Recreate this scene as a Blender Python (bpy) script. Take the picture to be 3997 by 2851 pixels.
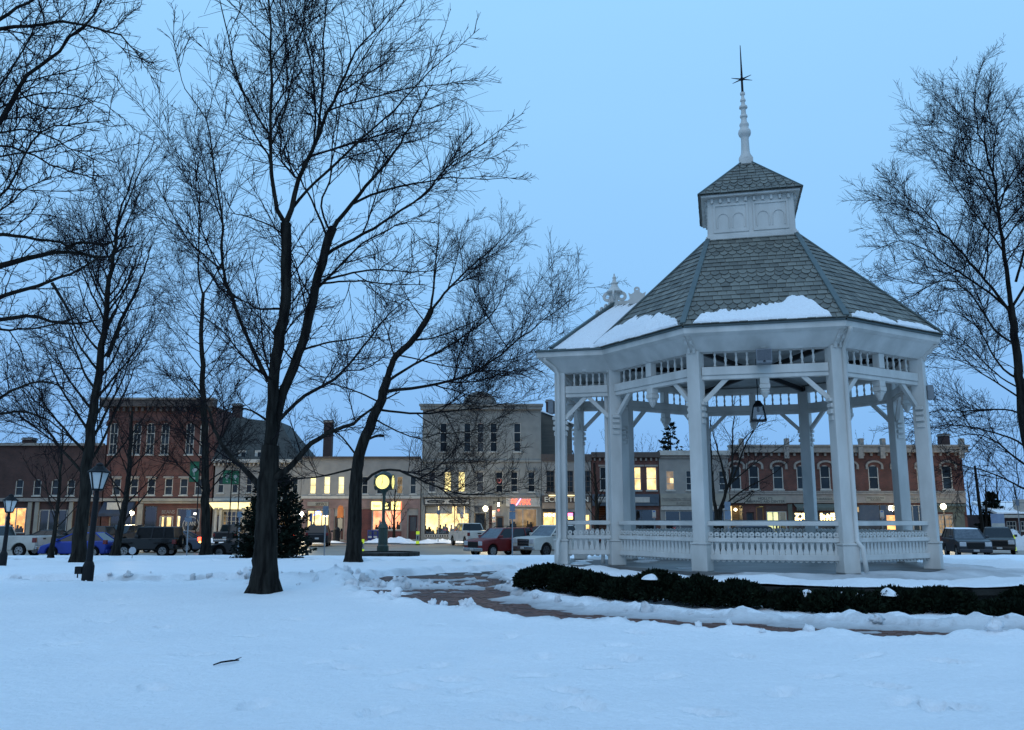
import bpy, math, random
import numpy as np
from mathutils import Vector, Matrix

for _o in list(bpy.data.objects):
    bpy.data.objects.remove(_o)
SC = bpy.context.scene
COL = SC.collection
PI = math.pi

# ------------------------------------------------------------------ camera
FPX, PITCH, EYE = 3365.0, math.radians(10.036), 1.6
cam_data = bpy.data.cameras.new('camera')
cam_data.sensor_width = 36.0
cam_data.sensor_fit = 'HORIZONTAL'
cam_data.lens = FPX / 3997.0 * 36.0
cam_data.clip_start = 0.1
cam_data.clip_end = 3000
cam = bpy.data.objects.new('camera', cam_data)
cam.location = (0, 0, EYE)
cam.rotation_euler = (PI / 2 + PITCH, 0, 0)
COL.objects.link(cam)
SC.camera = cam

# ------------------------------------------------------------------ dusk sky
SUN_EL, SUN_AZ = math.radians(48), math.radians(200)
world = bpy.data.worlds.new('World')
SC.world = world
world.use_nodes = True
wn, wl = world.node_tree.nodes, world.node_tree.links
wn.clear()
w_out = wn.new('ShaderNodeOutputWorld')
w_mix = wn.new('ShaderNodeMixShader')
w_mix.inputs[0].default_value = 0.93
w_bg1 = wn.new('ShaderNodeBackground')
w_bg1.inputs[1].default_value = 0.06
w_bg2 = wn.new('ShaderNodeBackground')
w_bg2.inputs[1].default_value = 1.0
w_sky = wn.new('ShaderNodeTexSky')
w_sky.sky_type = 'NISHITA'
w_sky.sun_disc = False
w_sky.sun_elevation = math.radians(3)
w_sky.sun_rotation = SUN_AZ
w_sky.ozone_density = 3.0
wl.new(w_sky.outputs[0], w_bg1.inputs[0])
w_tc = wn.new('ShaderNodeTexCoord')
w_sep = wn.new('ShaderNodeSeparateXYZ')
wl.new(w_tc.outputs['Generated'], w_sep.inputs[0])
w_ns = wn.new('ShaderNodeTexNoise')
w_ns.inputs['Scale'].default_value = 2.2
w_ns.inputs['Detail'].default_value = 4
w_map = wn.new('ShaderNodeMapping')
w_map.inputs['Scale'].default_value = (1, 1, 3)
wl.new(w_tc.outputs['Generated'], w_map.inputs[0])
wl.new(w_map.outputs[0], w_ns.inputs['Vector'])
w_m = wn.new('ShaderNodeMath')
w_m.operation = 'MULTIPLY_ADD'
w_m.inputs[1].default_value = 0.13
wl.new(w_ns.outputs[0], w_m.inputs[0])
wl.new(w_sep.outputs[2], w_m.inputs[2])
w_r = wn.new('ShaderNodeValToRGB')
cr = w_r.color_ramp
SKY = [(0.0, (.210, .430, .850)), (0.16, (.255, .530, .960)), (0.34, (.312, .635, 1.06)),
       (0.60, (.360, .720, 1.14)), (1.0, (.335, .690, 1.18))]
while len(cr.elements) < len(SKY):
    cr.elements.new(0.5)
for e, (p_, c_) in zip(cr.elements, SKY):
    e.position = p_
    e.color = (*c_, 1)
wl.new(w_m.outputs[0], w_r.inputs[0])
wl.new(w_r.outputs[0], w_bg2.inputs[0])
wl.new(w_bg1.outputs[0], w_mix.inputs[1])
wl.new(w_bg2.outputs[0], w_mix.inputs[2])
wl.new(w_mix.outputs[0], w_out.inputs[0])

sun_d = bpy.data.lights.new('sun', 'SUN')
sun_d.energy = 0.45
sun_d.angle = math.radians(45)
sun_d.color = (1.0, .92, .84)
sun = bpy.data.objects.new('sun', sun_d)
sun.rotation_euler = (PI / 2 - SUN_EL, 0, PI - SUN_AZ)
COL.objects.link(sun)

SC.view_settings.view_transform = 'Standard'
SC.view_settings.look = 'None'
SC.view_settings.exposure = 0.0
SC.view_settings.gamma = 1.0
SC.render.engine = 'CYCLES'
SC.cycles.use_denoising = True
SC.cycles.max_bounces = 6
SC.cycles.diffuse_bounces = 3
SC.cycles.glossy_bounces = 3
SC.cycles.transparent_max_bounces = 12
SC.cycles.sample_clamp_indirect = 4.0

# ------------------------------------------------------------------ helpers
_c, _s = math.cos(PITCH), math.sin(PITCH)


def at(px, py, Y):
    """point at depth Y that the photograph shows at (px, py)"""
    dx, dy = (px - 1998.5) / FPX, (1425.5 - py) / FPX
    d = Vector((dx, _c - dy * _s, _s + dy * _c))
    t = Y / d.y
    return Vector((d.x * t, Y, EYE + d.z * t))


def on_ground(px, py, z=0.0):
    dx, dy = (px - 1998.5) / FPX, (1425.5 - py) / FPX
    d = Vector((dx, _c - dy * _s, _s + dy * _c))
    t = (z - EYE) / d.z
    return Vector((d.x * t, d.y * t, z))


def tag(o, label=None, cat=None, group=None, kind=None):
    if label: o['label'] = label
    if cat: o['category'] = cat
    if group: o['group'] = group
    if kind: o['kind'] = kind
    return o


def thing(name, label, cat, loc=(0, 0, 0), rz=0.0, group=None):
    o = bpy.data.objects.new(name, None)
    o.empty_display_size = 0.2
    o.location = loc
    o.rotation_euler = (0, 0, rz)
    COL.objects.link(o)
    return tag(o, label, cat, group)


def root_of(o):
    while o.parent is not None:
        o = o.parent
    return o


def link(name, me, parent=None, loc=None, rot=None):
    o = bpy.data.objects.new(name, me)
    COL.objects.link(o)
    if parent is not None:
        o.parent = parent
    if loc is not None:
        o.location = loc
    if rot is not None:
        o.rotation_euler = rot
    return o


def np_mesh(name, V, F, mat, smooth=False):
    """V (n,3) float array, F (m,k) int array with one face size"""
    V = np.ascontiguousarray(V, dtype=np.float32)
    F = np.ascontiguousarray(F, dtype=np.int32)
    me = bpy.data.meshes.new(name)
    me.vertices.add(len(V))
    me.vertices.foreach_set('co', V.ravel())
    k = F.shape[1]
    me.loops.add(F.size)
    me.loops.foreach_set('vertex_index', F.ravel())
    me.polygons.add(len(F))
    me.polygons.foreach_set('loop_start', np.arange(0, F.size, k, dtype=np.int32))
    me.polygons.foreach_set('loop_total', np.full(len(F), k, dtype=np.int32))
    if smooth:
        me.polygons.foreach_set('use_smooth', np.ones(len(F), dtype=bool))
    me.update()
    if mat: me.materials.append(mat)
    return me


class MB:
    """collects faces; build() makes ONE mesh object"""

    def __init__(s):
        s.v, s.f = [], []

    def add(s, vs, fs):
        n = len(s.v)
        s.v += [tuple(p) for p in vs]
        s.f += [tuple(i + n for i in f) for f in fs]
        return s

    def box(s, x0, x1, y0, y1, z0, z1):
        return s.add([(x0, y0, z0), (x1, y0, z0), (x1, y1, z0), (x0, y1, z0), (x0, y0, z1), (x1, y0, z1), (x1, y1, z1), (x0, y1, z1)],
                     [(0, 3, 2, 1), (4, 5, 6, 7), (0, 1, 5, 4), (1, 2, 6, 5), (2, 3, 7, 6), (3, 0, 4, 7)])

    def obox(s, c, ax, ay, az, hx, hy, hz):
        c, ax, ay, az = Vector(c), Vector(ax), Vector(ay), Vector(az)
        vs = [c + ax * (hx * i) + ay * (hy * j) + az * (hz * k) for k in (-1, 1) for i, j in ((-1, -1), (1, -1), (1, 1), (-1, 1))]
        return s.add(vs, [(0, 3, 2, 1), (4, 5, 6, 7), (0, 1, 5, 4), (1, 2, 6, 5), (2, 3, 7, 6), (3, 0, 4, 7)])

    def bar(s, p, q, w, h, up=(0, 0, 1)):
        p, q = Vector(p), Vector(q)
        d = (q - p)
        L = d.length
        d.normalize()
        a = d.cross(Vector(up))
        if a.length < 1e-4: a = d.cross(Vector((1, 0, 0)))
        a.normalize()
        b = a.cross(d)
        return s.obox((p + q) / 2, d, a, b, L / 2, w / 2, h / 2)

    def tube(s, pts, rads, n=8, caps=True):
        pts = [Vector(p) for p in pts]
        if not hasattr(rads, '__len__'): rads = [rads] * len(pts)
        base = len(s.v)
        ref = None
        for i, p in enumerate(pts):
            d = (pts[min(i + 1, len(pts) - 1)] - pts[max(i - 1, 0)]).normalized()
            if ref is None:
                ref = d.cross(Vector((0, 0, 1)))
                if ref.length < 1e-3: ref = d.cross(Vector((1, 0, 0)))
            a = (ref - d * ref.dot(d)).normalized()
            ref = a
            b = d.cross(a)
            for k in range(n):
                t = 2 * PI * k / n
                s.v.append(tuple(p + (a * math.cos(t) + b * math.sin(t)) * rads[i]))
        for i in range(len(pts) - 1):
            for k in range(n):
                s.f.append((base + i * n + k, base + i * n + (k + 1) % n, base + (i + 1) * n + (k + 1) % n, base + (i + 1) * n + k))
        if caps:
            s.f.append(tuple(base + k for k in range(n - 1, -1, -1)))
            s.f.append(tuple(base + (len(pts) - 1) * n + k for k in range(n)))
        return s

    def lathe(s, prof, n=12, c=(0, 0, 0), rot0=0.0):
        """prof: (r, z) from bottom to top"""
        base = len(s.v)
        for r, z in prof:
            for k in range(n):
                t = rot0 + 2 * PI * k / n
                s.v.append((c[0] + r * math.cos(t), c[1] + r * math.sin(t), c[2] + z))
        for i in range(len(prof) - 1):
            for k in range(n):
                s.f.append((base + i * n + k, base + i * n + (k + 1) % n, base + (i + 1) * n + (k + 1) % n, base + (i + 1) * n + k))
        s.f.append(tuple(base + k for k in range(n - 1, -1, -1)))
        s.f.append(tuple(base + (len(prof) - 1) * n + k for k in range(n)))
        return s

    def prism(s, poly, o, ax, ay, az, th):
        """polygon (a, b) in the plane o + a*ax + b*ay, extruded th along az"""
        o, ax, ay, az = Vector(o), Vector(ax), Vector(ay), Vector(az)
        n = len(poly)
        vs = [o + ax * a + ay * b for a, b in poly] + [o + ax * a + ay * b + az * th for a, b in poly]
        fs = [tuple(range(n - 1, -1, -1)), tuple(range(n, 2 * n))] + [(i, (i + 1) % n, n + (i + 1) % n, n + i) for i in range(n)]
        return s.add(vs, fs)

    def ring(s, o, ax, ay, az, ro, ri, th, n=12):
        o, ax, ay, az = Vector(o), Vector(ax), Vector(ay), Vector(az)
        vs = []
        for r, d in ((ro, 0), (ro, th), (ri, th), (ri, 0)):
            for k in range(n):
                t = 2 * PI * k / n
                vs.append(o + ax * (r * math.cos(t)) + ay * (r * math.sin(t)) + az * d)
        fs = []
        for j in range(4):
            for k in range(n):
                fs.append((j * n + k, j * n + (k + 1) % n, ((j + 1) % 4) * n + (k + 1) % n, ((j + 1) % 4) * n + k))
        return s.add(vs, fs)

    def quad(s, a, b, c, d):
        return s.add([a, b, c, d], [(0, 1, 2, 3)])

    def mesh(s, name, mat, smooth=False, org=None):
        v = s.v if org is None else [(x - org[0], y - org[1], z - org[2]) for x, y, z in s.v]
        me = bpy.data.meshes.new(name)
        me.from_pydata(v, [], s.f)
        if smooth:
            me.polygons.foreach_set('use_smooth', [True] * len(me.polygons))
        me.materials.append(mat)
        return me

    def build(s, name, mat, parent=None, smooth=False, world=False, bevel=0.0):
        org = None
        if world and parent is not None: org = root_of(parent).location
        o = link(name, s.mesh(name, mat, smooth, org), parent)
        if bevel:
            b = o.modifiers.new('bevel', 'BEVEL')
            b.width = bevel
            b.segments = 2
            b.limit_method = 'ANGLE'
            b.angle_limit = math.radians(35)
        return o


def auto_smooth(o, deg=35):
    """smooth shading with sharp edges kept"""
    me = o.data
    me.polygons.foreach_set('use_smooth', [True] * len(me.polygons))
    me.update()
    try:
        me.set_sharp_from_angle(angle=math.radians(deg))
    except Exception:
        pass
    return o


# ------------------------------------------------------------------ noise (numpy)
def _h(ix, iy, seed):
    n = (ix.astype(np.int64) * 374761393 + iy.astype(np.int64) * 668265263 + seed * 1442695041) & 0xffffffff
    n = ((n ^ (n >> 13)) * 1274126177) & 0xffffffff
    return ((n ^ (n >> 16)) & 0xffff) / 65535.0


def vnoise(x, y, seed=0):
    x, y = np.asarray(x, float), np.asarray(y, float)
    ix, iy = np.floor(x), np.floor(y)
    fx, fy = x - ix, y - iy
    fx, fy = fx * fx * (3 - 2 * fx), fy * fy * (3 - 2 * fy)
    a, b = _h(ix, iy, seed), _h(ix + 1, iy, seed)
    c, d = _h(ix, iy + 1, seed), _h(ix + 1, iy + 1, seed)
    return (a * (1 - fx) + b * fx) * (1 - fy) + (c * (1 - fx) + d * fx) * fy - 0.5


def fbm(x, y, oct=4, seed=0):
    s, a = 0, 1.0
    for k in range(oct):
        s = s + a * vnoise(x * 2 ** k, y * 2 ** k, seed + k * 17)
        a *= 0.5
    return s


def sstep(a, b, x):
    t = np.clip((x - a) / (b - a), 0, 1)
    return t * t * (3 - 2 * t)


# ------------------------------------------------------------------ materials
_M = {}


def nodes_of(m):
    m.use_nodes = True
    return m.node_tree.nodes, m.node_tree.links, m.node_tree.nodes['Principled BSDF']


def pm(name, c1, c2=None, scale=6.0, rough=.7, bump=0.0, bscale=None, metal=0.0, spec=None, detail=4, island=0.0, stretch=None, coat=0.0):
    """procedural material: two colours mixed by noise, noise bump, optional per-piece shade"""
    if name in _M: return _M[name]
    m = bpy.data.materials.new(name)
    n, l, b = nodes_of(m)
    c2 = c2 or tuple(x * .78 for x in c1)
    tc = n.new('ShaderNodeTexCoord')
    vec = tc.outputs['Object']
    if stretch:
        mp = n.new('ShaderNodeMapping')
        mp.inputs['Scale'].default_value = stretch
        l.new(vec, mp.inputs[0])
        vec = mp.outputs[0]
    ns = n.new('ShaderNodeTexNoise')
    ns.inputs['Scale'].default_value = scale
    ns.inputs['Detail'].default_value = detail
    l.new(vec, ns.inputs['Vector'])
    rp = n.new('ShaderNodeMapRange')
    rp.inputs[1].default_value, rp.inputs[2].default_value = .32, .68
    l.new(ns.outputs[0], rp.inputs[0])
    mx = n.new('ShaderNodeMixRGB')
    mx.inputs[1].default_value, mx.inputs[2].default_value = (*c1, 1), (*c2, 1)
    l.new(rp.outputs[0], mx.inputs[0])
    col = mx.outputs[0]
    if island:
        oi = n.new('ShaderNodeObjectInfo')
        ge = n.new('ShaderNodeNewGeometry')
        ad = n.new('ShaderNodeMath')
        ad.operation = 'ADD'
        l.new(oi.outputs['Random'], ad.inputs[0])
        l.new(ge.outputs['Random Per Island'], ad.inputs[1])
        fr = n.new('ShaderNodeMath')
        fr.operation = 'FRACT'
        l.new(ad.outputs[0], fr.inputs[0])
        mr = n.new('ShaderNodeMapRange')
        mr.inputs[3].default_value, mr.inputs[4].default_value = 1 - island, 1 + island
        l.new(fr.outputs[0], mr.inputs[0])
        hv = n.new('ShaderNodeHueSaturation')
        l.new(mr.outputs[0], hv.inputs['Value'])
        l.new(col, hv.inputs['Color'])
        col = hv.outputs[0]
    l.new(col, b.inputs['Base Color'])
    b.inputs['Roughness'].default_value = rough
    b.inputs['Metallic'].default_value = metal
    if spec is not None: b.inputs['Specular IOR Level'].default_value = spec
    if coat: b.inputs['Coat Weight'].default_value = coat
    if bump:
        n2 = n.new('ShaderNodeTexNoise')
        n2.inputs['Scale'].default_value = bscale or scale * 4
        n2.inputs['Detail'].default_value = 5
        l.new(vec, n2.inputs['Vector'])
        bp = n.new('ShaderNodeBump')
        bp.inputs['Strength'].default_value = bump
        bp.inputs['Distance'].default_value = 0.03
        l.new(n2.outputs[0], bp.inputs['Height'])
        l.new(bp.outputs[0], b.inputs['Normal'])
    _M[name] = m
    return m


def brick_mat(name, c1, c2, mortar, bw=.22, bh=.075, rough=.85):
    m = bpy.data.materials.new(name)
    n, l, b = nodes_of(m)
    tc = n.new('ShaderNodeTexCoord')
    sp = n.new('ShaderNodeSeparateXYZ')
    l.new(tc.outputs['Object'], sp.inputs[0])
    ad = n.new('ShaderNodeMath')
    l.new(sp.outputs[0], ad.inputs[0])
    l.new(sp.outputs[1], ad.inputs[1])
    cb = n.new('ShaderNodeCombineXYZ')
    l.new(ad.outputs[0], cb.inputs[0])
    l.new(sp.outputs[2], cb.inputs[1])
    br = n.new('ShaderNodeTexBrick')
    br.inputs['Scale'].default_value = 1
    br.inputs['Brick Width'].default_value = bw
    br.inputs['Row Height'].default_value = bh
    br.inputs['Mortar Size'].default_value = .008
    br.inputs['Color1'].default_value = (*c1, 1)
    br.inputs['Color2'].default_value = (*c2, 1)
    br.inputs['Mortar'].default_value = (*mortar, 1)
    l.new(cb.outputs[0], br.inputs['Vector'])
    ns = n.new('ShaderNodeTexNoise')
    ns.inputs['Scale'].default_value = .9
    ns.inputs['Detail'].default_value = 6
    l.new(tc.outputs['Object'], ns.inputs['Vector'])
    mr = n.new('ShaderNodeMapRange')
    mr.inputs[1].default_value, mr.inputs[2].default_value = .3, .7
    mr.inputs[3].default_value, mr.inputs[4].default_value = .65, 1.25
    l.new(ns.outputs[0], mr.inputs[0])
    hv = n.new('ShaderNodeHueSaturation')
    l.new(br.outputs[0], hv.inputs['Color'])
    l.new(mr.outputs[0], hv.inputs['Value'])
    l.new(hv.outputs[0], b.inputs['Base Color'])
    bp = n.new('ShaderNodeBump')
    bp.inputs['Strength'].default_value = .4
    bp.inputs['Distance'].default_value = .01
    bp.invert = True
    l.new(br.outputs['Fac'], bp.inputs['Height'])
    l.new(bp.outputs[0], b.inputs['Normal'])
    b.inputs['Roughness'].default_value = rough
    return m


def emit(name, c, strength, var=0.0, scale=3.0, sample=True):
    if name in _M: return _M[name]
    m = bpy.data.materials.new(name)
    n, l, b = nodes_of(m)
    b.inputs['Base Color'].default_value = (*[min(1, x) * .6 for x in c], 1)
    b.inputs['Emission Color'].default_value = (*c, 1)
    b.inputs['Emission Strength'].default_value = strength
    if not sample: m.cycles.emission_sampling = 'NONE'
    if var:
        tc = n.new('ShaderNodeTexCoord')
        ns = n.new('ShaderNodeTexNoise')
        ns.inputs['Scale'].default_value = scale
        ns.inputs['Detail'].default_value = 3
        l.new(tc.outputs['Object'], ns.inputs['Vector'])
        mr = n.new('ShaderNodeMapRange')
        mr.inputs[1].default_value, mr.inputs[2].default_value = .35, .65
        mr.inputs[3].default_value, mr.inputs[4].default_value = strength * (1 - var), strength * (1 + var)
        l.new(ns.outputs[0], mr.inputs[0])
        l.new(mr.outputs[0], b.inputs['Emission Strength'])
    _M[name] = m
    return m


def glass_mat(name, tint=(.95, .97, 1), fac=.13):
    m = bpy.data.materials.new(name)
    m.use_nodes = True
    n, l = m.node_tree.nodes, m.node_tree.links
    n.clear()
    o = n.new('ShaderNodeOutputMaterial')
    mx = n.new('ShaderNodeMixShader')
    tr = n.new('ShaderNodeBsdfTransparent')
    tr.inputs[0].default_value = (*tint, 1)
    gl = n.new('ShaderNodeBsdfGlossy')
    gl.inputs['Roughness'].default_value = .04
    mx.inputs[0].default_value = fac
    l.new(tr.outputs[0], mx.inputs[1])
    l.new(gl.outputs[0], mx.inputs[2])
    l.new(mx.outputs[0], o.inputs[0])
    _M[name] = m
    return m


def snow_mat():
    m = bpy.data.materials.new('snow')
    n, l, b = nodes_of(m)
    at_ = n.new('ShaderNodeAttribute')
    at_.attribute_name = 'dirt'
    tc = n.new('ShaderNodeTexCoord')
    n1 = n.new('ShaderNodeTexNoise')
    n1.inputs['Scale'].default_value = .8
    n1.inputs['Detail'].default_value = 8
    l.new(tc.outputs['Object'], n1.inputs['Vector'])
    mx = n.new('ShaderNodeMixRGB')
    mx.inputs[1].default_value, mx.inputs[2].default_value = (.82, .84, .87, 1), (.95, .95, .96, 1)
    l.new(n1.outputs[0], mx.inputs[0])
    n3 = n.new('ShaderNodeTexNoise')
    n3.inputs['Scale'].default_value = 9
    n3.inputs['Detail'].default_value = 6
    l.new(tc.outputs['Object'], n3.inputs['Vector'])
    md = n.new('ShaderNodeMixRGB')
    md.inputs[1].default_value, md.inputs[2].default_value = (.20, .19, .19, 1), (.46, .46, .47, 1)
    l.new(n3.outputs[0], md.inputs[0])
    n4 = n.new('ShaderNodeTexNoise')
    n4.inputs['Scale'].default_value = 22
    n4.inputs['Detail'].default_value = 7
    n4.inputs['Roughness'].default_value = .75
    l.new(tc.outputs['Object'], n4.inputs['Vector'])
    r4 = n.new('ShaderNodeMapRange')
    r4.inputs[1].default_value, r4.inputs[2].default_value = .34, .66
    r4.inputs[3].default_value, r4.inputs[4].default_value = .97, 1.06
    l.new(n4.outputs[0], r4.inputs[0])
    h4 = n.new('ShaderNodeHueSaturation')
    l.new(r4.outputs[0], h4.inputs['Value'])
    l.new(mx.outputs[0], h4.inputs['Color'])
    m2 = n.new('ShaderNodeMixRGB')
    l.new(at_.outputs['Fac'], m2.inputs[0])
    l.new(h4.outputs[0], m2.inputs[1])
    l.new(md.outputs[0], m2.inputs[2])
    l.new(m2.outputs[0], b.inputs['Base Color'])
    b.inputs['Roughness'].default_value = .55
    b.inputs['Specular IOR Level'].default_value = .25
    n2 = n.new('ShaderNodeTexNoise')
    n2.inputs['Scale'].default_value = 9
    n2.inputs['Detail'].default_value = 10
    n2.inputs['Roughness'].default_value = .68
    l.new(tc.outputs['Object'], n2.inputs['Vector'])
    bp = n.new('ShaderNodeBump')
    bp.inputs['Strength'].default_value = .9
    bp.inputs['Distance'].default_value = .06
    l.new(n2.outputs[0], bp.inputs['Height'])
    l.new(bp.outputs[0], b.inputs['Normal'])
    return m


SNOW = snow_mat()
M_WHITE = pm('white_paint', (.64, .615, .575), (.47, .455, .42), 2.2, .55, .15, 30, stretch=(1, 1, .35))
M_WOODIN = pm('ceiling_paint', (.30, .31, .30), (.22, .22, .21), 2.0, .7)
M_SLATE = pm('slate', (.170, .168, .142), (.105, .108, .094), 5.0, .62, .25, 25, island=.27)
M_HIP = pm('hip_metal', (.085, .115, .115), (.06, .085, .085), 5, .5)
M_DARKM = pm('dark_metal', (.007, .008, .010), (.012, .012, .013), 12, .6, spec=.18)
M_BARK = pm('bark', (.030, .028, .024), (.007, .0065, .006), 7, .95, 1.0, 16, spec=.08, stretch=(1.6, 1.6, .22))
M_TWIG = pm('twig_bark', (.018, .015, .017), (.010, .008, .010), 4, .95, spec=.06)
M_STONE = pm('foundation_stone', (.036, .037, .034), (.020, .021, .019), 3, .9, .8, 12, spec=.1)
M_CONC = pm('wet_concrete', (.13, .13, .125), (.045, .045, .045), 1.3, .45, .2, 20)
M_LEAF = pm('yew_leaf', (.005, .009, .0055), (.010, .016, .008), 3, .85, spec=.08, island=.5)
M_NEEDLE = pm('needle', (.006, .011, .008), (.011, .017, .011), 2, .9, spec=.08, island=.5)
M_PAVER = pm('path_brick', (.150, .060, .038), (.080, .038, .028), 6, .6, .5, 40, island=.35)
M_PATHBED = pm('path_bed', (.070, .046, .036), (.045, .032, .026), 5, .8)
M_ROAD = pm('wet_asphalt', (.30, .245, .185), (.19, .16, .13), .35, .52, .25, 20, stretch=(.35, 1, 1))
M_LINE = pm('road_paint', (.55, .53, .47), (.3, .29, .27), 4, .6)
M_KERB = pm('kerb_concrete', (.24, .23, .22), (.15, .145, .14), 2, .8)
M_WALK = pm('sidewalk_paving', (.20, .12, .095), (.13, .085, .07), 1.2, .6, .3, 20)
M_GLASS = glass_mat('window_glass')
M_PANE = pm('dark_pane', (.008, .012, .016), (.022, .030, .036), .5, .10, spec=.30, island=.5)
M_BLIND = pm('blind_pane', (.085, .09, .095), (.05, .055, .06), .7, .15, spec=.35)
# ------------------------------------------------------------------ ground, snow, paths, street
GC = Vector((6.437, 22.382, 0))            # gazebo centre
GA = math.radians(13.472)
GV = Vector((math.cos(GA), -math.sin(GA), 0))
GU = Vector((math.sin(GA), math.cos(GA), 0))
PC = GC + GV * 1.1                          # centre of the round platform
PR, PH = 6.6, 0.37
STREET, WALKZ, FY = -0.80, -0.68, 86.0


def gz(x, y):
    return -0.68 * np.clip((np.asarray(y, float) - 24.0) / 27.5, 0, 1)


def path_d(x, y):
    r = np.hypot(x - PC.x, y - PC.y)
    an = np.degrees(np.arctan2(y - PC.y, x - PC.x)) % 360
    left = sstep(228, 196, an) * sstep(150, 172, an)
    ri, ro = 9.05 - 1.0 * left, 10.95 + .25 * left
    ring = np.maximum(ri - r, r - ro)
    st = np.maximum(np.abs(y - 21.9) - 1.05, x - 0.3)
    side = np.maximum(np.abs(y - 37.0 + .1 * x) - .5, x + 2.0)
    return np.minimum(np.minimum(ring, st), side), r


DENTS = [(1242, 2594), (1347, 2613), (1511, 2631), (1594, 2681), (1816, 2703), (2017, 2812), (1989, 2490), (970, 2483), (993, 2761), (2415, 2522),
         (2447, 2566), (2339, 2605), (2477, 2473), (3392, 2563), (2214, 2699), (2211, 2755), (3725, 2764), (3640, 2760), (440, 2345), (490, 2365), (395, 2427),
         (1380, 2530), (1700, 2440), (2900, 2560), (3200, 2640), (600, 2690), (2600, 2640), (3700, 2590), (3050, 2700), (1150, 2420), (1700, 2600), (1760, 2655), (2120, 2560), (2080, 2640), (2300, 2760), (760, 2560), (640, 2450), (250, 2520), (3460, 2680), (3520, 2740), (2760, 2780), (1480, 2790)]


def snow_height(x, y):
    d, r = path_d(x, y)
    e = fbm(x * 1.5, y * 1.5, 4, 5) * .55 + fbm(x * 5, y * 5, 3, 9) * .16
    S = sstep(-.02, .20, d + e)
    depth = .115 + .05 * fbm(x * .35, y * .35, 4, 1) + .020 * fbm(x * 1.6, y * 2.6, 4, 3) + .008 * fbm(x * 8, y * 8, 3, 4)
    near = (y < PC.y - 3) | (x < 1)
    lump = np.clip(fbm(x * 2.1, y * 2.1, 4, 21) + .25, 0, 1)
    berm = (.10 * lump + .12 * np.clip(fbm(x * 3.6, y * 3.6, 3, 23) + .1, 0, 1)) * sstep(.0, .25, d) * sstep(1.0, .3, d) * near * (d < 1.1)
    hx, hy = (x + 3.4) / 2.4, (y - 20.6) / .75
    heap = np.exp(-(hx * hx + hy * hy)) * (.10 + .32 * np.clip(fbm(x * 2.6, y * 2.6, 4, 33) + .2, 0, 1))
    strip = sstep(9.2, 8.7, r)
    z = -.07 + (depth * (1 - .5 * strip) + .07) * S + berm + heap
    # thin slush left on the bricks beside the hedge
    sl = (d < .3) & (r < 10.3)
    slush = sstep(9.75, 9.15, r + .45 * fbm(x * .9, y * 2.5, 4, 41)) * sstep(-1.2, 1.5, x + 2.2 * fbm(x * .8, y * .8, 3, 44)) * (y < 22)
    patch = sstep(.30, .42, fbm(x * .8, y * 1.9, 4, 55)) * .8
    sl_h = np.maximum(slush, patch)
    z = np.where(d < .3, np.maximum(z, -.07 + sl_h * (.11 + .03 * fbm(x * 4, y * 4, 3, 60))), z)
    # snow between path and hedge is lower and lumpy
    inner = sstep(9.1, 8.6, r)
    z = z + inner * (.06 * fbm(x * 2.2, y * 2.2, 4, 70) + .07 * np.clip(fbm(x * 4.2, y * 4.2, 3, 71), 0, 1))
    dirt = np.where(d < .25, .75 * sstep(.02, -.10, z - .06) + .35, 0) * sl
    dirt = np.maximum(dirt, .55 * np.exp(-(hx * hx + hy * hy) * 1.2) * sstep(-.05, .3, fbm(x * 2.4, y * 2.4, 4, 35)))
    dirt = np.maximum(dirt, .45 * sstep(.55, .05, np.abs(d)) * sstep(.0, .35, fbm(x * 1.7, y * 1.7, 3, 37)) * (x < 2))
    for k, (px, py) in enumerate(DENTS):
        p = on_ground(px, py, .1)
        a = .5 + k * 1.7
        ux, uy = (x - p.x), (y - p.y)
        q = ((ux * math.cos(a) + uy * math.sin(a)) / .17) ** 2 + ((-ux * math.sin(a) + uy * math.cos(a)) / .08) ** 2
        z = z - .095 * np.exp(-q ** 2 * .6) + .018 * np.exp(-(q - 2.6) ** 2)
    z = np.where(r < 6.5, -.35, z)
    return z + gz(x, y), dirt


def snow_field():
    ys = [-25.0, -15, -8, -3, 0]
    y = 2.0
    while y < 51.6:
        ys.append(y)
        y += (.35 if y < 5.5 else max(.055, .0060 * y))
    ys.append(51.6)
    ys = np.array(ys)
    s = np.linspace(-1, 1, 581)
    S, Y = np.meshgrid(s, ys)
    X = S * (9.5 + .82 * np.clip(Y, 0, None))
    Z, D = snow_height(X, Y)
    nr, nc = Y.shape
    V = np.stack([X, Y, Z], -1).reshape(-1, 3)
    i = np.arange(nr - 1)[:, None] * nc + np.arange(nc - 1)[None, :]
    F = np.stack([i, i + 1, i + nc + 1, i + nc], -1).reshape(-1, 4)
    me = np_mesh('snow_ground', V, F, SNOW, True)
    a = me.attributes.new('dirt', 'FLOAT', 'POINT')
    a.data.foreach_set('value', D.astype(np.float32).ravel())
    o = link('snow_ground', me)
    tag(o, 'blue-white snow covering the park lawn', None, None, 'structure')
    print('snow', len(V))


snow_field()

# the ground sheet below everything
V = [(-900, -300, -1.0), (900, -300, -1.0), (900, 1600, -1.0), (-900, 1600, -1.0)]
o = link('ground', np_mesh('ground', np.array(V), np.array([[0, 1, 2, 3]]), pm('winter_ground', (.30, .30, .31), (.16, .16, .15), .05, .9)))
tag(o, None, None, None, 'structure')


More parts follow.
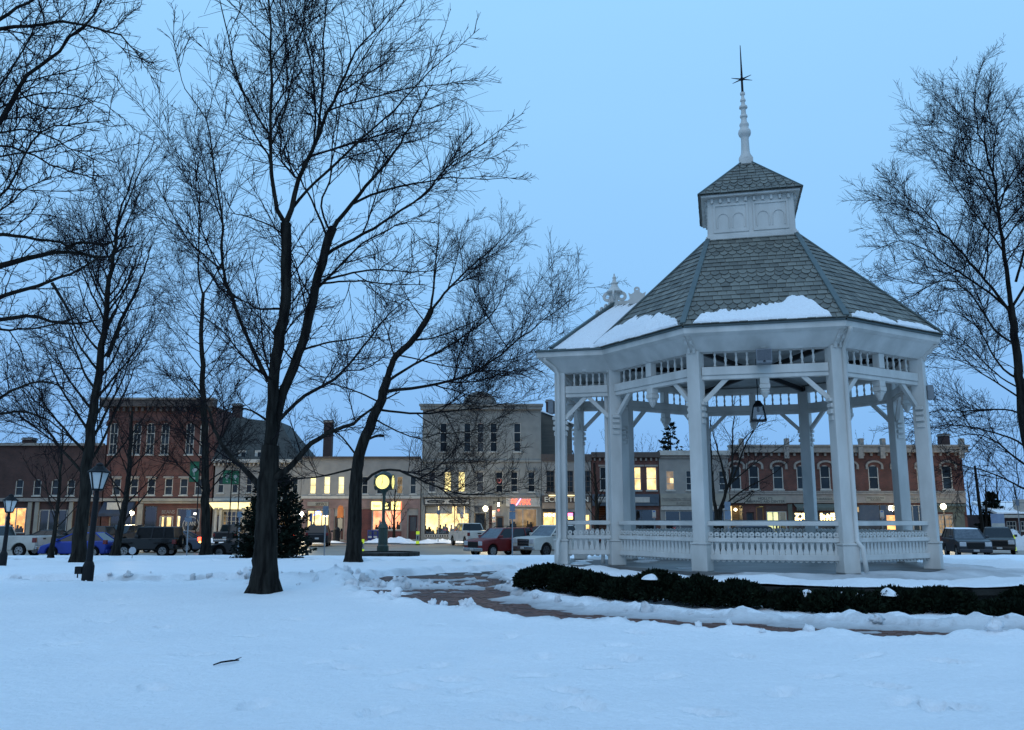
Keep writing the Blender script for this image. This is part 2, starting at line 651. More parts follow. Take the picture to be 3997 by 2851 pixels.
def path_mesh():
    path = MB()
    n = 96
    for k in range(n):                      # ring
        a0, a1 = 2 * PI * k / n, 2 * PI * (k + 1) / n
        q = [(PC.x + r * math.cos(a), PC.y + r * math.sin(a)) for r, a in ((7.5, a0), (11.6, a0), (11.6, a1), (7.5, a1))]
        path.add([(x, y, -.025 + float(gz(x, y))) for x, y in q], [(0, 1, 2, 3)])
    for k in range(40):
        x0, x1 = -55 + k * 1.35, -55 + (k + 1) * 1.35
        if x1 > -1.6: break
        path.quad((x0, 20.6, -.028), (x1, 20.6, -.028), (x1, 23.2, -.028), (x0, 23.2, -.028))
    o = path.build('brick_path', M_PATHBED)
    tag(o, None, None, None, 'structure')
    # the bricks: those in view one by one, nearest first, the rest joined
    rng = random.Random(3)
    one = MB().box(-.098, .098, -.048, .048, -.03, 0).mesh('brick', M_PAVER)
    pos = []
    rows = int(3.5 / .105)
    for j in range(rows):
        r = 7.85 + j * .105
        m = int(2 * PI * r / .206)
        for k in range(m):
            a = 2 * PI * (k + .5 * (j % 2)) / m
            x, y = PC.x + r * math.cos(a), PC.y + r * math.sin(a)
            if y > 24.5: continue
            pos.append((x, y, a + PI / 2))
    for i in range(-14, 1):
        for j in range(20):
            x, y = i * .206 + (.103 if j % 2 else 0) - .9, 20.95 + j * .105
            if math.hypot(x - PC.x, y - PC.y) > 11.45: pos.append((x, y, 0.0))
    xs = np.array([p[0] for p in pos])
    ys = np.array([p[1] for p in pos])
    zs, _ = snow_height(xs, ys)
    vis, rest = [], []
    for (x, y, a), z in zip(pos, zs):
        in_view = abs(x) < .62 * y + .2 and y < 22.8
        (vis if (z < -.012 and in_view) else rest).append((x, y, a))
    vis.sort(key=lambda p: p[1])
    rest = vis[300:] + rest
    for x, y, a in vis[:300]:
        link('brick', one, o, (x, y, .0 + rng.uniform(-.006, .004)), (rng.uniform(-.02, .02), rng.uniform(-.02, .02), a + rng.uniform(-.03, .03)))
    b = MB()
    for x, y, a in rest:
        ca, sa = math.cos(a), math.sin(a)
        b.obox((x, y, -.016 + rng.uniform(-.006, .003)), (ca, sa, 0), (-sa, ca, 0), (0, 0, 1), .098, .048, .015)
    tag(b.build('bricks', M_PAVER, o), None, None, None, 'stuff')


path_mesh()


def snow_clods():
    """broken lumps of shovelled snow along the path edges, too many and small to count"""
    rng = np.random.default_rng(71)
    n = 60000
    x, y = rng.uniform(-12, 15, n), rng.uniform(10, 24, n)
    d, r = path_d(x, y)
    dens = np.exp(-((d - .12) / .16) ** 2) * ((r > 10.4) | (x < 0)) * (.25 + np.clip(fbm(x * .9, y * .9, 3, 72) + .3, 0, 1))
    dens = dens + .5 * np.exp(-((d - .05) / .12) ** 2) * (r < 9.4) * .5
    hx, hy = (x + 3.2) / 2.2, (y - 20.7) / .8
    dens = dens + .9 * np.exp(-(hx * hx + hy * hy))
    keep = (rng.random(n) < dens * .11) & (np.abs(x) < .64 * y)
    x, y = x[keep], y[keep]
    z, dirt = snow_height(x, y)
    ok = z > .0
    x, y, z, dirt = x[ok], y[ok], z[ok], dirt[ok]
    m = len(x)
    # one lumpy ball: 6 rings of 8
    nu, nv = 8, 5
    th = np.linspace(0, PI, nv + 2)[1:-1]
    ph = np.linspace(0, 2 * PI, nu, endpoint=False)
    B = np.stack([np.outer(np.sin(th), np.cos(ph)), np.outer(np.sin(th), np.sin(ph)), np.outer(np.cos(th), np.ones(nu))], -1).reshape(-1, 3)
    B = np.concatenate([B, [[0, 0, 1], [0, 0, -1]]])
    F = []
    for a in range(nv - 1):
        for b in range(nu):
            F.append((a * nu + b, (a + 1) * nu + b, (a + 1) * nu + (b + 1) % nu, a * nu + (b + 1) % nu))
    T, Bt = nv * nu, nv * nu + 1
    for b in range(nu):
        F.append((T, b, (b + 1) % nu, (b + 1) % nu))
        F.append((Bt, (nv - 1) * nu + (b + 1) % nu, (nv - 1) * nu + b, (nv - 1) * nu + b))
    F = np.array(F)
    size = .028 + .085 * rng.random(m) ** 3
    sc = size[:, None] * rng.uniform(.7, 1.3, (m, 3))
    jit = 1 + .28 * rng.normal(size=(m, len(B), 1)).clip(-1.5, 1.5)
    V = B[None] * jit * sc[:, None, :] + np.stack([x, y, z + size * .25], 1)[:, None, :]
    quads = F[F[:, 2] != F[:, 3]]
    tris = F[F[:, 2] == F[:, 3]][:, :3]
    me = bpy.data.meshes.new('snow_clods')
    off = (np.arange(m) * len(B))[:, None, None]
    faces = [tuple(q) for q in (quads[None] + off).reshape(-1, 4).tolist()] + [tuple(q) for q in (tris[None] + off).reshape(-1, 3).tolist()]
    me.from_pydata(V.reshape(-1, 3).tolist(), [], faces)
    me.polygons.foreach_set('use_smooth', [True] * len(me.polygons))
    me.materials.append(SNOW)
    a = me.attributes.new('dirt', 'FLOAT', 'POINT')
    a.data.foreach_set('value', np.repeat(np.clip(dirt * .8, 0, .6), len(B)).astype(np.float32))
    tag(link('snow_clods', me), 'broken clods of shovelled snow along the brick path', 'snow', None, 'stuff')
    print('clods', m)


snow_clods()

# street, kerbs, sidewalk
o = link('street', np_mesh('street', np.array([(-200, 51.9, STREET), (200, 51.9, STREET), (200, 80.0, STREET), (-200, 80.0, STREET)]), np.array([[0, 1, 2, 3]]), M_ROAD))
tag(o, None, None, None, 'structure')
lines = MB()
for k in range(44):
    x = -62 + k * 2.9
    lines.add([(x, 73.4, STREET + .004), (x + .12, 73.4, STREET + .004), (x + 2.4, 79.8, STREET + .004), (x + 2.28, 79.8, STREET + .004)], [(0, 1, 2, 3)])
for k in range(30):
    lines.quad((-60 + k * 4.4, 64.0, STREET + .004), (-58 + k * 4.4, 64.0, STREET + .004), (-58 + k * 4.4, 64.12, STREET + .004), (-60 + k * 4.4, 64.12, STREET + .004))
lines.build('parking_lines', M_LINE, o)
tag(MB().box(-200, 200, 51.62, 51.9, -1.0, -.66).build('park_kerb', M_KERB, bevel=.03), None, None, None, 'structure')
tag(MB().box(-200, 200, 80.0, 80.25, -1.0, WALKZ + .012).build('shop_kerb', M_KERB, bevel=.03), None, None, None, 'structure')
tag(MB().box(-200, 200, 80.25, FY + .6, -1.0, WALKZ).build('sidewalk', M_WALK), None, None, None, 'structure')


def blob_patch(name, label, cat, c, rx, ry, h, seed, dirt=.0, group=None, n=22, kind=None):
    """a lumpy mound of snow with an uneven rim"""
    u = np.linspace(0, 1, 9)[:, None]
    t = np.linspace(0, 2 * PI, n, endpoint=False)[None, :]
    rr = u * (1 + .35 * fbm(np.cos(t) * 1.5 + seed, np.sin(t) * 1.5, 3, seed))
    X, Y = c[0] + rx * rr * np.cos(t), c[1] + ry * rr * np.sin(t)
    Z = c[2] + h * (1 - u ** 2) ** .8 * (1 + 1.1 * fbm(X * 2.3, Y * 2.3, 4, seed)) - .02 * u
    V = np.stack([X, Y, Z + 0 * t], -1).reshape(-1, 3)
    F = [[i * n + k, i * n + (k + 1) % n, (i + 1) * n + (k + 1) % n, (i + 1) * n + k] for i in range(8) for k in range(n)]
    V = V - np.array([c])
    me = np_mesh(name, V, np.array(F), SNOW, True)
    a = me.attributes.new('dirt', 'FLOAT', 'POINT')
    a.data.foreach_set('value', np.full(len(V), dirt, dtype=np.float32))
    return tag(link(name, me, None, c), label, cat, group, kind)


for k, (px, Y, rx, h, lb) in enumerate([(1470, 81.6, 1.3, .32, 'snow heap on the sidewalk left of the green clock pedestal'), (1560, 82.0, 1.7, .40, 'snow heap on the sidewalk right of the green clock pedestal'),
                                        (1725, 82.4, 2.6, .30, 'long low snow heap below the lit window with the seated person'), (1765, 80.9, 2.0, .22, 'flat snow heap at the kerb beside the parked white pickup'),
                                        (855, 81.5, 1.3, .7, 'snow heap by the white columns right of the coffee shop'), (1240, 81.0, 2.5, .2, 'flat snow strip behind the dark vehicle at the blue neon shop'),
                                        (3945, 66, 2.2, 1.1, 'dirty snow heap beside the yellow marker at the right edge'), (1640, 80.7, 2.2, .12, 'thin crusted snow strip at the kerb by a yellow marker'),
                                        (3560, 81.5, 2.5, .3, 'low snow heap before the green stone shop front')]):
    p = at(px, 2115, Y)
    blob_patch('snow_heap', lb, 'snow heap', (p.x, Y, (WALKZ if Y > 80.2 else STREET) - .02), rx, 1.0, h, 100 + k * 7, .15 if k != 6 else .45, 'snow heaps along the street')
# ------------------------------------------------------------------ gazebo (local frame: x right, y away, z up)
def build_gazebo():
    G = thing('gazebo', 'white wooden octagonal bandstand gazebo with slate roof, cupola and tall finial', 'gazebo', GC, -GA)
    R, ap, z0 = 3.892, 3.5955, .45
    s1, c1 = math.sin(PI / 8), math.cos(PI / 8)

    def oct_(Rr):
        return [Vector((Rr * math.sin(PI / 8 + k * PI / 4), -Rr * math.cos(PI / 8 + k * PI / 4), 0)) for k in range(8)]

    P = oct_(R)                              # 0 = right front, going to the right and back; 7 = left front, 6 = left
    P1f, P1b = Vector((-4.97, -1.49, 0)), Vector((-4.97, 1.49, 0))
    rng = random.Random(11)

    # ---- platform
    pm_ = MB()
    pm_.lathe([(PR - .12, -.3), (PR - .10, PH - .12)], 64, (1.1, 0, 0))
    plat = pm_.build('platform', M_STONE, G)
    cop = MB()
    n = 64
    for k in range(40):                      # coping stones laid round the rim
        a0, a1 = 2 * PI * k / 40 + .006, 2 * PI * (k + 1) / 40 - .006
        pts = []
        m = 4
        for r in (PR - .5, PR):
            for i in range(m + 1):
                a = a0 + (a1 - a0) * i / m
                pts.append((1.1 + r * math.cos(a), r * math.sin(a)))
        vs = [(x, y, PH - .118 + rng.uniform(0, .006)) for x, y in pts]
        vs += [(x, y, PH - .01) for x, y in pts]
        q = m + 1
        N = 2 * q
        fs = []
        for i in range(m):
            fs += [(N + i, N + q + i, N + q + i + 1, N + i + 1), (i, i + 1, q + i + 1, q + i), (q + i, q + i + 1, N + q + i + 1, N + q + i), (i + 1, i, N + i, N + i + 1)]
        fs += [(0, q, N + q, N), (m, N + m, N + q + m, q + m)]
        MB().add(vs, fs).build('coping_stone', M_STONE, plat)
    MB().lathe([(PR - .5, PH - .2), (PR - .5, PH - .015)], 64, (1.1, 0, 0)).build('platform_paving', M_CONC, plat)
    # floor of the gazebo: octagon plus the porch
    fl = MB()
    q = oct_(R + .35)
    fl.prism([(p.x, p.y) for p in q], (0, 0, PH - .05), (1, 0, 0), (0, 1, 0), (0, 0, 1), z0 - PH + .05)
    fl.build('floor', M_CONC, G)
    MB().box(-5.35, -3.4, -1.8, 1.8, PH - .05, z0 - .004).build('porch_floor', M_CONC, G)

    # ---- posts
    def post(p, ang, name='post', small=False):
        ca, sa = math.cos(ang), math.sin(ang)
        ax, ay = Vector((ca, sa, 0)), Vector((-sa, ca, 0))
        w = .15 if not small else .135
        b = MB()
        b.obox((p.x, p.y, (z0 + 1.02) / 2), ax, ay, (0, 0, 1), w + .035, w + .035, (1.02 - z0) / 2)
        b.obox((p.x, p.y, (1.02 + 5.3) / 2), ax, ay, (0, 0, 1), w, w, (5.3 - 1.02) / 2)
        o = b.build(name, M_WHITE, G, bevel=.018)
        for sgn in (-1, 1):                 # stepped corbels either side under the braces
            cp = MB()
            for k, (zz, ww) in enumerate([(3.66, .03), (3.80, .06), (3.94, .045), (4.06, .07)]):
                cp.obox((p.x + ax.x * sgn * (w + ww / 2), p.y + ax.y * sgn * (w + ww / 2), zz + .05), ax, ay, (0, 0, 1), ww / 2 + .002, w * .6, .05 - .004 * k)
            cp.build('corbel', M_WHITE, o, bevel=.01)
        ca_ = MB()
        ca_.obox((p.x, p.y, 1.045), ax, ay, (0, 0, 1), w + .05, w + .05, .022)
        ca_.build('base_cap', M_WHITE, o, bevel=.01)
        return o

    for k in range(8):
        post(P[k], PI / 8 + k * PI / 4 - PI / 2 + PI / 2)
    for p in (P1f, P1b):
        post(p, 0, small=True)

    # ---- one railing picket, one frieze baluster
    def picket_mesh():
        b = MB()
        prof = [(.655, .012), (.672, .04), (.70, .055), (.86, .057), (.905, .048), (.95, .034), (1.02, .032), (1.055, .045), (1.075, .052), (1.165, .052), (1.185, .034), (1.20, .032)]
        poly = [(w, z) for z, w in prof] + [(-w, z) for z, w in reversed(prof)]
        b.prism(poly, (0, -.014, 0), (1, 0, 0), (0, 0, 1), (0, 1, 0), .028)
        b.ring((0, -.014, 1.238), (1, 0, 0), (0, 0, 1), (0, 1, 0), .056, .017, .028, 10)
        return b.mesh('picket', M_WHITE)

    PK = picket_mesh()
    BL = MB().lathe([(.030, 0), (.032, .05), (.018, .07), (.026, .12), (.036, .15), (.024, .21), (.016, .25), (.030, .285), (.032, .33)], 7).mesh('baluster', M_WHITE, True)

    def face(a, b, rail=True, nb=10, pend=True, brace=True, mid=True):
        """everything between two posts"""
        d = (b - a)
        L = d.length
        d = d.normalized()
        nrm = Vector((d.y, -d.x, 0))
        if nrm.dot((a + b) / 2 - Vector((-.0, 0, 0))) < 0: nrm = -nrm
        ang = math.atan2(d.y, d.x)
        up = Vector((0, 0, 1))
        w = .15
        m = (a + b) / 2
        hl = L / 2 - w + .01

        def bx(mb, z_0, z_1, t0, t1, off=0.0, h=None):
            mb.obox(m + nrm * ((t0 + t1) / 2 + off) + up * ((z_0 + z_1) / 2), d, nrm, up, h or hl, (t1 - t0) / 2, (z_1 - z_0) / 2)

        fr = MB()
        bx(fr, 4.74, 4.93, -.10, .10)
        f = fr.build('frieze_beam', M_WHITE, G, bevel=.012)
        lo = MB()
        bx(lo, 4.645, 4.739, -.075, .075)
        lo.build('lower_strip', M_WHITE, f, bevel=.01)
        tp = MB()
        bx(tp, 5.262, 5.45, -.09, .09)
        tp.build('upper_beam', M_WHITE, f)
        # balusters
        sp = (2 * hl - .12) / (nb + 1)
        for k in range(nb):
            t = -hl + .06 + sp * (k + 1)
            if mid and abs(t) < .14: continue
            link('baluster', BL, f, m + d * t + up * 4.931)
        if mid:
            c = MB()
            c.obox(m + up * 5.10 + nrm * .03, d, nrm, up, .095, .09, .168)
            c.build('centre_block', M_WHITE, f, bevel=.012)
        if pend:
            c = MB()
            for zz, ww, hh in ((4.58, .10, .065), (4.46, .112, .05), (4.385, .09, .025)):
                c.obox(m + up * zz, d, nrm, up, ww, ww, hh)
            c.lathe([(.012, -.17), (.05, -.13), (.10, -.03), (.105, .0)], 8, m + up * 4.36)
            c.build('pendant', M_WHITE, f, bevel=.008)
        if brace:
            for sg in (-1, 1):
                e = m + d * (sg * (L / 2 - .13))
                q = MB()
                q.bar(e + up * 4.12, e - d * (sg * .56) + up * 4.68, .10, .085, nrm)
                q.build('brace', M_WHITE, f)
        if rail:
            r = MB()
            bx(r, 1.425, 1.52, -.055, .055)
            ra = r.build('handrail', M_WHITE, G, bevel=.012)
            r = MB()
            bx(r, 1.082, 1.165, .018, .06)
            r.build('middle_rail', M_WHITE, ra, bevel=.006)
            r = MB()
            bx(r, .70, .815, .018, .06)
            r.build('lower_rail', M_WHITE, ra, bevel=.006)
            npk = int((2 * hl) / .122)
            for k in range(npk):
                t = -hl + (k + .5) * (2 * hl / npk)
                link('picket', PK, ra, m + d * t + up * rng.uniform(-.004, .004), (0, 0, ang))

    for k in range(8):
        a, b = P[k], P[(k + 1) % 8]
        porch = (k == 5)                     # left side opens to the porch
        face(a, b, rail=not porch, brace=not porch, pend=not porch)
    face(P1f, P[6], nb=5, mid=False, pend=False)
    face(P[5], P1b, nb=5, mid=False, pend=False)
    face(P1b, P1f, rail=False)

    # ---- eaves: cove, fascia, gutter per side
    O_in, O_mid, O_out = oct_(3.72 / c1), oct_(4.03 / c1), oct_(4.10 / c1)

    def eave(a, b, a2, b2, a3, b3):
        e = MB()
        e.quad((a.x, a.y, 5.27), (b.x, b.y, 5.27), (b2.x, b2.y, 5.60), (a2.x, a2.y, 5.60))
        ev = e.build('cove', M_WHITE, G)
        e = MB()
        e.add([(a2.x, a2.y, 5.585), (b2.x, b2.y, 5.585), (b3.x, b3.y, 5.64), (a3.x, a3.y, 5.64), (a3.x, a3.y, 5.765), (b3.x, b3.y, 5.765), (a2.x, a2.y, 5.80), (b2.x, b2.y, 5.80)],
              [(0, 1, 2, 3), (3, 2, 5, 4), (4, 5, 7, 6), (0, 6, 7, 1)])
        e.build('fascia', M_WHITE, ev)
        g = MB()
        d = (b3 - a3).normalized()
        nn = Vector((d.y, -d.x, 0))
        if nn.dot((a3 + b3) / 2) < 0: nn = -nn
        g.add([a3 + nn * .0 + Vector((0, 0, 5.766)), b3 + Vector((0, 0, 5.766)), b3 + nn * .05 + Vector((0, 0, 5.775)), a3 + nn * .05 + Vector((0, 0, 5.775)),
               a3 + nn * .05 + Vector((0, 0, 5.815)), b3 + nn * .05 + Vector((0, 0, 5.815)), a3 - nn * .08 + Vector((0, 0, 5.822)), b3 - nn * .08 + Vector((0, 0, 5.822))],
              [(0, 1, 2, 3), (3, 2, 5, 4), (4, 5, 7, 6)])
        g.build('gutter', M_HIP, ev)
        # corbel bracket in the middle and at the ends
        m, mo = (a + b) / 2, (a2 + b2) / 2
        ax = (b - a).normalized()
        for t in (0.0,):
            br = MB()
            br.prism([(0, 5.30), (.05, 5.30), (.07, 5.40), (.16, 5.44), (.20, 5.52), (.29, 5.57), (0, 5.57)], m + nn * 0 - ax * .05, nn, (0, 0, 1), ax, .10)
            br.build('bracket', M_WHITE, ev)

    for k in range(8):
        if k == 5: continue
        eave(O_in[k], O_in[(k + 1) % 8], O_mid[k], O_mid[(k + 1) % 8], O_out[k], O_out[(k + 1) % 8])
    xw = -5.05
    for sg in (-1, 1):
        a, b = Vector((xw - .0, sg * 1.62, 0)), Vector((-3.6, sg * 1.62, 0))
        eave(a, b, Vector((xw - .36, sg * 1.93, 0)), Vector((-3.55, sg * 1.93, 0)), Vector((xw - .44, sg * 2.0, 0)), Vector((-3.55, sg * 2.0, 0)))
    eave(Vector((xw, -1.62, 0)), Vector((xw, 1.62, 0)), Vector((xw - .36, -1.93, 0)), Vector((xw - .36, 1.93, 0)), Vector((xw - .44, -2.0, 0)), Vector((xw - .44, 2.0, 0)))
    # corner brackets on the posts
    for k in range(8):
        p = P[k]
        nn = Vector((p.x, p.y, 0)).normalized()
        ax = Vector((-nn.y, nn.x, 0))
        for t in (-.09, .03):
            br = MB()
            br.prism([(0, 5.24), (.06, 5.24), (.09, 5.36), (.20, 5.42), (.24, 5.50), (.38, 5.57), (0, 5.57)], p + nn * .13 + ax * t, nn, (0, 0, 1), ax, .06)
            br.build('corner_bracket', M_WHITE, G)

    # ---- ceiling with dark tie beams
    ce = MB()
    ce.prism([(p.x, p.y) for p in oct_(3.7)], (0, 0, 5.46), (1, 0, 0), (0, 1, 0), (0, 0, 1), .03)
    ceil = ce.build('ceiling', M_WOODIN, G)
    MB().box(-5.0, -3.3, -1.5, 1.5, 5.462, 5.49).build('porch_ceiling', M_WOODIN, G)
    for k in range(8):
        b = MB()
        b.bar((P[k].x * .97, P[k].y * .97, 5.36), (0, 0, 5.36), .07, .12)
        b.build('tie_beam', M_DARKM, ceil)

    # ---- roof planes (solid under the slates)
    E = oct_(4.16 / c1)
    ze, zt, q = 5.80, 8.72, 1.10
    T = {0: (q, -q), 1: (q, -q), 2: (q, q), 3: (q, q), 4: (-q, q), 5: (-q, q), 6: (-q, -q), 7: (-q, -q)}
    rf = MB()
    faces = []
    for k in range(8):
        a, b = E[k], E[(k + 1) % 8]
        ta, tb = T[k], T[(k + 1) % 8]
        A, B = Vector((a.x, a.y, ze)), Vector((b.x, b.y, ze))
        C, D = Vector((tb[0], tb[1], zt)), Vector((ta[0], ta[1], zt))
        faces.append((A, B, C, D))
        if (C - D).length < 1e-6:
            rf.add([A, B, C], [(0, 1, 2)])
        else:
            rf.add([A, B, C, D], [(0, 1, 2, 3)])
    roof = rf.build('roof', M_SLATE, G)

    # slates
    def slates(A, B, C, D, target, rowh=.205, wid=.20, bands=True, phase=0, only=None):
        """A,B eave, C,D top; target(points 3D list thickness) receives each slate"""
        ex = (B - A).normalized()
        mid = (A + B) / 2
        topm = (C + D) / 2
        upv = topm - mid
        upv = (upv - ex * upv.dot(ex))
        H = upv.length
        ey = upv.normalized()
        nz = ex.cross(ey)
        if nz.z < 0: nz = -nz
        wb = (B - A).length / 2
        aL, aR = -wb, wb
        tL, tR = (D - mid).dot(ex), (C - mid).dot(ex)
        rows = int(H / rowh)
        for j in range(rows + 1):
            y0 = j * rowh
            if y0 > H - .05: break
            f = y0 / H
            xl, xr = aL + (tL - aL) * f, aR + (tR - aR) * f
            f2 = min(1, (y0 + rowh) / H)
            xl2, xr2 = aL + (tL - aL) * f2, aR + (tR - aR) * f2
            sc = bands and (((j + phase) % 7) in (2, 3, 4))
            nn = max(1, int((xr - xl) / wid))
            w_ = (xr - xl) / nn
            off = (.5 if j % 2 else 0) * w_
            k0 = -1 if j % 2 else 0
            for k in range(k0, nn):
                x0, x1 = xl + off + k * w_, xl + off + (k + 1) * w_
                x0, x1 = max(x0, min(xl, xl2)), min(x1, max(xr, xr2))
                if x1 - x0 < .05: continue
                g = .006
                h2 = min(rowh + .09, H - y0 + .03)
                # trim at the hips
                def cl(x, yy):
                    ff = min(1, max(0, yy / H))
                    return min(max(x, aL + (tL - aL) * ff), aR + (tR - aR) * ff)
                if sc and .12 < x1 - x0:
                    cxm = (x0 + x1) / 2
                    ww = (x1 - x0) / 2 - g
                    poly = [(cxm - ww * .25, y0 - .045), (cxm + ww * .25, y0 - .045), (cxm + ww * .8, y0 + .03), (cxm + ww, y0 + .09), (cxm + ww, y0 + h2), (cxm - ww, y0 + h2), (cxm - ww, y0 + .09), (cxm - ww * .8, y0 + .03)]
                else:
                    poly = [(x0 + g, y0), (x1 - g, y0), (x1 - g, y0 + h2), (x0 + g, y0 + h2)]
                poly = [(cl(x, y), y) for x, y in poly]
                xs = [x for x, y in poly]
                if max(xs) - min(xs) < .04: continue
                target(poly, mid, ex, ey, nz, y0, h2)

    def slate_obj(parent):
        def f(poly, mid, ex, ey, nz, y0, h2):
            b = MB()
            c = mid + ex * (sum(p[0] for p in poly) / len(poly)) + ey * y0
            tilt = rng.uniform(.026, .036)
            ey2 = (ey * h2 + nz * (.004 - tilt)).normalized()
            o0 = mid + ey * y0 + nz * tilt
            b.prism([(x, y - y0) for x, y in poly], o0 - c, ex, ey2, nz, .010)
            link('slate', b.mesh('slate', M_SLATE), parent, c)
        return f

    def slate_join(mb):
        def f(poly, mid, ex, ey, nz, y0, h2):
            tilt = rng.uniform(.024, .036)
            ey2 = (ey * h2 + nz * (.004 - tilt)).normalized()
            mb.prism([(x, y - y0) for x, y in poly], mid + ey * y0 + nz * tilt, ex, ey2, nz, .010)
        return f

    rest = MB()
    for k in range(8):
        if k == 7:
            slates(*faces[k], slate_obj(roof))
        else:
            slates(*faces[k], slate_join(rest), bands=(k in (1, 3, 5)))
    # hip caps
    for k in range(8):
        a = E[k]
        t = T[k]
        h = MB()
        A, Bp = Vector((a.x, a.y, ze + .06)), Vector((t[0], t[1], zt + .03))
        h.bar(A, Bp, .13, .05)
        h.build('hip_cap', M_HIP, roof, bevel=.015)

    # ---- porch (wing) roof
    rz_, rx0 = 7.40, -3.69
    we = 1.88
    xe = xw - .10
    wa = Vector((xe, -we, ze))
    rg0, rg1 = Vector((rx0, 0, rz_)), Vector((-1.9, 0, rz_))
    wf = MB()
    wf.add([wa, Vector((-3.3, -we, ze)), rg1, rg0], [(0, 1, 2, 3)])
    wf.add([Vector((-3.3, we, ze)), Vector((xe, we, ze)), rg0, rg1], [(0, 1, 2, 3)])
    wf.add([Vector((xe, we, ze)), wa, rg0], [(0, 1, 2)])
    wing = wf.build('porch_roof', M_SLATE, G)
    wm = MB()
    slates(Vector((-3.3, we, ze)), Vector((xe, we, ze)), rg0, rg1, slate_join(wm), bands=False)
    slates(Vector((xe, we, ze)), wa, rg0, rg0, slate_join(wm), bands=False)
    slates(wa, Vector((-3.3, -we, ze)), rg1, rg0, slate_join(wm), bands=False)
    tag(wm.build('slates', M_SLATE, wing), None, None, None, 'stuff')
    for sg in (-1, 1):
        h = MB()
        h.bar((xe, sg * we, ze + .09), (rx0, 0, rz_ + .08), .12, .07)
        h.build('hip_cap', M_HIP, wing, bevel=.012)
        for kk in range(4):                  # little scrolls climbing the hip
            t = .72 + .07 * kk
            c = Vector((xe, sg * we, ze)).lerp(Vector((rx0, 0, rz_)), t) + Vector((0, 0, .13))
            dd = Vector((rx0 - xe, -sg * we, 0)).normalized()
            s_ = MB()
            s_.ring(c - Vector((-dd.y, dd.x, 0)) * .02, dd, (0, 0, 1), (-dd.y, dd.x, 0), .075, .03, .04, 10)
            s_.build('hip_scroll', M_WHITE, wing)
    # ridge crest and finial
    cb = MB()
    cb.box(rx0 + .05, -1.7, -.035, .035, rz_ + .0, rz_ + .10)
    crest = cb.build('ridge_board', M_WHITE, wing)
    for kk in range(3):
        x = rx0 + .62 + kk * .66
        s_ = MB()
        poly = [(-.26, .10), (-.20, .16), (-.24, .33), (-.16, .28), (-.09, .32), (-.05, .40), (.05, .40), (.09, .32), (.16, .28), (.24, .33), (.20, .16), (.26, .10)]
        s_.prism(poly, (x, -.02, rz_), (1, 0, 0), (0, 0, 1), (0, 1, 0), .04)
        s_.ring((x, -.022, rz_ + .40), (1, 0, 0), (0, 0, 1), (0, 1, 0), .085, .04, .044, 12)
        s_.build('crest_ornament', M_WHITE, crest)
    fb = MB()
    fb.box(rx0 - .09, rx0 + .09, -.09, .09, rz_ - .18, rz_ + .30)
    fb.lathe([(.20, .42), (.235, .45), (.20, .49), (.13, .56), (.085, .66), (.11, .70), (.06, .74), (.04, .84), (.06, .86), (.025, .90), (.015, .98)], 12, (rx0, 0, rz_ - .18 + .1))
    fb.lathe([(.10, .30), (.11, .40), (.19, .52)], 8, (rx0, 0, rz_ - .1))
    fin = fb.build('porch_finial', M_WHITE, wing)
    for sx, sy in ((-1, 0), (1, 0), (0, -1), (0, 1)):
        s_ = MB()
        dd = Vector((sx, sy, 0))
        s_.ring(Vector((rx0, 0, rz_ + .24)) + dd * .20 - Vector((-dd.y, dd.x, 0)) * .025, dd, (0, 0, 1), (-dd.y, dd.x, 0), .135, .055, .05, 14)
        s_.build('scroll', M_WHITE, fin)

    # ---- cupola
    w = 1.08
    cu = MB()
    cu.box(-w, w, -w, w, 8.70, 9.84)
    cup = cu.build('cupola', M_WHITE, G)
    m = MB()
    m.box(-w - .07, w + .07, -w - .07, w + .07, 8.66, 8.80)
    m.build('base_moulding', M_WHITE, cup, bevel=.012)
    m = MB()
    m.box(-w - .035, w + .035, -w - .035, w + .035, 8.802, 8.86)
    m.build('base_bead', M_WHITE, cup, bevel=.01)
    for (dx, dy) in ((0, -1), (1, 0), (-1, 0), (0, 1)):
        nn = Vector((dx, dy, 0))
        ax = Vector((-dy, dx, 0))
        for xc in (-.50, .50):
            f = MB()
            c = nn * w + ax * xc
            for lo_, hi_, x_0, x_1 in ((8.90, 8.96, -.44, .44), (9.62, 9.68, -.44, .44), (8.9605, 9.6195, -.44, -.39), (8.9605, 9.6195, .39, .44)):
                f.obox(c + ax * ((x_0 + x_1) / 2) + nn * .012 + Vector((0, 0, (lo_ + hi_) / 2)), ax, nn, (0, 0, 1), (x_1 - x_0) / 2, .014, (hi_ - lo_) / 2)
            pn = f.build('panel', M_WHITE, cup)
            for t in (-.19, .19):            # round-headed tracery
                g = MB()
                pts = [c + ax * (t - .15) + nn * .006 + Vector((0, 0, 9.02))]
                for i in range(9):
                    aa = PI - PI * i / 8
                    pts.append(c + ax * (t + .15 * math.cos(aa)) + nn * .006 + Vector((0, 0, 9.26 + .16 * math.sin(aa))))
                pts.append(c + ax * (t + .15) + nn * .006 + Vector((0, 0, 9.02)))
                g.tube(pts, .016, 5)
                g.build('tracery', M_WHITE, pn)
        for i in range(10):                  # dentils below the eave
            t = -w + .12 + i * (2 * w - .24) / 9
            g = MB()
            g.obox(nn * (w + .035) + ax * t + Vector((0, 0, 9.76)), ax, nn, (0, 0, 1), .03, .035, .055)
            g.build('dentil', M_WHITE, cup)
    # cupola roof
    we2, zc, zp = 1.29, 9.90, 11.12
    cr_ = MB()
    cr_.box(-we2 + .05, we2 - .05, -we2 + .05, we2 - .05, 9.842, 9.895)
    cr_.build('cupola_soffit', M_WHITE, cup)
    t = .16
    cr_ = MB()
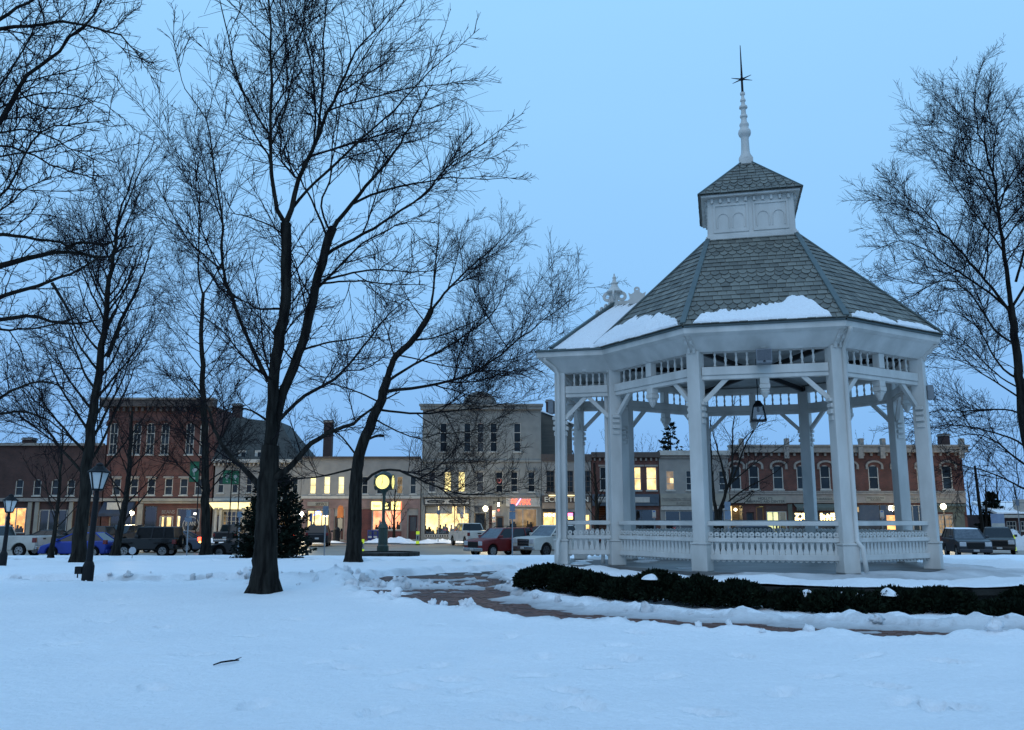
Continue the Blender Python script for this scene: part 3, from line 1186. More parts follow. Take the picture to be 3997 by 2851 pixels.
    cn = [Vector((-we2, -we2, zc)), Vector((we2, -we2, zc)), Vector((we2, we2, zc)), Vector((-we2, we2, zc))]
    tn = [Vector((-t, -t, zp)), Vector((t, -t, zp)), Vector((t, t, zp)), Vector((-t, t, zp))]
    cr_.add(cn + tn, [(0, 1, 5, 4), (1, 2, 6, 5), (2, 3, 7, 6), (3, 0, 4, 7), (3, 2, 1, 0)])
    croof = cr_.build('cupola_roof', M_SLATE, G)
    cj = MB()
    for i in range(4):
        slates(cn[i], cn[(i + 1) % 4], tn[(i + 1) % 4], tn[i], slate_join(cj), rowh=.17, wid=.18, phase=1)
        h = MB()
        h.bar(cn[i] + Vector((0, 0, .03)), tn[i] + Vector((0, 0, .03)), .07, .04)
        h.build('hip_cap', M_HIP, croof)
    tag(cj.build('slates', M_SLATE, croof), None, None, None, 'stuff')
    tag(rest.build('slates', M_SLATE, roof), None, None, None, 'stuff')
    # finial
    f = MB()
    f.box(-.185, .185, -.185, .185, 11.08, 11.30)
    f.box(-.22, .22, -.22, .22, 11.02, 11.09)
    fin = f.build('finial_base', M_WHITE, G, bevel=.012)
    f = MB()
    f.lathe([(.19, 11.30), (.185, 11.36), (.13, 11.46), (.115, 11.55), (.105, 11.90), (.12, 11.97), (.155, 12.0), (.175, 12.07), (.165, 12.15), (.12, 12.20), (.115, 12.27), (.13, 12.30), (.125, 12.35),
             (.085, 12.40), (.075, 12.52), (.105, 12.55), (.10, 12.60), (.07, 12.63), (.065, 12.78), (.115, 12.82), (.11, 12.87), (.06, 12.91), (.05, 13.00), (.078, 13.03), (.07, 13.08), (.045, 13.11), (.04, 13.2), (.068, 13.22), (.068, 13.28), (.03, 13.29)], 14)
    f.build('turned_spire', M_WHITE, fin, smooth=False)
    auto_smooth(bpy.data.objects[fin.children[-1].name], 40)
    f = MB()
    f.tube([(0, 0, 13.28), (0, 0, 13.75), (0, 0, 14.72)], [.034, .030, .010], 7)
    f.lathe([(.02, -.06), (.06, -.02), (.06, .02), (.02, .06)], 8, (0, 0, 13.69))
    rod = f.build('rod', M_DARKM, fin)
    for k in range(6):
        a = k * PI / 3 + .4
        f = MB()
        f.tube([(0, 0, 13.69), (.31 * math.cos(a), .31 * math.sin(a), 13.69 + .10 * math.cos(3 * a + .4))], [.024, .007], 5)
        f.build('star_ray', M_DARKM, fin)

    # ---- downspouts
    def spout(k, side):
        p = P[k] if k >= 0 else P1f
        nn = Vector((p.x, p.y, 0)).normalized() if k >= 0 else Vector((-.7, -.7, 0))
        ax = Vector((-nn.y, nn.x, 0)) * side
        b = p + nn * .17 + ax * .14
        d = MB()
        top = p + nn * .56 + ax * .1
        d.tube([top + Vector((0, 0, 5.62)), top + Vector((0, 0, 5.56)), b + nn * .12 + Vector((0, 0, 5.40)), b + Vector((0, 0, 5.22)), b + Vector((0, 0, 3.0)), b + Vector((0, 0, 1.12)), b + nn * .10 + ax * .06 + Vector((0, 0, .98)), b + nn * .12 + ax * .08 + Vector((0, 0, .72)), b + nn * .14 + ax * .09 + Vector((0, 0, .48))], .048, 8)
        d.build('downspout', M_WHITE, G, smooth=True)

    spout(0, 1)
    spout(6, -1)
    spout(-1, 1)

    # ---- grey loudspeaker boxes and the lantern (things of their own, in world space)
    Mw = Matrix.Translation(GC) @ Matrix.Rotation(-GA, 4, 'Z')

    def speaker(lp, ang, label, sz=(.17, .12, .165)):
        t_ = thing('loudspeaker', label, 'loudspeaker', Mw @ Vector(lp), ang - GA, 'grey loudspeakers on the gazebo')
        mg = pm('grey_plastic', (.20, .22, .24), (.15, .17, .19), 8, .6)
        MB().box(-sz[0], sz[0], -sz[1], sz[1], -sz[2], sz[2]).build('case', mg, t_, bevel=.02)
        MB().box(-sz[0] * .85, sz[0] * .85, -sz[1] - .006, -sz[1] - .001, -sz[2] * .6, sz[2] * .85).build('grille', pm('grille_cloth', (.12, .13, .15), (.09, .10, .11), 60, .9), t_)
        MB().lathe([(.028, 0), (.026, .012), (.015, .02)], 10, (0, -sz[1] - .02, -sz[2] * .78)).build('badge', M_DARKM, t_)

    speaker((0, -ap - .245, 5.085), 0, 'grey loudspeaker on the front frieze of the gazebo below the snow patch')
    speaker((P1f.x - .25, P1f.y + .06, 4.42), -PI / 2, 'grey loudspeaker on the far left porch post of the gazebo', (.12, .07, .17))
    speaker((P[1].x + .24, P[1].y + .08, 4.50), PI / 2, 'grey loudspeaker on the outer side of the right gazebo post', (.12, .07, .17))

    lp = at(2960, 1605, 21.0)
    ln = thing('lantern', 'black hanging lantern with glass sides inside the gazebo', 'lantern', (lp.x, lp.y, lp.z - .23), -GA)
    b = MB()
    for sx in (-1, 1):
        for sy in (-1, 1):
            b.bar((sx * .17, sy * .17, 0), (sx * .115, sy * .115, .34), .02, .02)
    b.box(-.185, .185, -.185, .185, -.025, .005)
    b.build('frame', M_DARKM, ln)
    MB().lathe([(.185, .34), (.17, .36), (.10, .44), (.09, .47), (.03, .49)], 4, (0, 0, 0), PI / 4).build('cap', M_DARKM, ln)
    g = MB()
    for sx, sy in ((0, -1), (0, 1), (-1, 0), (1, 0)):
        nn, ax = Vector((sx, sy, 0)), Vector((-sy, sx, 0))
        g.quad(nn * .165 - ax * .155, nn * .165 + ax * .155, nn * .113 + ax * .105 + Vector((0, 0, .335)), nn * .113 - ax * .105 + Vector((0, 0, .335)))
    g.build('pane', M_GLASS, ln)
    MB().lathe([(.02, .20), (.035, .24), (.03, .30), (.015, .34)], 8).build('bulb', pm('bulb_glass', (.3, .3, .3), (.25, .25, .25), 8, .2), ln)
    MB().tube([(0, 0, .48), (0, 0, 5.46 - lp.z + .23)], .012, 5).build('chain', M_DARKM, ln)

    # ---- snow lying on roof and platform
    def roof_snow(name, label, A, B, C, D, prof, thick, seed, ns=70, nt=16):
        """snow on a roof plane; prof(s in -1..1) gives how far up the slope it reaches"""
        ex = (B - A).normalized()
        mid = (A + B) / 2
        upv = (C + D) / 2 - mid
        upv = upv - ex * upv.dot(ex)
        H = upv.length
        ey = upv.normalized()
        nz = ex.cross(ey)
        if nz.z < 0: nz = -nz
        wb = (B - A).length / 2
        tL, tR = (D - mid).dot(ex), (C - mid).dot(ex)
        V, F = [], []
        s = np.linspace(-1, 1, ns)
        for i in range(ns):
            h = prof(s[i])
            h = max(0, h * (1 + .30 * float(fbm(s[i] * 6 + seed, seed * .3, 4, seed))) + .16 * float(fbm(s[i] * 26 + seed, .5, 3, seed + 1)))
            for j in range(nt + 1):
                t = j / nt
                y = .02 + t * h * 1.0
                f = y / H
                xl, xr = -wb + (tL + wb) * f, wb + (tR - wb) * f
                x = (xl + xr) / 2 + s[i] * (xr - xl) / 2
                e = min(1, t / .10) * min(1, (1 - t) / .22) * min(1, (1 - abs(s[i])) / .02) * min(1, h / .12)
                th = .028 + (e ** .55) * thick * (1 + .5 * float(fbm(x * 3, y * 3, 3, seed + 3)))
                V.append(mid + ex * x + ey * y + nz * th)
        for i in range(ns - 1):
            if prof(s[i]) <= 0.02 and prof(s[i + 1]) <= .02: continue
            for j in range(nt):
                a_ = i * (nt + 1) + j
                F.append((a_, a_ + nt + 1, a_ + nt + 2, a_ + 1))
        V = np.array([tuple(Mw @ v) for v in V])
        o = V.mean(0)
        me = np_mesh(name, V - o, np.array(F), SNOW, True)
        tag(link(name, me, None, tuple(o)), label, 'snow', 'snow lying on the gazebo roof', 'stuff')

    A, B, C, D = faces[7]
    roof_snow('roof_snow', 'thick snow along the front eave of the gazebo roof', A, B, C, D,
              lambda s: 0 if s < -.86 or s > .83 else float(np.interp(s, [-.86, -.8, -.5, 0, .3, .5, .62, .72, .83], [.05, .3, .55, .60, .68, .92, .95, .62, .1])), .05, 3, 120)
    A, B, C, D = faces[6]
    roof_snow('roof_snow', 'snow drift on the left slope of the gazebo roof beside the porch', A, B, C, D,
              lambda s: float(np.interp(s, [-1, -.6, 0, .5, .8, .92], [.70, .85, .85, .70, .40, .05])) if s < .92 else 0, .045, 5, 110)
    A, B, C, D = faces[0]
    roof_snow('roof_snow', 'thin snow strip along the right eave of the gazebo roof', A, B, C, D,
              lambda s: 0 if s < -.9 or s > .9 else float(np.interp(s, [-.9, -.7, -.2, .0, .2, .7, .9], [.05, .32, .28, .12, .25, .2, .05])), .04, 8, 110)
    roof_snow('roof_snow', 'snow blanket on the low porch roof with the ridge crest', wa, Vector((-3.3, -we, ze)), rg1, rg0,
              lambda s: 2.45 if s > -.93 else (0 if s < -.955 else 2.0), .035, 12, 100, 18)
    A, B, C, D = faces[5]
    # snow on the platform
    n_a, n_r = 260, 14
    ang = np.linspace(PI * 0.80, PI * 2.30, n_a)[:, None]
    rr = np.linspace(0, 1, n_r)[None, :]
    x0_, y0_ = np.cos(ang), np.sin(ang)
    inner = 5.15 + .55 * fbm(ang * 3.2, ang * 0 + 4, 4, 77) - .7 * np.clip(np.cos(ang), 0, 1)
    r = inner + (PR - .03 - inner) * rr
    X, Y = 1.1 + r * x0_, r * y0_
    th = .075 * np.minimum(1, rr / .35) * np.minimum(1, (1 - rr) / .06 + .35) * (1 + 1.3 * fbm(X * 2.0, Y * 2.0, 4, 78)) - .02 * (rr < .02)
    # a thin wet crust further in
    V = np.stack([X, Y, PH + .006 + np.clip(th, -.03, 1) + 0 * X], -1).reshape(-1, 3)
    idx = np.arange(n_a - 1)[:, None] * n_r + np.arange(n_r - 1)[None, :]
    F = np.stack([idx, idx + 1, idx + n_r + 1, idx + n_r], -1).reshape(-1, 4)
    me = np_mesh('platform_snow', V, F[:, ::-1], SNOW, True)
    o = link('platform_snow', me, None, GC, (0, 0, -GA))
    tag(o, 'snow along the rim of the gazebo platform', 'snow', None, 'stuff')
    # slush between rim and posts
    n_a, n_r = 200, 12
    ang = np.linspace(PI * .85, PI * 2.3, n_a)[:, None]
    rr = np.linspace(0, 1, n_r)[None, :]
    r = 3.2 + 2.5 * rr
    X, Y = .75 + r * np.cos(ang), r * np.sin(ang)
    th = .06 * fbm(X * 1.2, Y * 1.2, 4, 88) - .004
    V = np.stack([X, Y, np.interp(r, [4.1, 4.5], [.45, PH + .005]) + np.clip(th, -.05, .05)], -1).reshape(-1, 3)
    idx = np.arange(n_a - 1)[:, None] * n_r + np.arange(n_r - 1)[None, :]
    F = np.stack([idx, idx + 1, idx + n_r + 1, idx + n_r], -1).reshape(-1, 4)
    me = np_mesh('platform_slush', V, F[:, ::-1], SNOW, True)
    at2 = me.attributes.new('dirt', 'FLOAT', 'POINT')
    at2.data.foreach_set('value', (.62 + .5 * fbm(X * 1.7, Y * 1.7, 3, 90)).astype(np.float32).ravel())
    o = link('platform_slush', me, None, GC, (0, 0, -GA))
    tag(o, 'thin grey slush on the gazebo floor edge', 'slush', None, 'stuff')


build_gazebo()
# ------------------------------------------------------------------ trees
def chaikin(P, n=2):
    P = np.asarray(P, float)
    for _ in range(n):
        Q = [P[0]]
        for a, b in zip(P[:-1], P[1:]):
            Q += [a * .75 + b * .25, a * .25 + b * .75]
        Q.append(P[-1])
        P = np.array(Q)
    return P


def resample(P, k):
    P = np.asarray(P, float)
    L = np.concatenate([[0], np.cumsum(np.linalg.norm(np.diff(P, axis=0), axis=1))])
    t = np.linspace(0, L[-1], k)
    return np.stack([np.interp(t, L, P[:, i]) for i in range(P.shape[1])], 1)


def nrm(v):
    return v / np.maximum(np.linalg.norm(v, axis=-1, keepdims=True), 1e-9)


def tubes(P, R, sides, rough=0.0, rng=None):
    """P (N,K,3), R (N,K) -> vertices, quads"""
    N, K, _ = P.shape
    T = nrm(np.gradient(P, axis=1))
    ref = np.where(np.abs(T[:, :1, 2:3]) > .8, np.array([[[1., .2, 0]]]), np.array([[[0.1, 0, 1.]]]))
    A = nrm(np.cross(T, ref))
    B = np.cross(T, A)
    a = np.linspace(0, 2 * PI, sides, endpoint=False)
    ring = A[:, :, None, :] * np.cos(a)[None, None, :, None] + B[:, :, None, :] * np.sin(a)[None, None, :, None]
    rr = R[:, :, None, None]
    if rough:
        rr = rr * (1 + rough * rng.normal(size=(N, K, sides, 1)))
    V = (P[:, :, None, :] + ring * rr).reshape(-1, 3)
    n, k, s = np.meshgrid(np.arange(N), np.arange(K - 1), np.arange(sides), indexing='ij')
    b = n * K * sides + k * sides
    F = np.stack([b + s, b + (s + 1) % sides, b + sides + (s + 1) % sides, b + sides + s], -1).reshape(-1, 4)
    return V, F


def spawn(rng, P, R, dens, lr, ang, K, wob, up, tmin=.15, rr=.55, rmin=.003, nmax=60, lmin=.1, lmax=9., flat=None, taper=.25):
    """children along each branch of (P, R); dens per metre"""
    N, Kp, _ = P.shape
    seg = np.linalg.norm(np.diff(P, axis=1), axis=2)
    L = seg.sum(1)
    cnt = np.clip(np.floor(L * (1 - tmin) * dens + rng.random(N)).astype(int), 1, nmax)
    idx = np.repeat(np.arange(N), cnt)
    M = len(idx)
    order = np.concatenate([(np.arange(c) + rng.random(c)) / c for c in cnt]) if M else np.zeros(0)
    t = tmin + (1 - tmin) * order
    f = t * (Kp - 1)
    i0 = np.clip(f.astype(int), 0, Kp - 2)
    fr = (f - i0)[:, None]
    p0 = P[idx, i0] * (1 - fr) + P[idx, i0 + 1] * fr
    r0 = R[idx, i0] * (1 - fr[:, 0]) + R[idx, i0 + 1] * fr[:, 0]
    T = nrm(P[idx, i0 + 1] - P[idx, i0])
    rv = rng.normal(size=(M, 3))
    rv[:, 2] += .25
    pr = nrm(rv - T * (rv * T).sum(1, keepdims=True))
    th = np.radians(rng.normal(ang[0], ang[1], M))[:, None]
    D = nrm(T * np.cos(th) + pr * np.sin(th))
    Lc = np.clip(L[idx] * lr * (1.2 - .75 * t) * rng.uniform(.6, 1.35, M), lmin, lmax)
    out = np.zeros((M, K, 3))
    out[:, 0] = p0
    st = (Lc / (K - 1))[:, None]
    for k in range(1, K):
        D = nrm(D + rng.normal(size=(M, 3)) * wob + np.array([0, 0, up]))
        out[:, k] = out[:, k - 1] + D * st
    rs = np.clip(np.minimum(r0 * rr, .0070 * Lc + .0035), rmin, None)
    u = np.linspace(0, 1, K)[None, :]
    Rr = rs[:, None] * (1 - (1 - taper) * u)
    return out, np.maximum(Rr, rmin * .7)


def tree(name, label, base, limbs, seed, d1=1.5, d2=3.0, d3=6.0, l1=.42, l2=.42, l3=.42, up=.06, group='bare trees in the park', rmin=.0042, trunk_flare=1.5, k3=2, ang1=(43, 13), t1=.18, cat='tree', wob=.095, lmax1=4.5, kk=.64):
    """limbs: [(points [(x,y,z)], r0, r1)], the first is the trunk; base = world base point"""
    rng = np.random.default_rng(seed)
    root = thing(name, label, cat, base, 0, group)
    b0 = np.array(base)
    allP, allR = [], []
    for i, (pts, r0, r1) in enumerate(limbs):
        if i: r0 = r0 * kk
        q = chaikin(np.array([tuple(p) for p in pts]) - b0, 2)
        K = 26 if i == 0 else 18
        q = resample(q, K)
        Ls = np.linalg.norm(np.diff(q, axis=0), axis=1).sum()
        u = np.linspace(0, 1, K)
        amp = .012 * Ls / 4
        q[1:-1] += rng.normal(size=(K - 2, 3)) * amp * np.minimum(1, np.linspace(.3, 1.5, K - 2))[:, None]
        r = r0 + (r1 - r0) * u ** .85
        if i == 0:
            r = r * (1 + (trunk_flare - 1) * np.exp(-u * Ls / .28))
            V, F = tubes(q[None], r[None], 18, .035, rng)
            h = np.exp(-(V[:, 2] - q[0, 2]) / .25)[:, None]
            c = q[0][None]
            a = np.arctan2(V[:, 1] - c[0, 1], V[:, 0] - c[0, 0])
            V[:, :2] += (V[:, :2] - c[:, :2]) * h * (.22 * np.cos(4 * a + seed)[:, None])
            o = link('trunk', np_mesh('trunk', V, F, M_BARK, True), root)
        else:
            V, F = tubes(q[None], r[None], 9, .04, rng)
            o = link('limb', np_mesh('limb', V, F, M_BARK, True), root)
        allP.append(resample(np.c_[q, r], 18)[None])
    A = np.concatenate(allP, 0)
    P0, R0 = A[:, :, :3], A[:, :, 3]
    src = P0[1:] if len(limbs) > 1 else P0
    srcR = R0[1:] if len(limbs) > 1 else R0
    P1, R1 = spawn(rng, src, srcR, d1, l1, ang1, 9, wob, up, t1, .6, .009, 40, .5, lmax1)
    if len(limbs) > 1:                       # the trunk itself carries a few near its top
        Pt, Rt = spawn(rng, P0[:1], R0[:1], d1 * .5, .3, (60, 10), 9, wob, up, .62, .35, .009, 12, .8, 3.5)
        P1, R1 = np.concatenate([P1, Pt]), np.concatenate([R1, Rt])
    P2, R2 = spawn(rng, P1, R1, d2, l2, (40, 13), 6, wob * 1.15, up * .8, .10, .6, .0065, 40, .25, 2.2)
    # the limb tips carry twigs directly too
    P2b, R2b = spawn(rng, src, srcR, d2 * .55, .10, (42, 13), 6, wob * 1.15, up, .35, .5, .0065, 40, .3, 1.4)
    P2, R2 = np.concatenate([P2, P2b]), np.concatenate([R2, R2b])
    P3, R3 = spawn(rng, P2, R2, d3, l3, (37, 13), k3, .14, up * .6, .08, .65, rmin, 30, .14, .8, taper=.6)
    P4, R4 = spawn(rng, P1, R1, d3 * .35, .12, (40, 13), 3, .14, up * .6, .25, .5, rmin, 30, .2, .7, taper=.6)
    VV, FF, n = [], [], 0
    for P_, R_, s_ in ((P1, R1, 6), (P2, R2, 4), (P3, R3, 3), (P4, R4, 3)):
        V, F = tubes(P_, R_, s_)
        VV.append(V)
        FF.append(F + n)
        n += len(V)
    o = link('crown', np_mesh('crown', np.concatenate(VV), np.concatenate(FF), M_TWIG, True), root)
    tag(o, None, None, None, 'stuff')
    print(name, label[:30], 'faces', sum(len(f) for f in FF))
    return root


def skel(Y, lines):
    """lines: [([(px, py), ...], depth change along it, r0, r1)] in photograph pixels -> world limbs that leave the tree's own depth"""
    out = []
    for pts, (d0, d1), r0, r1 in lines:
        n = len(pts)
        q = []
        for i, (px, py) in enumerate(pts):
            f = i / max(1, n - 1)
            q.append(at(px, py, Y + d0 + (d1 - d0) * f ** 1.2))
        out.append((q, r0, r1))
    return out


def ground_at(px, py):
    p = on_ground(px, py, 0)
    for _ in range(6):
        p = on_ground(px, py, float(gz(p.x, p.y)) + .06)
    return p


# the big maple in front
bA = ground_at(1030, 2322)
YA = bA.y
LA = [
    ([(1030, 2330), (1036, 2200), (1040, 2050), (1042, 1930), (1050, 1830), (1056, 1740)], (0, 0), .255, .185),
    ([(1052, 1780), (1062, 1600), (1072, 1439), (1096, 1300), (1112, 1217), (1120, 1080), (1122, 959), (1114, 870)], (0, -.5), .185, .11),
    ([(1114, 875), (1082, 831), (1063, 727), (1054, 554), (1058, 400), (1063, 277), (1056, 92), (1050, -60), (1046, -200)], (-.5, -1.6), .075, .012),
    ([(1116, 872), (1143, 813), (1156, 708), (1205, 616), (1236, 542), (1304, 394), (1353, 265), (1408, 179), (1532, 37)], (-.5, 1.3), .095, .010),
    ([(1236, 545), (1250, 450), (1257, 370), (1262, 240), (1263, 123), (1273, 0), (1290, -110)], (.3, -.9), .050, .010),
    ([(1140, 815), (1200, 740), (1291, 659), (1370, 580), (1451, 511), (1530, 440), (1593, 370), (1716, 246)], (-.2, -2.2), .055, .010),
    ([(1051, 525), (1000, 450), (934, 333), (910, 240), (891, 142), (868, 40), (845, -40)], (-.9, -2.4), .040, .009),
    ([(1063, 560), (1110, 440), (1140, 330), (1152, 220), (1180, 100), (1200, -40)], (-.8, 1.8), .035, .008),
    ([(1056, 1760), (1075, 1640), (1099, 1550), (1135, 1455), (1173, 1365), (1200, 1270), (1218, 1180), (1240, 1100), (1255, 1032), (1277, 944), (1300, 890)], (0, .7), .17, .095),
    ([(1296, 900), (1316, 862), (1378, 795), (1439, 708), (1519, 628), (1581, 530), (1612, 468), (1649, 394), (1690, 330)], (.7, 1.6), .085, .010),
    ([(1380, 795), (1470, 751), (1560, 728), (1642, 714), (1750, 690), (1850, 702), (1963, 696)], (.9, 2.6), .050, .008),
    ([(1268, 1000), (1320, 962), (1380, 935), (1451, 899), (1562, 825), (1624, 782), (1690, 720), (1747, 647), (1820, 600), (1901, 554)], (.6, -1.0), .065, .009),
    ([(1281, 940), (1248, 850), (1215, 780), (1180, 708), (1120, 620), (1070, 554), (1010, 510)], (.6, 2.2), .045, .008),
    ([(1290, 905), (1262, 850), (1248, 782), (1291, 708), (1291, 616), (1310, 480), (1320, 420), (1370, 330)], (.6, -.7), .040, .008),
    ([(1245, 1110), (1320, 1100), (1380, 1095), (1470, 1105), (1565, 1114), (1660, 1110)], (.5, -1.5), .040, .007),
    ([(1262, 1095), (1340, 1075), (1432, 1055), (1540, 1056), (1640, 1065), (1740, 1050)], (.5, 1.4), .045, .007),
    ([(1245, 1120), (1330, 1035), (1400, 960), (1500, 900), (1590, 862), (1700, 870)], (.5, 2.7), .050, .007),
    ([(1048, 1490), (985, 1362), (942, 1270), (899, 1146), (860, 1045), (874, 901), (840, 711), (830, 576), (800, 440), (720, 345)], (0, -1.5), .070, .009),
    ([(860, 1050), (800, 1000), (730, 940), (680, 850), (600, 700)], (-.8, -2.0), .030, .007),
    ([(1035, 1930), (1000, 1880), (950, 1830), (909, 1793), (870, 1740), (841, 1694), (820, 1620), (790, 1540), (740, 1470)], (0, 1.8), .115, .012),
    ([(1050, 1880), (1100, 1850), (1145, 1814), (1197, 1746), (1260, 1699), (1320, 1676), (1380, 1657), (1440, 1600), (1485, 1570), (1560, 1530)], (0, -1.3), .120, .012),
    ([(1080, 1650), (1159, 1564), (1240, 1520), (1314, 1476), (1417, 1357), (1480, 1280), (1528, 1217), (1600, 1160)], (0, 2.5), .070, .009),
    ([(1110, 1205), (1060, 1206), (1011, 1210), (960, 1180), (900, 1143), (840, 1130)], (-.3, 1.5), .045, .008),
    ([(1122, 930), (1060, 880), (1010, 862), (950, 840), (880, 828)], (-.4, -1.8), .034, .007),
    ([(1170, 1370), (1260, 1340), (1340, 1330), (1430, 1310), (1520, 1330)], (.3, -1.6), .04, .007),
    ([(1040, 1640), (980, 1600), (920, 1590), (850, 1610)], (0, -1.4), .04, .008),
]
tree('maple_tree', 'large bare maple with a forked trunk nearest the camera, left of the clock', bA, skel(YA, LA), 5, 2.2, 4.5, 11, .50, .46, .52, .03, rmin=.0052)

# the leaning maple beside the clock
bB = ground_at(1378, 2200)
YB = bB.y
LB = [
    ([(1378, 2208), (1384, 2080), (1386, 1950), (1392, 1850), (1402, 1771), (1435, 1690), (1461, 1624), (1490, 1550), (1513, 1476)], (0, 0), .33, .17),
    ([(1510, 1480), (1530, 1420), (1545, 1387), (1609, 1335), (1668, 1247), (1683, 1210)], (0, .6), .21, .13),
    ([(1680, 1215), (1692, 1130), (1698, 1055), (1705, 980), (1712, 900), (1716, 830)], (.6, .3), .095, .012),
    ([(1682, 1215), (1735, 1143), (1780, 1100), (1823, 1055), (1890, 1000), (1949, 944), (2000, 890)], (.6, 2.2), .10, .010),
    ([(1513, 1490), (1570, 1450), (1639, 1409), (1740, 1360), (1823, 1306), (1880, 1265), (1934, 1217), (1975, 1120), (1990, 1040)], (0, -1.6), .10, .010),
    ([(1500, 1530), (1620, 1515), (1713, 1498), (1790, 1480), (1846, 1461), (1920, 1410), (1971, 1380), (2038, 1313), (2100, 1268), (2156, 1225), (2230, 1170), (2296, 1121)], (0, -2.6), .12, .008),
    ([(1480, 1600), (1560, 1610), (1639, 1616), (1730, 1610), (1809, 1601), (1910, 1585), (2008, 1572), (2110, 1560)], (0, 2.0), .085, .008),
    ([(1425, 1880), (1460, 1845), (1510, 1832), (1570, 1838), (1625, 1870), (1700, 1900), (1790, 1928), (1870, 1935), (1960, 1920), (2060, 1905)], (0, -2.4), .095, .009),
    ([(1630, 1872), (1690, 1840), (1745, 1790), (1790, 1740), (1840, 1700), (1930, 1650)], (-.8, -1.8), .055, .008),
    ([(1400, 1790), (1370, 1750), (1330, 1700), (1299, 1683), (1250, 1640), (1200, 1620)], (0, 1.4), .075, .009),
    ([(1380, 1830), (1300, 1850), (1218, 1867), (1130, 1868), (1060, 1850), (980, 1840)], (0, 2.0), .075, .008),
    ([(1480, 1570), (1400, 1530), (1314, 1505), (1240, 1490), (1160, 1452)], (0, -2.3), .060, .008),
    ([(1540, 1400), (1520, 1320), (1500, 1260), (1450, 1200), (1430, 1120)], (0, 1.0), .055, .008),
    ([(1615, 1330), (1700, 1320), (1800, 1280), (1900, 1230), (2010, 1170)], (.3, 1.6), .06, .008),
    ([(1660, 1260), (1600, 1180), (1560, 1110), (1530, 1030)], (.4, -1.6), .045, .008),
    ([(1545, 1385), (1620, 1400), (1720, 1430), (1850, 1440), (1960, 1470), (2080, 1460)], (.1, .6), .055, .008),
    ([(1745, 1140), (1770, 1060), (1790, 980), (1800, 900), (1830, 850)], (1.0, -.3), .05, .008),
    ([(1470, 1640), (1540, 1680), (1640, 1720), (1720, 1690), (1830, 1690), (1950, 1650)], (0, -1.6), .055, .008),
    ([(1430, 1720), (1470, 1700), (1495, 1702)], (0, -.5), .07, .06),
]
tree('maple_tree', 'bare maple leaning right beside the lit street clock', bB, skel(YB, LB), 9, 2.3, 4.5, 10, .50, .46, .52, .03, rmin=.0060, lmax1=4.4)

# tall fan-shaped tree behind the lamp post on the left
bC = ground_at(305, 2200)
YC = bC.y
LC = [([(303, 2210), (318, 2050), (335, 1880), (352, 1700), (376, 1520), (394, 1362), (413, 1239), (425, 1159), (443, 992), (456, 900)], (0, 0), .29, .06)]
rC = random.Random(4)
for k in range(30):
    f = .20 + .78 * (k + .3) / 30
    seg = f * 9
    i = min(8, int(seg))
    a, b = LC[0][0][i], LC[0][0][i + 1]
    x, y = a[0] + (b[0] - a[0]) * (seg - i), a[1] + (b[1] - a[1]) * (seg - i)
    sd = -1 if k % 2 else 1
    ln = (520 - 300 * f) * rC.uniform(.75, 1.15)
    sl = rC.uniform(.55, 1.5) + f * .9
    p = [(x, y)]
    for q in range(1, 6):
        t = q / 5
        p.append((x + sd * ln * t * (1 - .22 * t) / math.hypot(1, sl) * (1 if sd > 0 else .95) + rC.uniform(-8, 8), y - ln * t * sl / math.hypot(1, sl) - 40 * t * t))
    LC.append((p, (0, rC.uniform(-3.5, 3.5)), .125 - .075 * f, .010))
LC += [([(419, 1393), (462, 1282), (480, 1232), (530, 1146), (565, 1050), (591, 962)], (0, 1.5), .16, .02),
       ([(447, 948), (467, 813), (501, 745), (535, 630), (545, 520)], (0, -1), .085, .012),
       ([(450, 900), (520, 740), (555, 643), (596, 583), (610, 500)], (0, 1), .070, .010),
       ([(455, 900), (500, 780), (470, 760), (430, 690), (415, 640)], (0, 0), .05, .010)]
tree('hornbeam_tree', 'tall bare tree with fanned ascending branches behind the lamp post', bC, skel(YC, LC), 14, 1.5, 3.8, 9, .52, .46, .52, .03, rmin=.0072)

# slimmer tree between the two green banners
bD = ground_at(803, 2168)
YD = bD.y
LD = [([(803, 2172), (803, 2050), (802, 1900), (800, 1762), (795, 1577), (784, 1331), (794, 1146)], (0, 0), .30, .10),
      ([(792, 1150), (773, 1085), (775, 990), (776, 900), (780, 820), (779, 745), (752, 590), (740, 480)], (0, -1), .10, .012),
      ([(794, 1146), (807, 1134), (856, 1042), (900, 960), (960, 880)], (0, 1), .09, .012),
      ([(800, 1165), (860, 1190), (930, 1250), (1000, 1300)], (0, 2), .05, .01)]
rD = random.Random(8)
for k in range(22):
    f = .28 + .7 * k / 22
    seg = f * 6
    i = min(5, int(seg))
    a, b = LD[0][0][i], LD[0][0][i + 1]
    x, y = a[0] + (b[0] - a[0]) * (seg - i), a[1] + (b[1] - a[1]) * (seg - i)
    sd = -1 if k % 2 else 1
    ln = rD.uniform(230, 380) * (1.15 - .4 * f)
    sl = rD.uniform(.35, 1.3) + .5 * f
    p = [(x, y)]
    for q in range(1, 6):
        t = q / 5
        p.append((x + sd * ln * t / math.hypot(1, sl), y - ln * t * sl / math.hypot(1, sl) - 25 * t * t + rD.uniform(-8, 8)))
    LD.append((p, (0, rD.uniform(-3.5, 3.5)), .085 - .04 * f, .010))
tree('elm_tree', 'slim bare tree standing by the green banner before the brick corner building', bD, skel(YD, LD), 21, 1.9, 3.4, 7.0, .50, .46, .52, .03, rmin=.0086)

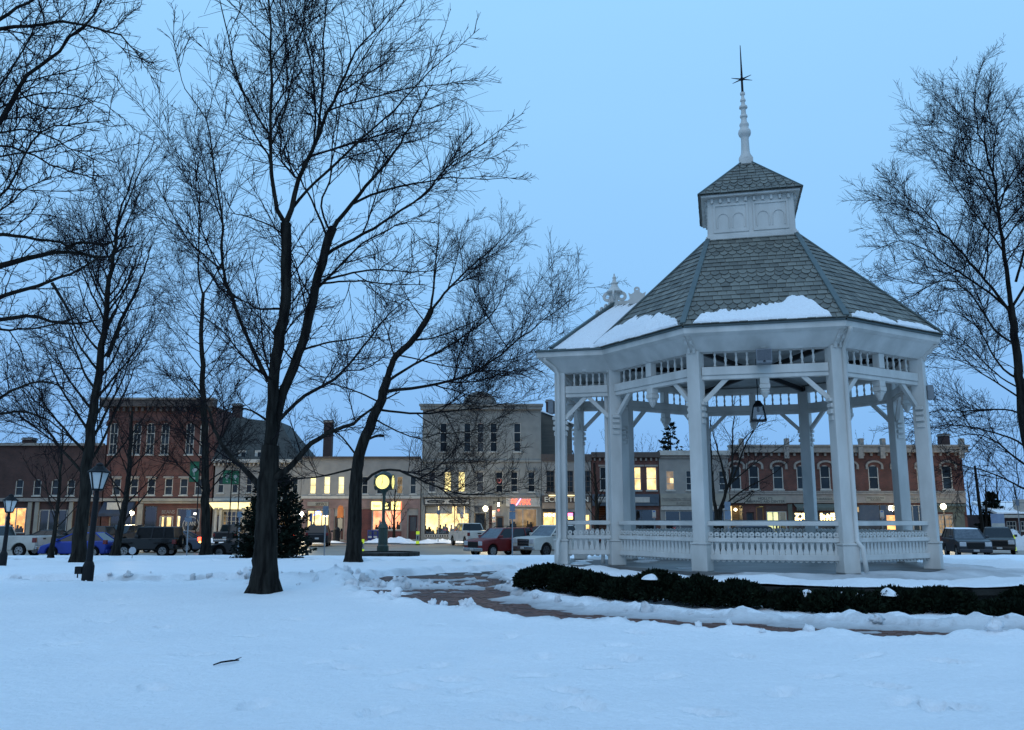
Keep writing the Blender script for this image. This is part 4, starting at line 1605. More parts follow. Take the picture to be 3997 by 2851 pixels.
# the tree out of frame on the left, whose boughs cross the sky
YE = 15.5
bE = Vector((at(-420, 1300, YE).x, YE, .05))
tr = [Vector((bE.x, YE, .0)), Vector((bE.x + .1, YE, 2.0)), Vector((bE.x + .05, YE, 4.5)), Vector((bE.x + .25, YE, 7.0)), Vector((bE.x + .5, YE, 9.0))]
LE = [(tr, .34, .16)]
E_ = [
    ([(-380, 900), (-200, 680), (0, 488), (75, 310), (135, 284), (237, 190), (339, 95), (380, 40), (430, -60)], (0, .8), .13, .012),
    ([(-330, 500), (-150, 180), (0, 102), (90, 106), (156, 108), (190, 72), (305, 88), (420, 122), (480, 150), (560, 215)], (0, -1.0), .10, .009),
    ([(-330, 480), (-150, 200), (0, 68), (100, 14), (200, -60)], (0, 1.2), .11, .02),
    ([(-390, 800), (-200, 600), (0, 556), (100, 596), (180, 635), (257, 664), (379, 705)], (0, -1.2), .055, .008),
    ([(-380, 1050), (-200, 930), (0, 915), (120, 930), (244, 948), (300, 985), (370, 1000)], (0, .6), .095, .014),
    ([(-390, 1150), (-200, 1080), (0, 1040), (135, 1003), (250, 975), (330, 990), (406, 1016), (445, 985), (520, 960)], (0, 1.0), .15, .014),
    ([(255, 975), (300, 945), (360, 950), (425, 958), (500, 910)], (.6, .9), .055, .012),
    ([(-400, 1250), (-200, 1200), (0, 1162), (100, 1130), (203, 1103), (270, 1070), (326, 1042), (400, 990)], (0, -.6), .11, .014),
    ([(203, 1105), (250, 1180), (275, 1230), (300, 1300)], (-.3, 0), .05, .012),
    ([(-400, 1340), (-200, 1280), (0, 1248), (60, 1240), (123, 1233), (200, 1255), (283, 1272), (380, 1250)], (0, .5), .12, .014),
    ([(-400, 1350), (-150, 1300), (0, 1288), (100, 1290), (200, 1275), (300, 1240)], (0, -1), .06, .01),
    ([(-410, 1700), (-200, 1600), (0, 1553), (80, 1510), (154, 1485), (220, 1500), (300, 1560)], (0, -.8), .08, .008),
    ([(-410, 1700), (-200, 1640), (0, 1614), (100, 1605), (160, 1630), (228, 1657), (280, 1720)], (0, .8), .08, .008),
    ([(-380, 1000), (-200, 820), (0, 780), (60, 700), (110, 560), (170, 500), (300, 480), (430, 470)], (0, -1.4), .055, .008),
    ([(-350, 700), (-150, 520), (0, 420), (80, 380), (200, 350), (350, 390), (420, 410)], (0, 1.4), .05, .008),
    ([(-380, 850), (-150, 480), (0, 330), (60, 250), (110, 180), (150, 60), (200, -40)], (0, -.6), .06, .008),
    ([(-380, 900), (-150, 620), (0, 610), (130, 600), (250, 560), (330, 520)], (0, 1.3), .055, .008),
    ([(-400, 1200), (-200, 900), (0, 830), (60, 770), (130, 720), (200, 690)], (0, -1.6), .05, .008),
    ([(50, 305), (90, 380), (160, 420), (260, 430), (360, 400)], (.2, 1.2), .035, .007),
    ([(-380, 780), (-150, 560), (0, 520), (90, 500), (200, 540), (320, 600), (400, 640)], (0, -.3), .05, .008),
]
LE += skel(YE, E_)
tree('oak_tree', 'bare tree out of the left edge whose heavy boughs reach into the picture', bE, LE, 31, 4.0, 6.0, 13, .28, .44, .48, .02, rmin=.0042, lmax1=2.2, t1=.35, wob=.13, ang1=(44, 13))

# the tree behind the gazebo on the right edge
YF = 33.0
bF = Vector((at(4060, 2150, YF).x, YF, float(gz(0, YF)) + .05))
LF = [([bF, at(4050, 1900, YF), at(3997, 1665, YF), at(3972, 1404, YF), at(3946, 1194, YF)], .24, .13)]
F_ = [
    ([(3948, 1210), (3930, 1080), (3918, 985), (3897, 828), (3876, 671), (3850, 590), (3813, 514), (3805, 400), (3812, 310)], (0, -1), .15, .010),
    ([(3897, 830), (3930, 720), (3965, 650), (4020, 560)], (0, 1.5), .06, .010),
    ([(3876, 671), (3880, 560), (3900, 470), (3960, 380)], (-.3, 1.4), .05, .009),
    ([(3949, 1226), (3886, 1142), (3792, 1027), (3719, 954), (3660, 880), (3614, 828), (3540, 770), (3470, 720)], (0, -2), .10, .008),
    ([(3952, 1220), (3823, 1111), (3698, 1037), (3614, 975), (3520, 930), (3400, 980)], (0, 1.6), .085, .008),
    ([(3970, 1350), (3886, 1300), (3840, 1220), (3790, 1150), (3720, 1090), (3600, 1120), (3500, 1080)], (0, -1.2), .075, .008),
    ([(3975, 1480), (3920, 1450), (3870, 1380), (3830, 1290), (3770, 1240), (3680, 1200), (3560, 1240)], (0, 2.4), .07, .008),
    ([(4000, 1620), (3940, 1600), (3876, 1597), (3760, 1605), (3624, 1602), (3540, 1640)], (0, -1.8), .06, .008),
    ([(4020, 1760), (3960, 1710), (3823, 1676), (3720, 1655), (3645, 1665), (3550, 1690)], (0, -.6), .065, .008),
    ([(4040, 1840), (3980, 1800), (3930, 1760), (3880, 1715), (3800, 1690), (3700, 1710)], (0, 1.2), .08, .009),
    ([(4050, 1930), (3960, 1890), (3870, 1845), (3760, 1820), (3680, 1800)], (0, -1.5), .07, .009),
    ([(3990, 1560), (3900, 1500), (3800, 1440), (3740, 1370), (3640, 1350)], (0, 1), .06, .008),
    ([(3985, 1520), (3900, 1470), (3820, 1400), (3760, 1320), (3650, 1300), (3600, 1270)], (0, -2.6), .05, .008),
    ([(3918, 985), (3860, 900), (3800, 830), (3720, 720), (3660, 600), (3620, 520)], (-.4, .8), .06, .008),
    ([(3890, 780), (3830, 680), (3770, 590), (3740, 480), (3720, 400)], (-.6, -2), .05, .008),
    ([(3965, 1100), (4020, 900), (4060, 700), (4050, 500)], (0, 0), .08, .01),
    ([(3950, 1200), (4040, 1050), (4100, 850), (4130, 650)], (0, 1), .09, .012),
    ([(3990, 1500), (4100, 1300), (4220, 1150)], (0, -1), .08, .012),
]
LF += skel(YF, F_)
tree('ash_tree', 'bare tree at the right edge spreading behind the gazebo roof', bF, LF, 41, 2.9, 4.6, 10, .50, .46, .52, .03, rmin=.0066, lmax1=4.2)

# small clump-stemmed tree seen through the gazebo
YG = 58.0
bG = at(2800, 2148, YG)
bG.z = STREET - .02
tag_island = bG.copy()
LG = [([bG, at(2800, 2080, YG), at(2806, 1990, YG)], .30, .24)]
LG += skel(YG, [
    ([(2795, 2000), (2785, 1945), (2778, 1850), (2777, 1772), (2770, 1680), (2775, 1600)], (0, 1), .16, .02),
    ([(2806, 2000), (2841, 1910), (2820, 1833), (2807, 1772), (2785, 1700), (2770, 1640)], (0, -1), .16, .02),
    ([(2830, 1930), (2855, 1860), (2859, 1815), (2859, 1686), (2864, 1620), (2870, 1540)], (0, 0), .12, .02),
    ([(2845, 1900), (2876, 1841), (2902, 1751), (2930, 1700), (2958, 1652), (2990, 1590)], (0, 1.4), .11, .02),
    ([(2812, 1990), (2880, 1925), (2960, 1880), (3020, 1850), (3080, 1800)], (0, -1.5), .09, .015),
    ([(2850, 1890), (2930, 1820), (3020, 1760), (3100, 1720)], (0, 1), .07, .015),
    ([(2860, 1780), (2920, 1690), (3000, 1640), (3060, 1640)], (0, 0), .05, .012),
    ([(2805, 1990), (2900, 1950), (2960, 1900), (2890, 1985)], (0, -1), .06, .02),
])
tree('crabapple_tree', 'small multi-stemmed bare tree seen through the middle of the gazebo', bG, LG, 51, 2.0, 2.4, 2.6, .38, .42, .5, .05, rmin=.013, lmax1=3.0, kk=.8)


def simple_tree(name, label, px, py_base, Y, h, seed, spread=.55, zb=None, dens=(1.2, 1.5, 1.5), rmin=.012, r0=.2, group='street and background trees', nl=12, up=.08):
    """a bare tree grown freely: trunk of height h and nl ascending limbs"""
    rg = random.Random(seed)
    b = at(px, py_base, Y)
    if zb is not None: b.z = zb
    top = b + Vector((rg.uniform(-.06, .06) * h, rg.uniform(-.05, .05) * h, h * .8))
    m1 = b.lerp(top, .45) + Vector((rg.uniform(-.03, .03) * h, 0, 0))
    L = [([b, b.lerp(m1, .5), m1, top], r0, r0 * .25)]
    for k in range(nl):
        f = .22 + .75 * k / nl
        s = b.lerp(m1, f / .45) if f < .45 else m1.lerp(top, (f - .45) / .55)
        a = k * 2.4 + rg.uniform(-.4, .4)
        ln = h * spread * (1.1 - .65 * f) * rg.uniform(.8, 1.2)
        d = Vector((math.cos(a), math.sin(a), rg.uniform(.5, 1.1) + f)).normalized()
        e = s + d * ln
        L.append(([s, s + d * ln * .4 + Vector((0, 0, -.03 * ln)), s + d * ln * .75, e + Vector((0, 0, .12 * ln))], r0 * (.42 - .25 * f), .012))
    return tree(name, label, b, L, seed, *dens, .38, .42, .45, up, group, rmin, 1.3, lmax1=h * .28, t1=.2)


simple_tree('young_tree', 'thin young bare tree beside the white pickup at the left edge', 196, 2192, 45, 8.5, 61, .42, float(gz(0, 45)), (2.0, 2.6, 3.2), .010, .13, nl=15)
simple_tree('young_tree', 'slender bare tree rising behind the black jeep by the navy shop', 447, 2175, 50.6, 10.5, 62, .46, float(gz(0, 50.6)), (2.0, 2.6, 3.2), .010, .24, nl=16)
simple_tree('street_tree', 'dark bare street tree before the red brick stairway shop', 2325, 2120, 82.3, 9.2, 63, .40, WALKZ, (1.2, 1.4, 1.4), .016, .28)
simple_tree('street_tree', 'small bare street tree right of the clock pedestal', 1538, 2108, 82.6, 6.2, 64, .45, WALKZ, (1.2, 1.4, 1.2), .016, .16)
simple_tree('background_tree', 'bare tree behind the roofs seen through the left gazebo bays', 2420, 1990, 118, 16, 65, .45, -1, (.8, .9, .9), .022, .30)
simple_tree('background_tree', 'bare tree top behind the arched brick row near its right end', 3400, 1980, 105, 13.5, 66, .5, -1, (.9, 1.0, 1.0), .020, .28)
simple_tree('background_tree', 'bare tree rising over the white travel agency roof through the gazebo', 2510, 1990, 102, 12.5, 68, .5, -1, (1.2, 1.4, 1.4), .020, .26)
simple_tree('background_tree', 'bare tree behind the arched brick row seen in the right bay', 3560, 1980, 108, 13.5, 69, .5, -1, (1.2, 1.4, 1.4), .020, .28)
simple_tree('background_tree', 'bare tree behind the brown side gable left of the gazebo', 2260, 1960, 112, 14, 67, .45, -1, (.8, .9, .8), .022, .28)
for k, (px, Y, h) in enumerate([(3850, 95, 8.5), (3920, 104, 9.5), (3990, 98, 8), (3800, 112, 9), (4060, 106, 11)]):
    simple_tree('background_tree', ['bare scrub tree beside the right end of the arched brick row', 'bare scrub tree above the snowy roofed shed', 'bare scrub tree at the right edge above the brick shed',
                                    'tall thin bare tree far behind the utility pole', 'bare scrub tree just past the right edge'][k], px, 2090, Y, h, 70 + k, .5, -1, (1.0, 1.2, 1.2), .020, .2)
for k, (px, Y, h) in enumerate([(60, 120, 15), (620, 125, 17), (1050, 118, 14), (1250, 122, 14)]):
    simple_tree('background_tree', ['bare tree top rising behind the low brick block at far left', 'bare tree behind the tall brick corner building', 'bare tree behind the grey hip roof', 'bare tree by the brick chimney behind the pale row'][k],
                px, 2050, Y, h, 80 + k, .5, -1, (.8, .9, .9), .022, .3)


def conifer(name, label, base, h, r, seed, tiers=22, per=16, dens=26, ex=.75, mat=None, group='evergreens', droop=-.25, skirt=.0, spray=1.0):
    """evergreen: trunk, boughs, and many needle sprays along each bough"""
    rng = np.random.default_rng(seed)
    root = thing(name, label, 'tree', base, 0, group)
    MB().tube([(0, 0, 0), (0, 0, h * .5), (0, 0, h * .97)], [r * .07, r * .05, .02], 8).build('trunk', M_BARK, root)
    P, R = [], []
    for t in range(tiers):
        f = (t + .5) / tiers
        z = h * (skirt + (1 - skirt) * f)
        L0 = r * (1 - f) ** ex * (1 if f > .06 else .85)
        for k in range(max(4, int(per * (1 - f * .6)))):
            a = rng.uniform(0, 2 * PI)
            L = max(.15, L0 * rng.uniform(.72, 1.1))
            u = np.linspace(0, 1, 6)
            p = np.stack([np.cos(a) * L * u, np.sin(a) * L * u, z + L * (droop * u + .30 * u * u)], 1)
            P.append(p)
            R.append(np.linspace(.02, .006, 6))
    P, R = np.array(P), np.array(R)
    V, F = tubes(P, R, 4)
    link('boughs', np_mesh('boughs', V, F, M_BARK, True), root)
    # sprays: little kites hanging along the boughs
    c = rng.integers(0, len(P), int(len(P) * dens))
    t = rng.uniform(.2, 1.0, len(c)) ** .7
    i0 = np.clip((t * 5).astype(int), 0, 4)
    fr = (t * 5 - i0)[:, None]
    q = P[c, i0] * (1 - fr) + P[c, i0 + 1] * fr
    d = nrm(P[c, i0 + 1] - P[c, i0]) + rng.normal(size=(len(c), 3)) * .55
    d[:, 2] -= .15
    d = nrm(d)
    s = nrm(np.cross(d, rng.normal(size=(len(c), 3))))
    ln = rng.uniform(.10, .26, (len(c), 1)) * (r / 2.2) ** .5 * spray
    wd = ln * rng.uniform(.16, .3, (len(c), 1))
    q = q + rng.normal(size=q.shape) * .04
    V = np.stack([q, q + d * ln * .5 + s * wd, q + d * ln, q + d * ln * .5 - s * wd], 1).reshape(-1, 3)
    F = np.arange(len(V)).reshape(-1, 4)
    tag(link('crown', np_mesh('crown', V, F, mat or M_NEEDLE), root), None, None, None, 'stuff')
    return root


p = ground_at(1062, 2182)
conifer('evergreen_tree', 'dark bushy evergreen behind the trunk of the big maple', (p.x, p.y, p.z - .05), 4.5, 2.05, 91, 26, 26, 36, ex=.48)
p = at(2625, 1960, 108)
conifer('evergreen_tree', 'dark conifer behind the white building seen through the gazebo', (p.x, 108, -1), 14.5, 3.7, 92, 20, 12, 14, skirt=.2, spray=2.0)
p = at(3885, 2090, 96)
conifer('evergreen_tree', 'dark round evergreen near the utility pole at right', (p.x, 96, -.9), 5.2, 2.2, 93, 18, 16, 22, spray=2.0)


def shrub(name, label, c, r, h, seed, n=5200, group='clipped yew shrubs round the gazebo'):
    """rounded evergreen shrub: stems inside, thousands of small leaves through the outer shell"""
    rng = np.random.default_rng(seed)
    root = thing(name, label, 'shrub', c, 0, group)
    mb = MB()
    for k in range(9):
        a = rng.uniform(0, 2 * PI)
        e = (r * .8 * math.cos(a) * rng.uniform(.3, 1), r * .8 * math.sin(a) * rng.uniform(.3, 1), h * rng.uniform(.5, .85))
        mb.tube([(0, 0, 0), (e[0] * .4, e[1] * .4, e[2] * .55), e], [.022, .014, .005], 5)
    mb.build('stems', M_BARK, root)
    d = nrm(rng.normal(size=(n, 3)))
    d[:, 2] = np.abs(d[:, 2]) * 1.0 - .25 * rng.random(n)
    d = nrm(d)
    lump = 1 + .30 * fbm(d[:, 0] * 2.2 + seed, d[:, 1] * 2.2 + d[:, 2] * 1.7, 3, seed)
    rad = (rng.uniform(.35, 1.0, n) ** .45) * lump
    q = np.stack([d[:, 0] * r * rad, d[:, 1] * r * rad, np.clip(h * .42 + d[:, 2] * h * .58 * rad, .0, None)], 1)
    g = nrm(d + rng.normal(size=(n, 3)) * .7 + np.array([0, 0, .35]))
    s = nrm(np.cross(g, rng.normal(size=(n, 3))))
    ln = rng.uniform(.05, .12, (n, 1))
    wd = ln * rng.uniform(.18, .34, (n, 1))
    V = np.stack([q, q + g * ln * .5 + s * wd, q + g * ln, q + g * ln * .5 - s * wd], 1).reshape(-1, 3)
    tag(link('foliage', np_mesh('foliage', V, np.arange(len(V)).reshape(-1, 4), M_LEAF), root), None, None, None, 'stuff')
    return root


def hedge():
    rg = random.Random(17)
    # px along the hedge, by what is found there in the photograph
    labels = ['low yew shrub at the far left end of the hedge', 'yew shrub below the left porch post', 'yew shrub below the second gazebo post', 'broad yew shrub left of the small snow cap',
              'yew shrub with a small snow cap under the left bay', 'yew shrub just left of the front left post', 'broad yew shrub below the front left post', 'yew shrub with snow clods below the front railing',
              'largest dark yew shrub below the front railing', 'yew shrub left of the front right post', 'yew shrub below the front right post with downspout', 'low yew shrub spilling over the snow right of the downspout', 'yew shrub with a snow cap below the right bay',
              'round yew shrub with the widest snow cap', 'yew shrub below the right gazebo post', 'yew shrub at the right edge of the picture']
    n = len(labels)
    k = 0
    for i in range(n):
        a = math.radians(205 + i * (297 - 205) / (n - 1)) + rg.uniform(-.018, .018)
        rr = PR + .70 + rg.uniform(-.12, .24) + (.40 if i == 11 else 0)
        r = rg.uniform(.44, .62) if i not in (0, 8) else (.72 if i == 8 else .62)
        h = rg.uniform(.36, .62) if i else .60
        if i == 11: r, h = .50, .30
        c = (PC.x + rr * math.cos(a), PC.y + rr * math.sin(a), -.03)
        shrub('yew_shrub', labels[i], c, r, h, 200 + i, 7500)
        if i in (4, 7, 8, 9, 12, 13):
            blob_patch('snow_cap', ['small snow cap on a yew shrub under the left bay', 'snow clods on the yew shrub below the front railing', 'slanting snow streak on the largest dark yew shrub', 'thin snow cap left of the front right post', 'snow cap on the yew shrub below the right bay', 'widest snow cap on the round yew shrub'][k],
                       'snow', (c[0] + rg.uniform(-.2, .2), c[1] - .22, c[2] + h * .88), [.16, .22, .28, .14, .24, .36][k], .18, .075, 300 + i, .05, 'snow caps on the shrubs', 16, 'stuff')
            k += 1
    return


hedge()
# ------------------------------------------------------------------ buildings across the street
def rect(x0, x1, y0, y1, Y=FY):
    """photo pixel rectangle on the facade plane -> X0, X1, Z0, Z1"""
    ym, xm = (y0 + y1) / 2, (x0 + x1) / 2
    return at(x0, ym, Y).x, at(x1, ym, Y).x, at(xm, y1, Y).z, at(xm, y0, Y).z


M_BRICK = brick_mat('red_brick', (.120, .034, .024), (.078, .025, .019), (.10, .08, .068))
M_BRICKD = brick_mat('dark_red_brick', (.070, .027, .021), (.048, .021, .018), (.06, .05, .045))
M_MAUVE = brick_mat('painted_mauve_block', (.23, .155, .14), (.20, .135, .125), (.17, .12, .11), .6, .3)
M_REDPANEL = brick_mat('dark_red_panel', (.13, .040, .034), (.10, .034, .03), (.07, .03, .03), .3, .1)
M_CREAM = pm('cream_paint', (0.285, 0.267, 0.217), (0.211, 0.198, 0.167), 1.5, .7)
M_OFFW = pm('off_white_facade', (.235, .235, .215), (.175, .175, .163), 1.2, .8, .2, 12)
M_PALE = pm('pale_grey_siding', (0.259, 0.248, 0.223), (0.202, 0.194, 0.180), 1.2, .7)
M_TRIM = pm('white_trim', (0.437, 0.421, 0.374), (0.343, 0.328, 0.296), 4, .6)
M_STONET = pm('stone_trim', (0.272, 0.248, 0.216), (0.192, 0.176, 0.160), 5, .85)
M_BROWNP = pm('brown_parapet', (.085, .065, .055), (.06, .05, .045), 3, .8)
M_GREYR = pm('grey_shingle', (0.063, 0.062, 0.055), (0.042, 0.042, 0.038), 3, .9, .5, 9)
M_NAVY = pm('navy_awning', (.022, .035, .060), (.015, .024, .042), 2, .85)
M_TEAL = pm('slate_blue_front', (.060, .085, .110), (.045, .064, .085), 2, .7)
M_GREENST = pm('green_stone', (.115, .130, .105), (.075, .09, .075), 2, .8)
M_GREENAW = pm('green_awning', (.100, .120, .105), (.07, .085, .075), 6, .9)
M_BLACKW = pm('black_wood', (.012, .012, .013), (.02, .02, .02), 6, .5)
M_DOORB = pm('brown_door', (.075, .035, .022), (.05, .025, .017), 4, .5)
M_MAROON = pm('maroon_wood', (.060, .016, .014), (.04, .012, .011), 4, .5)
M_INT = pm('interior_wall', (.60, .50, .34), (.48, .40, .28), 1, .8)
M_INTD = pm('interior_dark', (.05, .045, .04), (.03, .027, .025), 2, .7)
M_SIDEG = pm('weathered_clapboard', (0.115, 0.106, 0.089), (0.081, 0.076, 0.068), 1.5, .9, .3, 3, stretch=(.3, .3, 6))
E_WARM = emit('lit_room_warm', (1.0, .66, .24), 1.9, .45, 1.6)
E_YEL = emit('lit_room_yellow', (1.0, .80, .32), 2.0, .35, 1.2)
E_CREAM = emit('lit_room_cream', (1.0, .74, .32), 2.0, .5, 1.0)
E_ORANGE = emit('lit_room_orange', (1.0, .46, .13), 1.7, .5, 1.5)
E_PINK = emit('lit_room_pink', (1.0, .38, .18), 1.7, .4, 1.5)
E_DIM = emit('lit_room_dim', (1.0, .62, .25), .22, .6, 2, sample=False)
E_GREENISH = emit('lit_room_fluorescent', (.95, 1.0, .45), 1.0, .3, 2)
E_FAIRY = emit('string_light_glow', (1.0, .74, .30), 4.5, sample=False)
E_BULB = emit('bulb', (1.0, .86, .55), 14.0, sample=False)
E_GLOBE = emit('globe_glass', (1.0, .88, .58), 9.0, sample=False)
E_RED = emit('red_neon', (1.0, .10, .05), 4.0, sample=False)
E_PINKN = emit('pink_neon', (1.0, .15, .35), 5.0, sample=False)
E_VIOLET = emit('violet_neon', (.62, .35, 1.0), 4.0, sample=False)
E_BLUE = emit('blue_neon', (.12, .25, 1.0), 6.0, sample=False)
E_SIGNY = emit('yellow_lightbox', (1.0, .86, .30), 2.2, sample=False)
E_SIGNR = emit('red_lightbox', (1.0, .14, .08), 2.0, sample=False)
E_AWN = emit('awning_underglow', (1.0, .84, .42), 1.5, .15, 1)
E_WHITE = emit('white_lamp', (1.0, .93, .75), 6.0)


class Bldg:
    def __init__(s, name, label, x0, x1, top, mat, base=2110, depth=11, Y=FY, group='shop buildings across the street', cat='building'):
        s.Y, s.mat = Y, mat
        ym = (top + base) / 2
        s.X0, s.X1 = at(x0, ym, Y).x, at(x1, ym, Y).x
        s.Z1 = at((x0 + x1) / 2, top, Y).z
        s.Z0 = WALKZ - .02
        s.root = thing(name, label, cat, ((s.X0 + s.X1) / 2, Y, WALKZ), 0, group)
        s.depth = depth
        s.holes = []
        s.todo = []

    def w(s, mb, name, mat, parent=None, **k):
        return mb.build(name, mat, parent or s.root, world=True, **k)

    def hole(s, x0, x1, y0, y1):
        r = rect(x0, x1, y0, y1, s.Y)
        r = (max(r[0], s.X0 + .02), min(r[1], s.X1 - .02), max(r[2], s.Z0 + .03), min(r[3], s.Z1 - .05))
        s.holes.append(r)
        return r

    def box(s, name, mat, x0, x1, y0, y1, d0, d1, parent=None, bevel=0.0):
        """pixel rectangle box; d0..d1 metres in front of the facade (positive = towards the street)"""
        r = rect(x0, x1, y0, y1, s.Y - (d0 + d1) / 2)
        mb = MB().box(r[0], r[1], s.Y - d1, s.Y - d0, r[2], r[3])
        return s.w(mb, name, mat, parent, bevel=bevel)

    def window(s, x0, x1, y0, y1, lit=None, bars=(1, 2), pane=None, frame=None, arch=False, fw=.07, sill=True, name='window', room=.5):
        r = s.hole(x0, x1, y0, y1)
        Y = s.Y
        X0, X1, Z0, Z1 = r
        f = MB()
        e = .001
        f.box(X0 + e, X0 + fw, Y + .03, Y + .13, Z0 + e, Z1 - e)
        f.box(X1 - fw, X1 - e, Y + .03, Y + .13, Z0 + e, Z1 - e)
        f.box(X0 + fw + e, X1 - fw - e, Y + .031, Y + .129, Z0 + e, Z0 + fw)
        f.box(X0 + fw + e, X1 - fw - e, Y + .031, Y + .129, Z1 - fw, Z1 - e)
        for k in range(1, bars[0]):
            x = X0 + (X1 - X0) * k / bars[0]
            f.box(x - .02, x + .02, Y + .05, Y + .10, Z0 + fw, Z1 - fw)
        for k in range(1, bars[1]):
            z = Z0 + (Z1 - Z0) * k / bars[1]
            f.box(X0 + fw, X1 - fw, Y + .045, Y + .105, z - .03, z + .03)
        wd = s.w(f, name, frame or M_TRIM)
        g = MB()
        for i in range(bars[0]):
            for j in range(bars[1]):
                xa, xb = X0 + fw + (X1 - X0 - 2 * fw) * i / bars[0], X0 + fw + (X1 - X0 - 2 * fw) * (i + 1) / bars[0]
                za, zb = Z0 + fw + (Z1 - Z0 - 2 * fw) * j / bars[1], Z0 + fw + (Z1 - Z0 - 2 * fw) * (j + 1) / bars[1]
                g = MB().quad((xa, Y + .11, za), (xb, Y + .11, za), (xb, Y + .11, zb), (xa, Y + .11, zb))
                s.w(g, 'pane', M_GLASS if lit else (pane or M_PANE), wd)
        if lit:
            b = MB().quad((X0 - .1, Y + room, Z0 - .1), (X1 + .1, Y + room, Z0 - .1), (X1 + .1, Y + room, Z1 + .1), (X0 - .1, Y + room, Z1 + .1))
            s.w(b, 'lit_room', lit, wd)
        if sill:
            s.w(MB().box(X0 - .08, X1 + .08, Y - .10, Y + .029, Z0 - .12, Z0 - .002), 'sill', frame or M_TRIM, wd)
        if arch:
            n = 10
            xm, rx, rz = (X0 + X1) / 2, (X1 - X0) / 2 + .02, (X1 - X0) * .42
            poly = [(-rx, .03)] + [(-rx, -rz)]
            poly = [(rx * math.cos(PI * k / n), -rz + rz * math.sin(PI * k / n)) for k in range(n + 1)]
            outer = [(-rx - .0, .04), (rx + .0, .04)]
            for sg in (-1, 1):               # spandrels that round the head of the opening
                pl = [(sg * rx, .01)] + [(sg * rx * math.cos(PI / 2 * k / n), -rz + rz * math.sin(PI / 2 * k / n)) for k in range(n + 1)]
                if sg < 0: pl = pl[::-1]
                s.w(MB().prism(pl, (xm, Y + .02, Z1), (1, 0, 0), (0, 0, 1), (0, -1, 0), .022), 'spandrel', s.mat, wd)
        return wd

    def hood(s, x0, x1, y0, wd, mat=None):
        """arched stone hood with dropped ends"""
        Xa, Xb = at(x0, y0, s.Y).x, at(x1, y0, s.Y).x
        z = at((x0 + x1) / 2, y0, s.Y).z
        xm, rx = (Xa + Xb) / 2, (Xb - Xa) / 2
        n = 12
        o, i = [], []
        for k in range(n + 1):
            a = PI * k / n
            o.append((rx * math.cos(a), -rx * .55 + rx * .62 * math.sin(a)))
            i.append((rx * .76 * math.cos(a), -rx * .55 + rx * .40 * math.sin(a)))
        o = [(rx, -rx * .95)] + o + [(-rx, -rx * .95)]
        i = [(rx * .72, -rx * .95)] + i + [(-rx * .72, -rx * .95)]
        mb = MB()
        for k in range(len(o) - 1):
            mb.prism([o[k], o[k + 1], i[k + 1], i[k]], (xm, s.Y - .0, z), (1, 0, 0), (0, 0, 1), (0, -1, 0), .14)
        s.w(mb, 'window_hood', mat or M_STONET, wd)

    def shop(s, x0, x1, y0, y1, wall=None, lamp=None, deep=3.0, glass=True, frame=None, bars=(2, 1), name='shop_window', furn=0, seed=1, back=None, fw=.08, tr=None):
        """a glazed shop front with a real room behind it"""
        X0, X1, Z0, Z1 = s.hole(x0, x1, y0, y1)
        Y = s.Y
        f = MB()
        e = .001
        f.box(X0 + e, X0 + fw, Y + .02, Y + .14, Z0 + e, Z1 - e)
        f.box(X1 - fw, X1 - e, Y + .02, Y + .14, Z0 + e, Z1 - e)
        f.box(X0 + fw + e, X1 - fw - e, Y + .021, Y + .139, Z0 + e, Z0 + fw)
        f.box(X0 + fw + e, X1 - fw - e, Y + .021, Y + .139, Z1 - fw, Z1 - e)
        for k in range(1, bars[0]):
            x = X0 + (X1 - X0) * k / bars[0]
            f.box(x - .035, x + .035, Y + .03, Y + .13, Z0 + fw, Z1 - fw)
        for k in range(1, bars[1]):
            z = Z0 + (Z1 - Z0) * k / bars[1]
            f.box(X0 + fw, X1 - fw, Y + .035, Y + .125, z - .03, z + .03)
        wd = s.w(f, name, frame or M_BLACKW)
        if glass:
            for k in range(bars[0]):
                xa, xb = X0 + fw + (X1 - X0 - 2 * fw) * k / bars[0], X0 + fw + (X1 - X0 - 2 * fw) * (k + 1) / bars[0]
                s.w(MB().quad((xa, Y + .11, Z0 + fw), (xb, Y + .11, Z0 + fw), (xb, Y + .11, Z1 - fw), (xa, Y + .11, Z1 - fw)), 'pane', M_GLASS, wd)
        rm = MB()
        a, b, c, d = X0 - .6, X1 + .6, Z0 - .3, Z1 + .5
        y0_, y1_ = Y + .26, Y + deep
        rm.quad((a, y0_, c), (a, y1_, c), (a, y1_, d), (a, y0_, d))
        rm.quad((b, y1_, c), (b, y0_, c), (b, y0_, d), (b, y1_, d))
        rm.quad((a, y0_, c), (b, y0_, c), (b, y1_, c), (a, y1_, c))
        rm.quad((a, y1_, d), (b, y1_, d), (b, y0_, d), (a, y0_, d))
        room = s.w(rm, 'room', wall or M_INT)
        s.w(MB().quad((a, y1_, c), (b, y1_, c), (b, y1_, d), (a, y1_, d)), 'back_wall', back or wall or M_INT, room)
        if lamp:
            for k in range(max(1, int((b - a) / 2.2))):
                x = a + (b - a) * (k + .5) / max(1, int((b - a) / 2.2))
                s.w(MB().box(x - .5, x + .5, Y + deep * .35, Y + deep * .75, d - .08, d - .03), 'ceiling_lamp', lamp, room)
        rg = random.Random(seed)
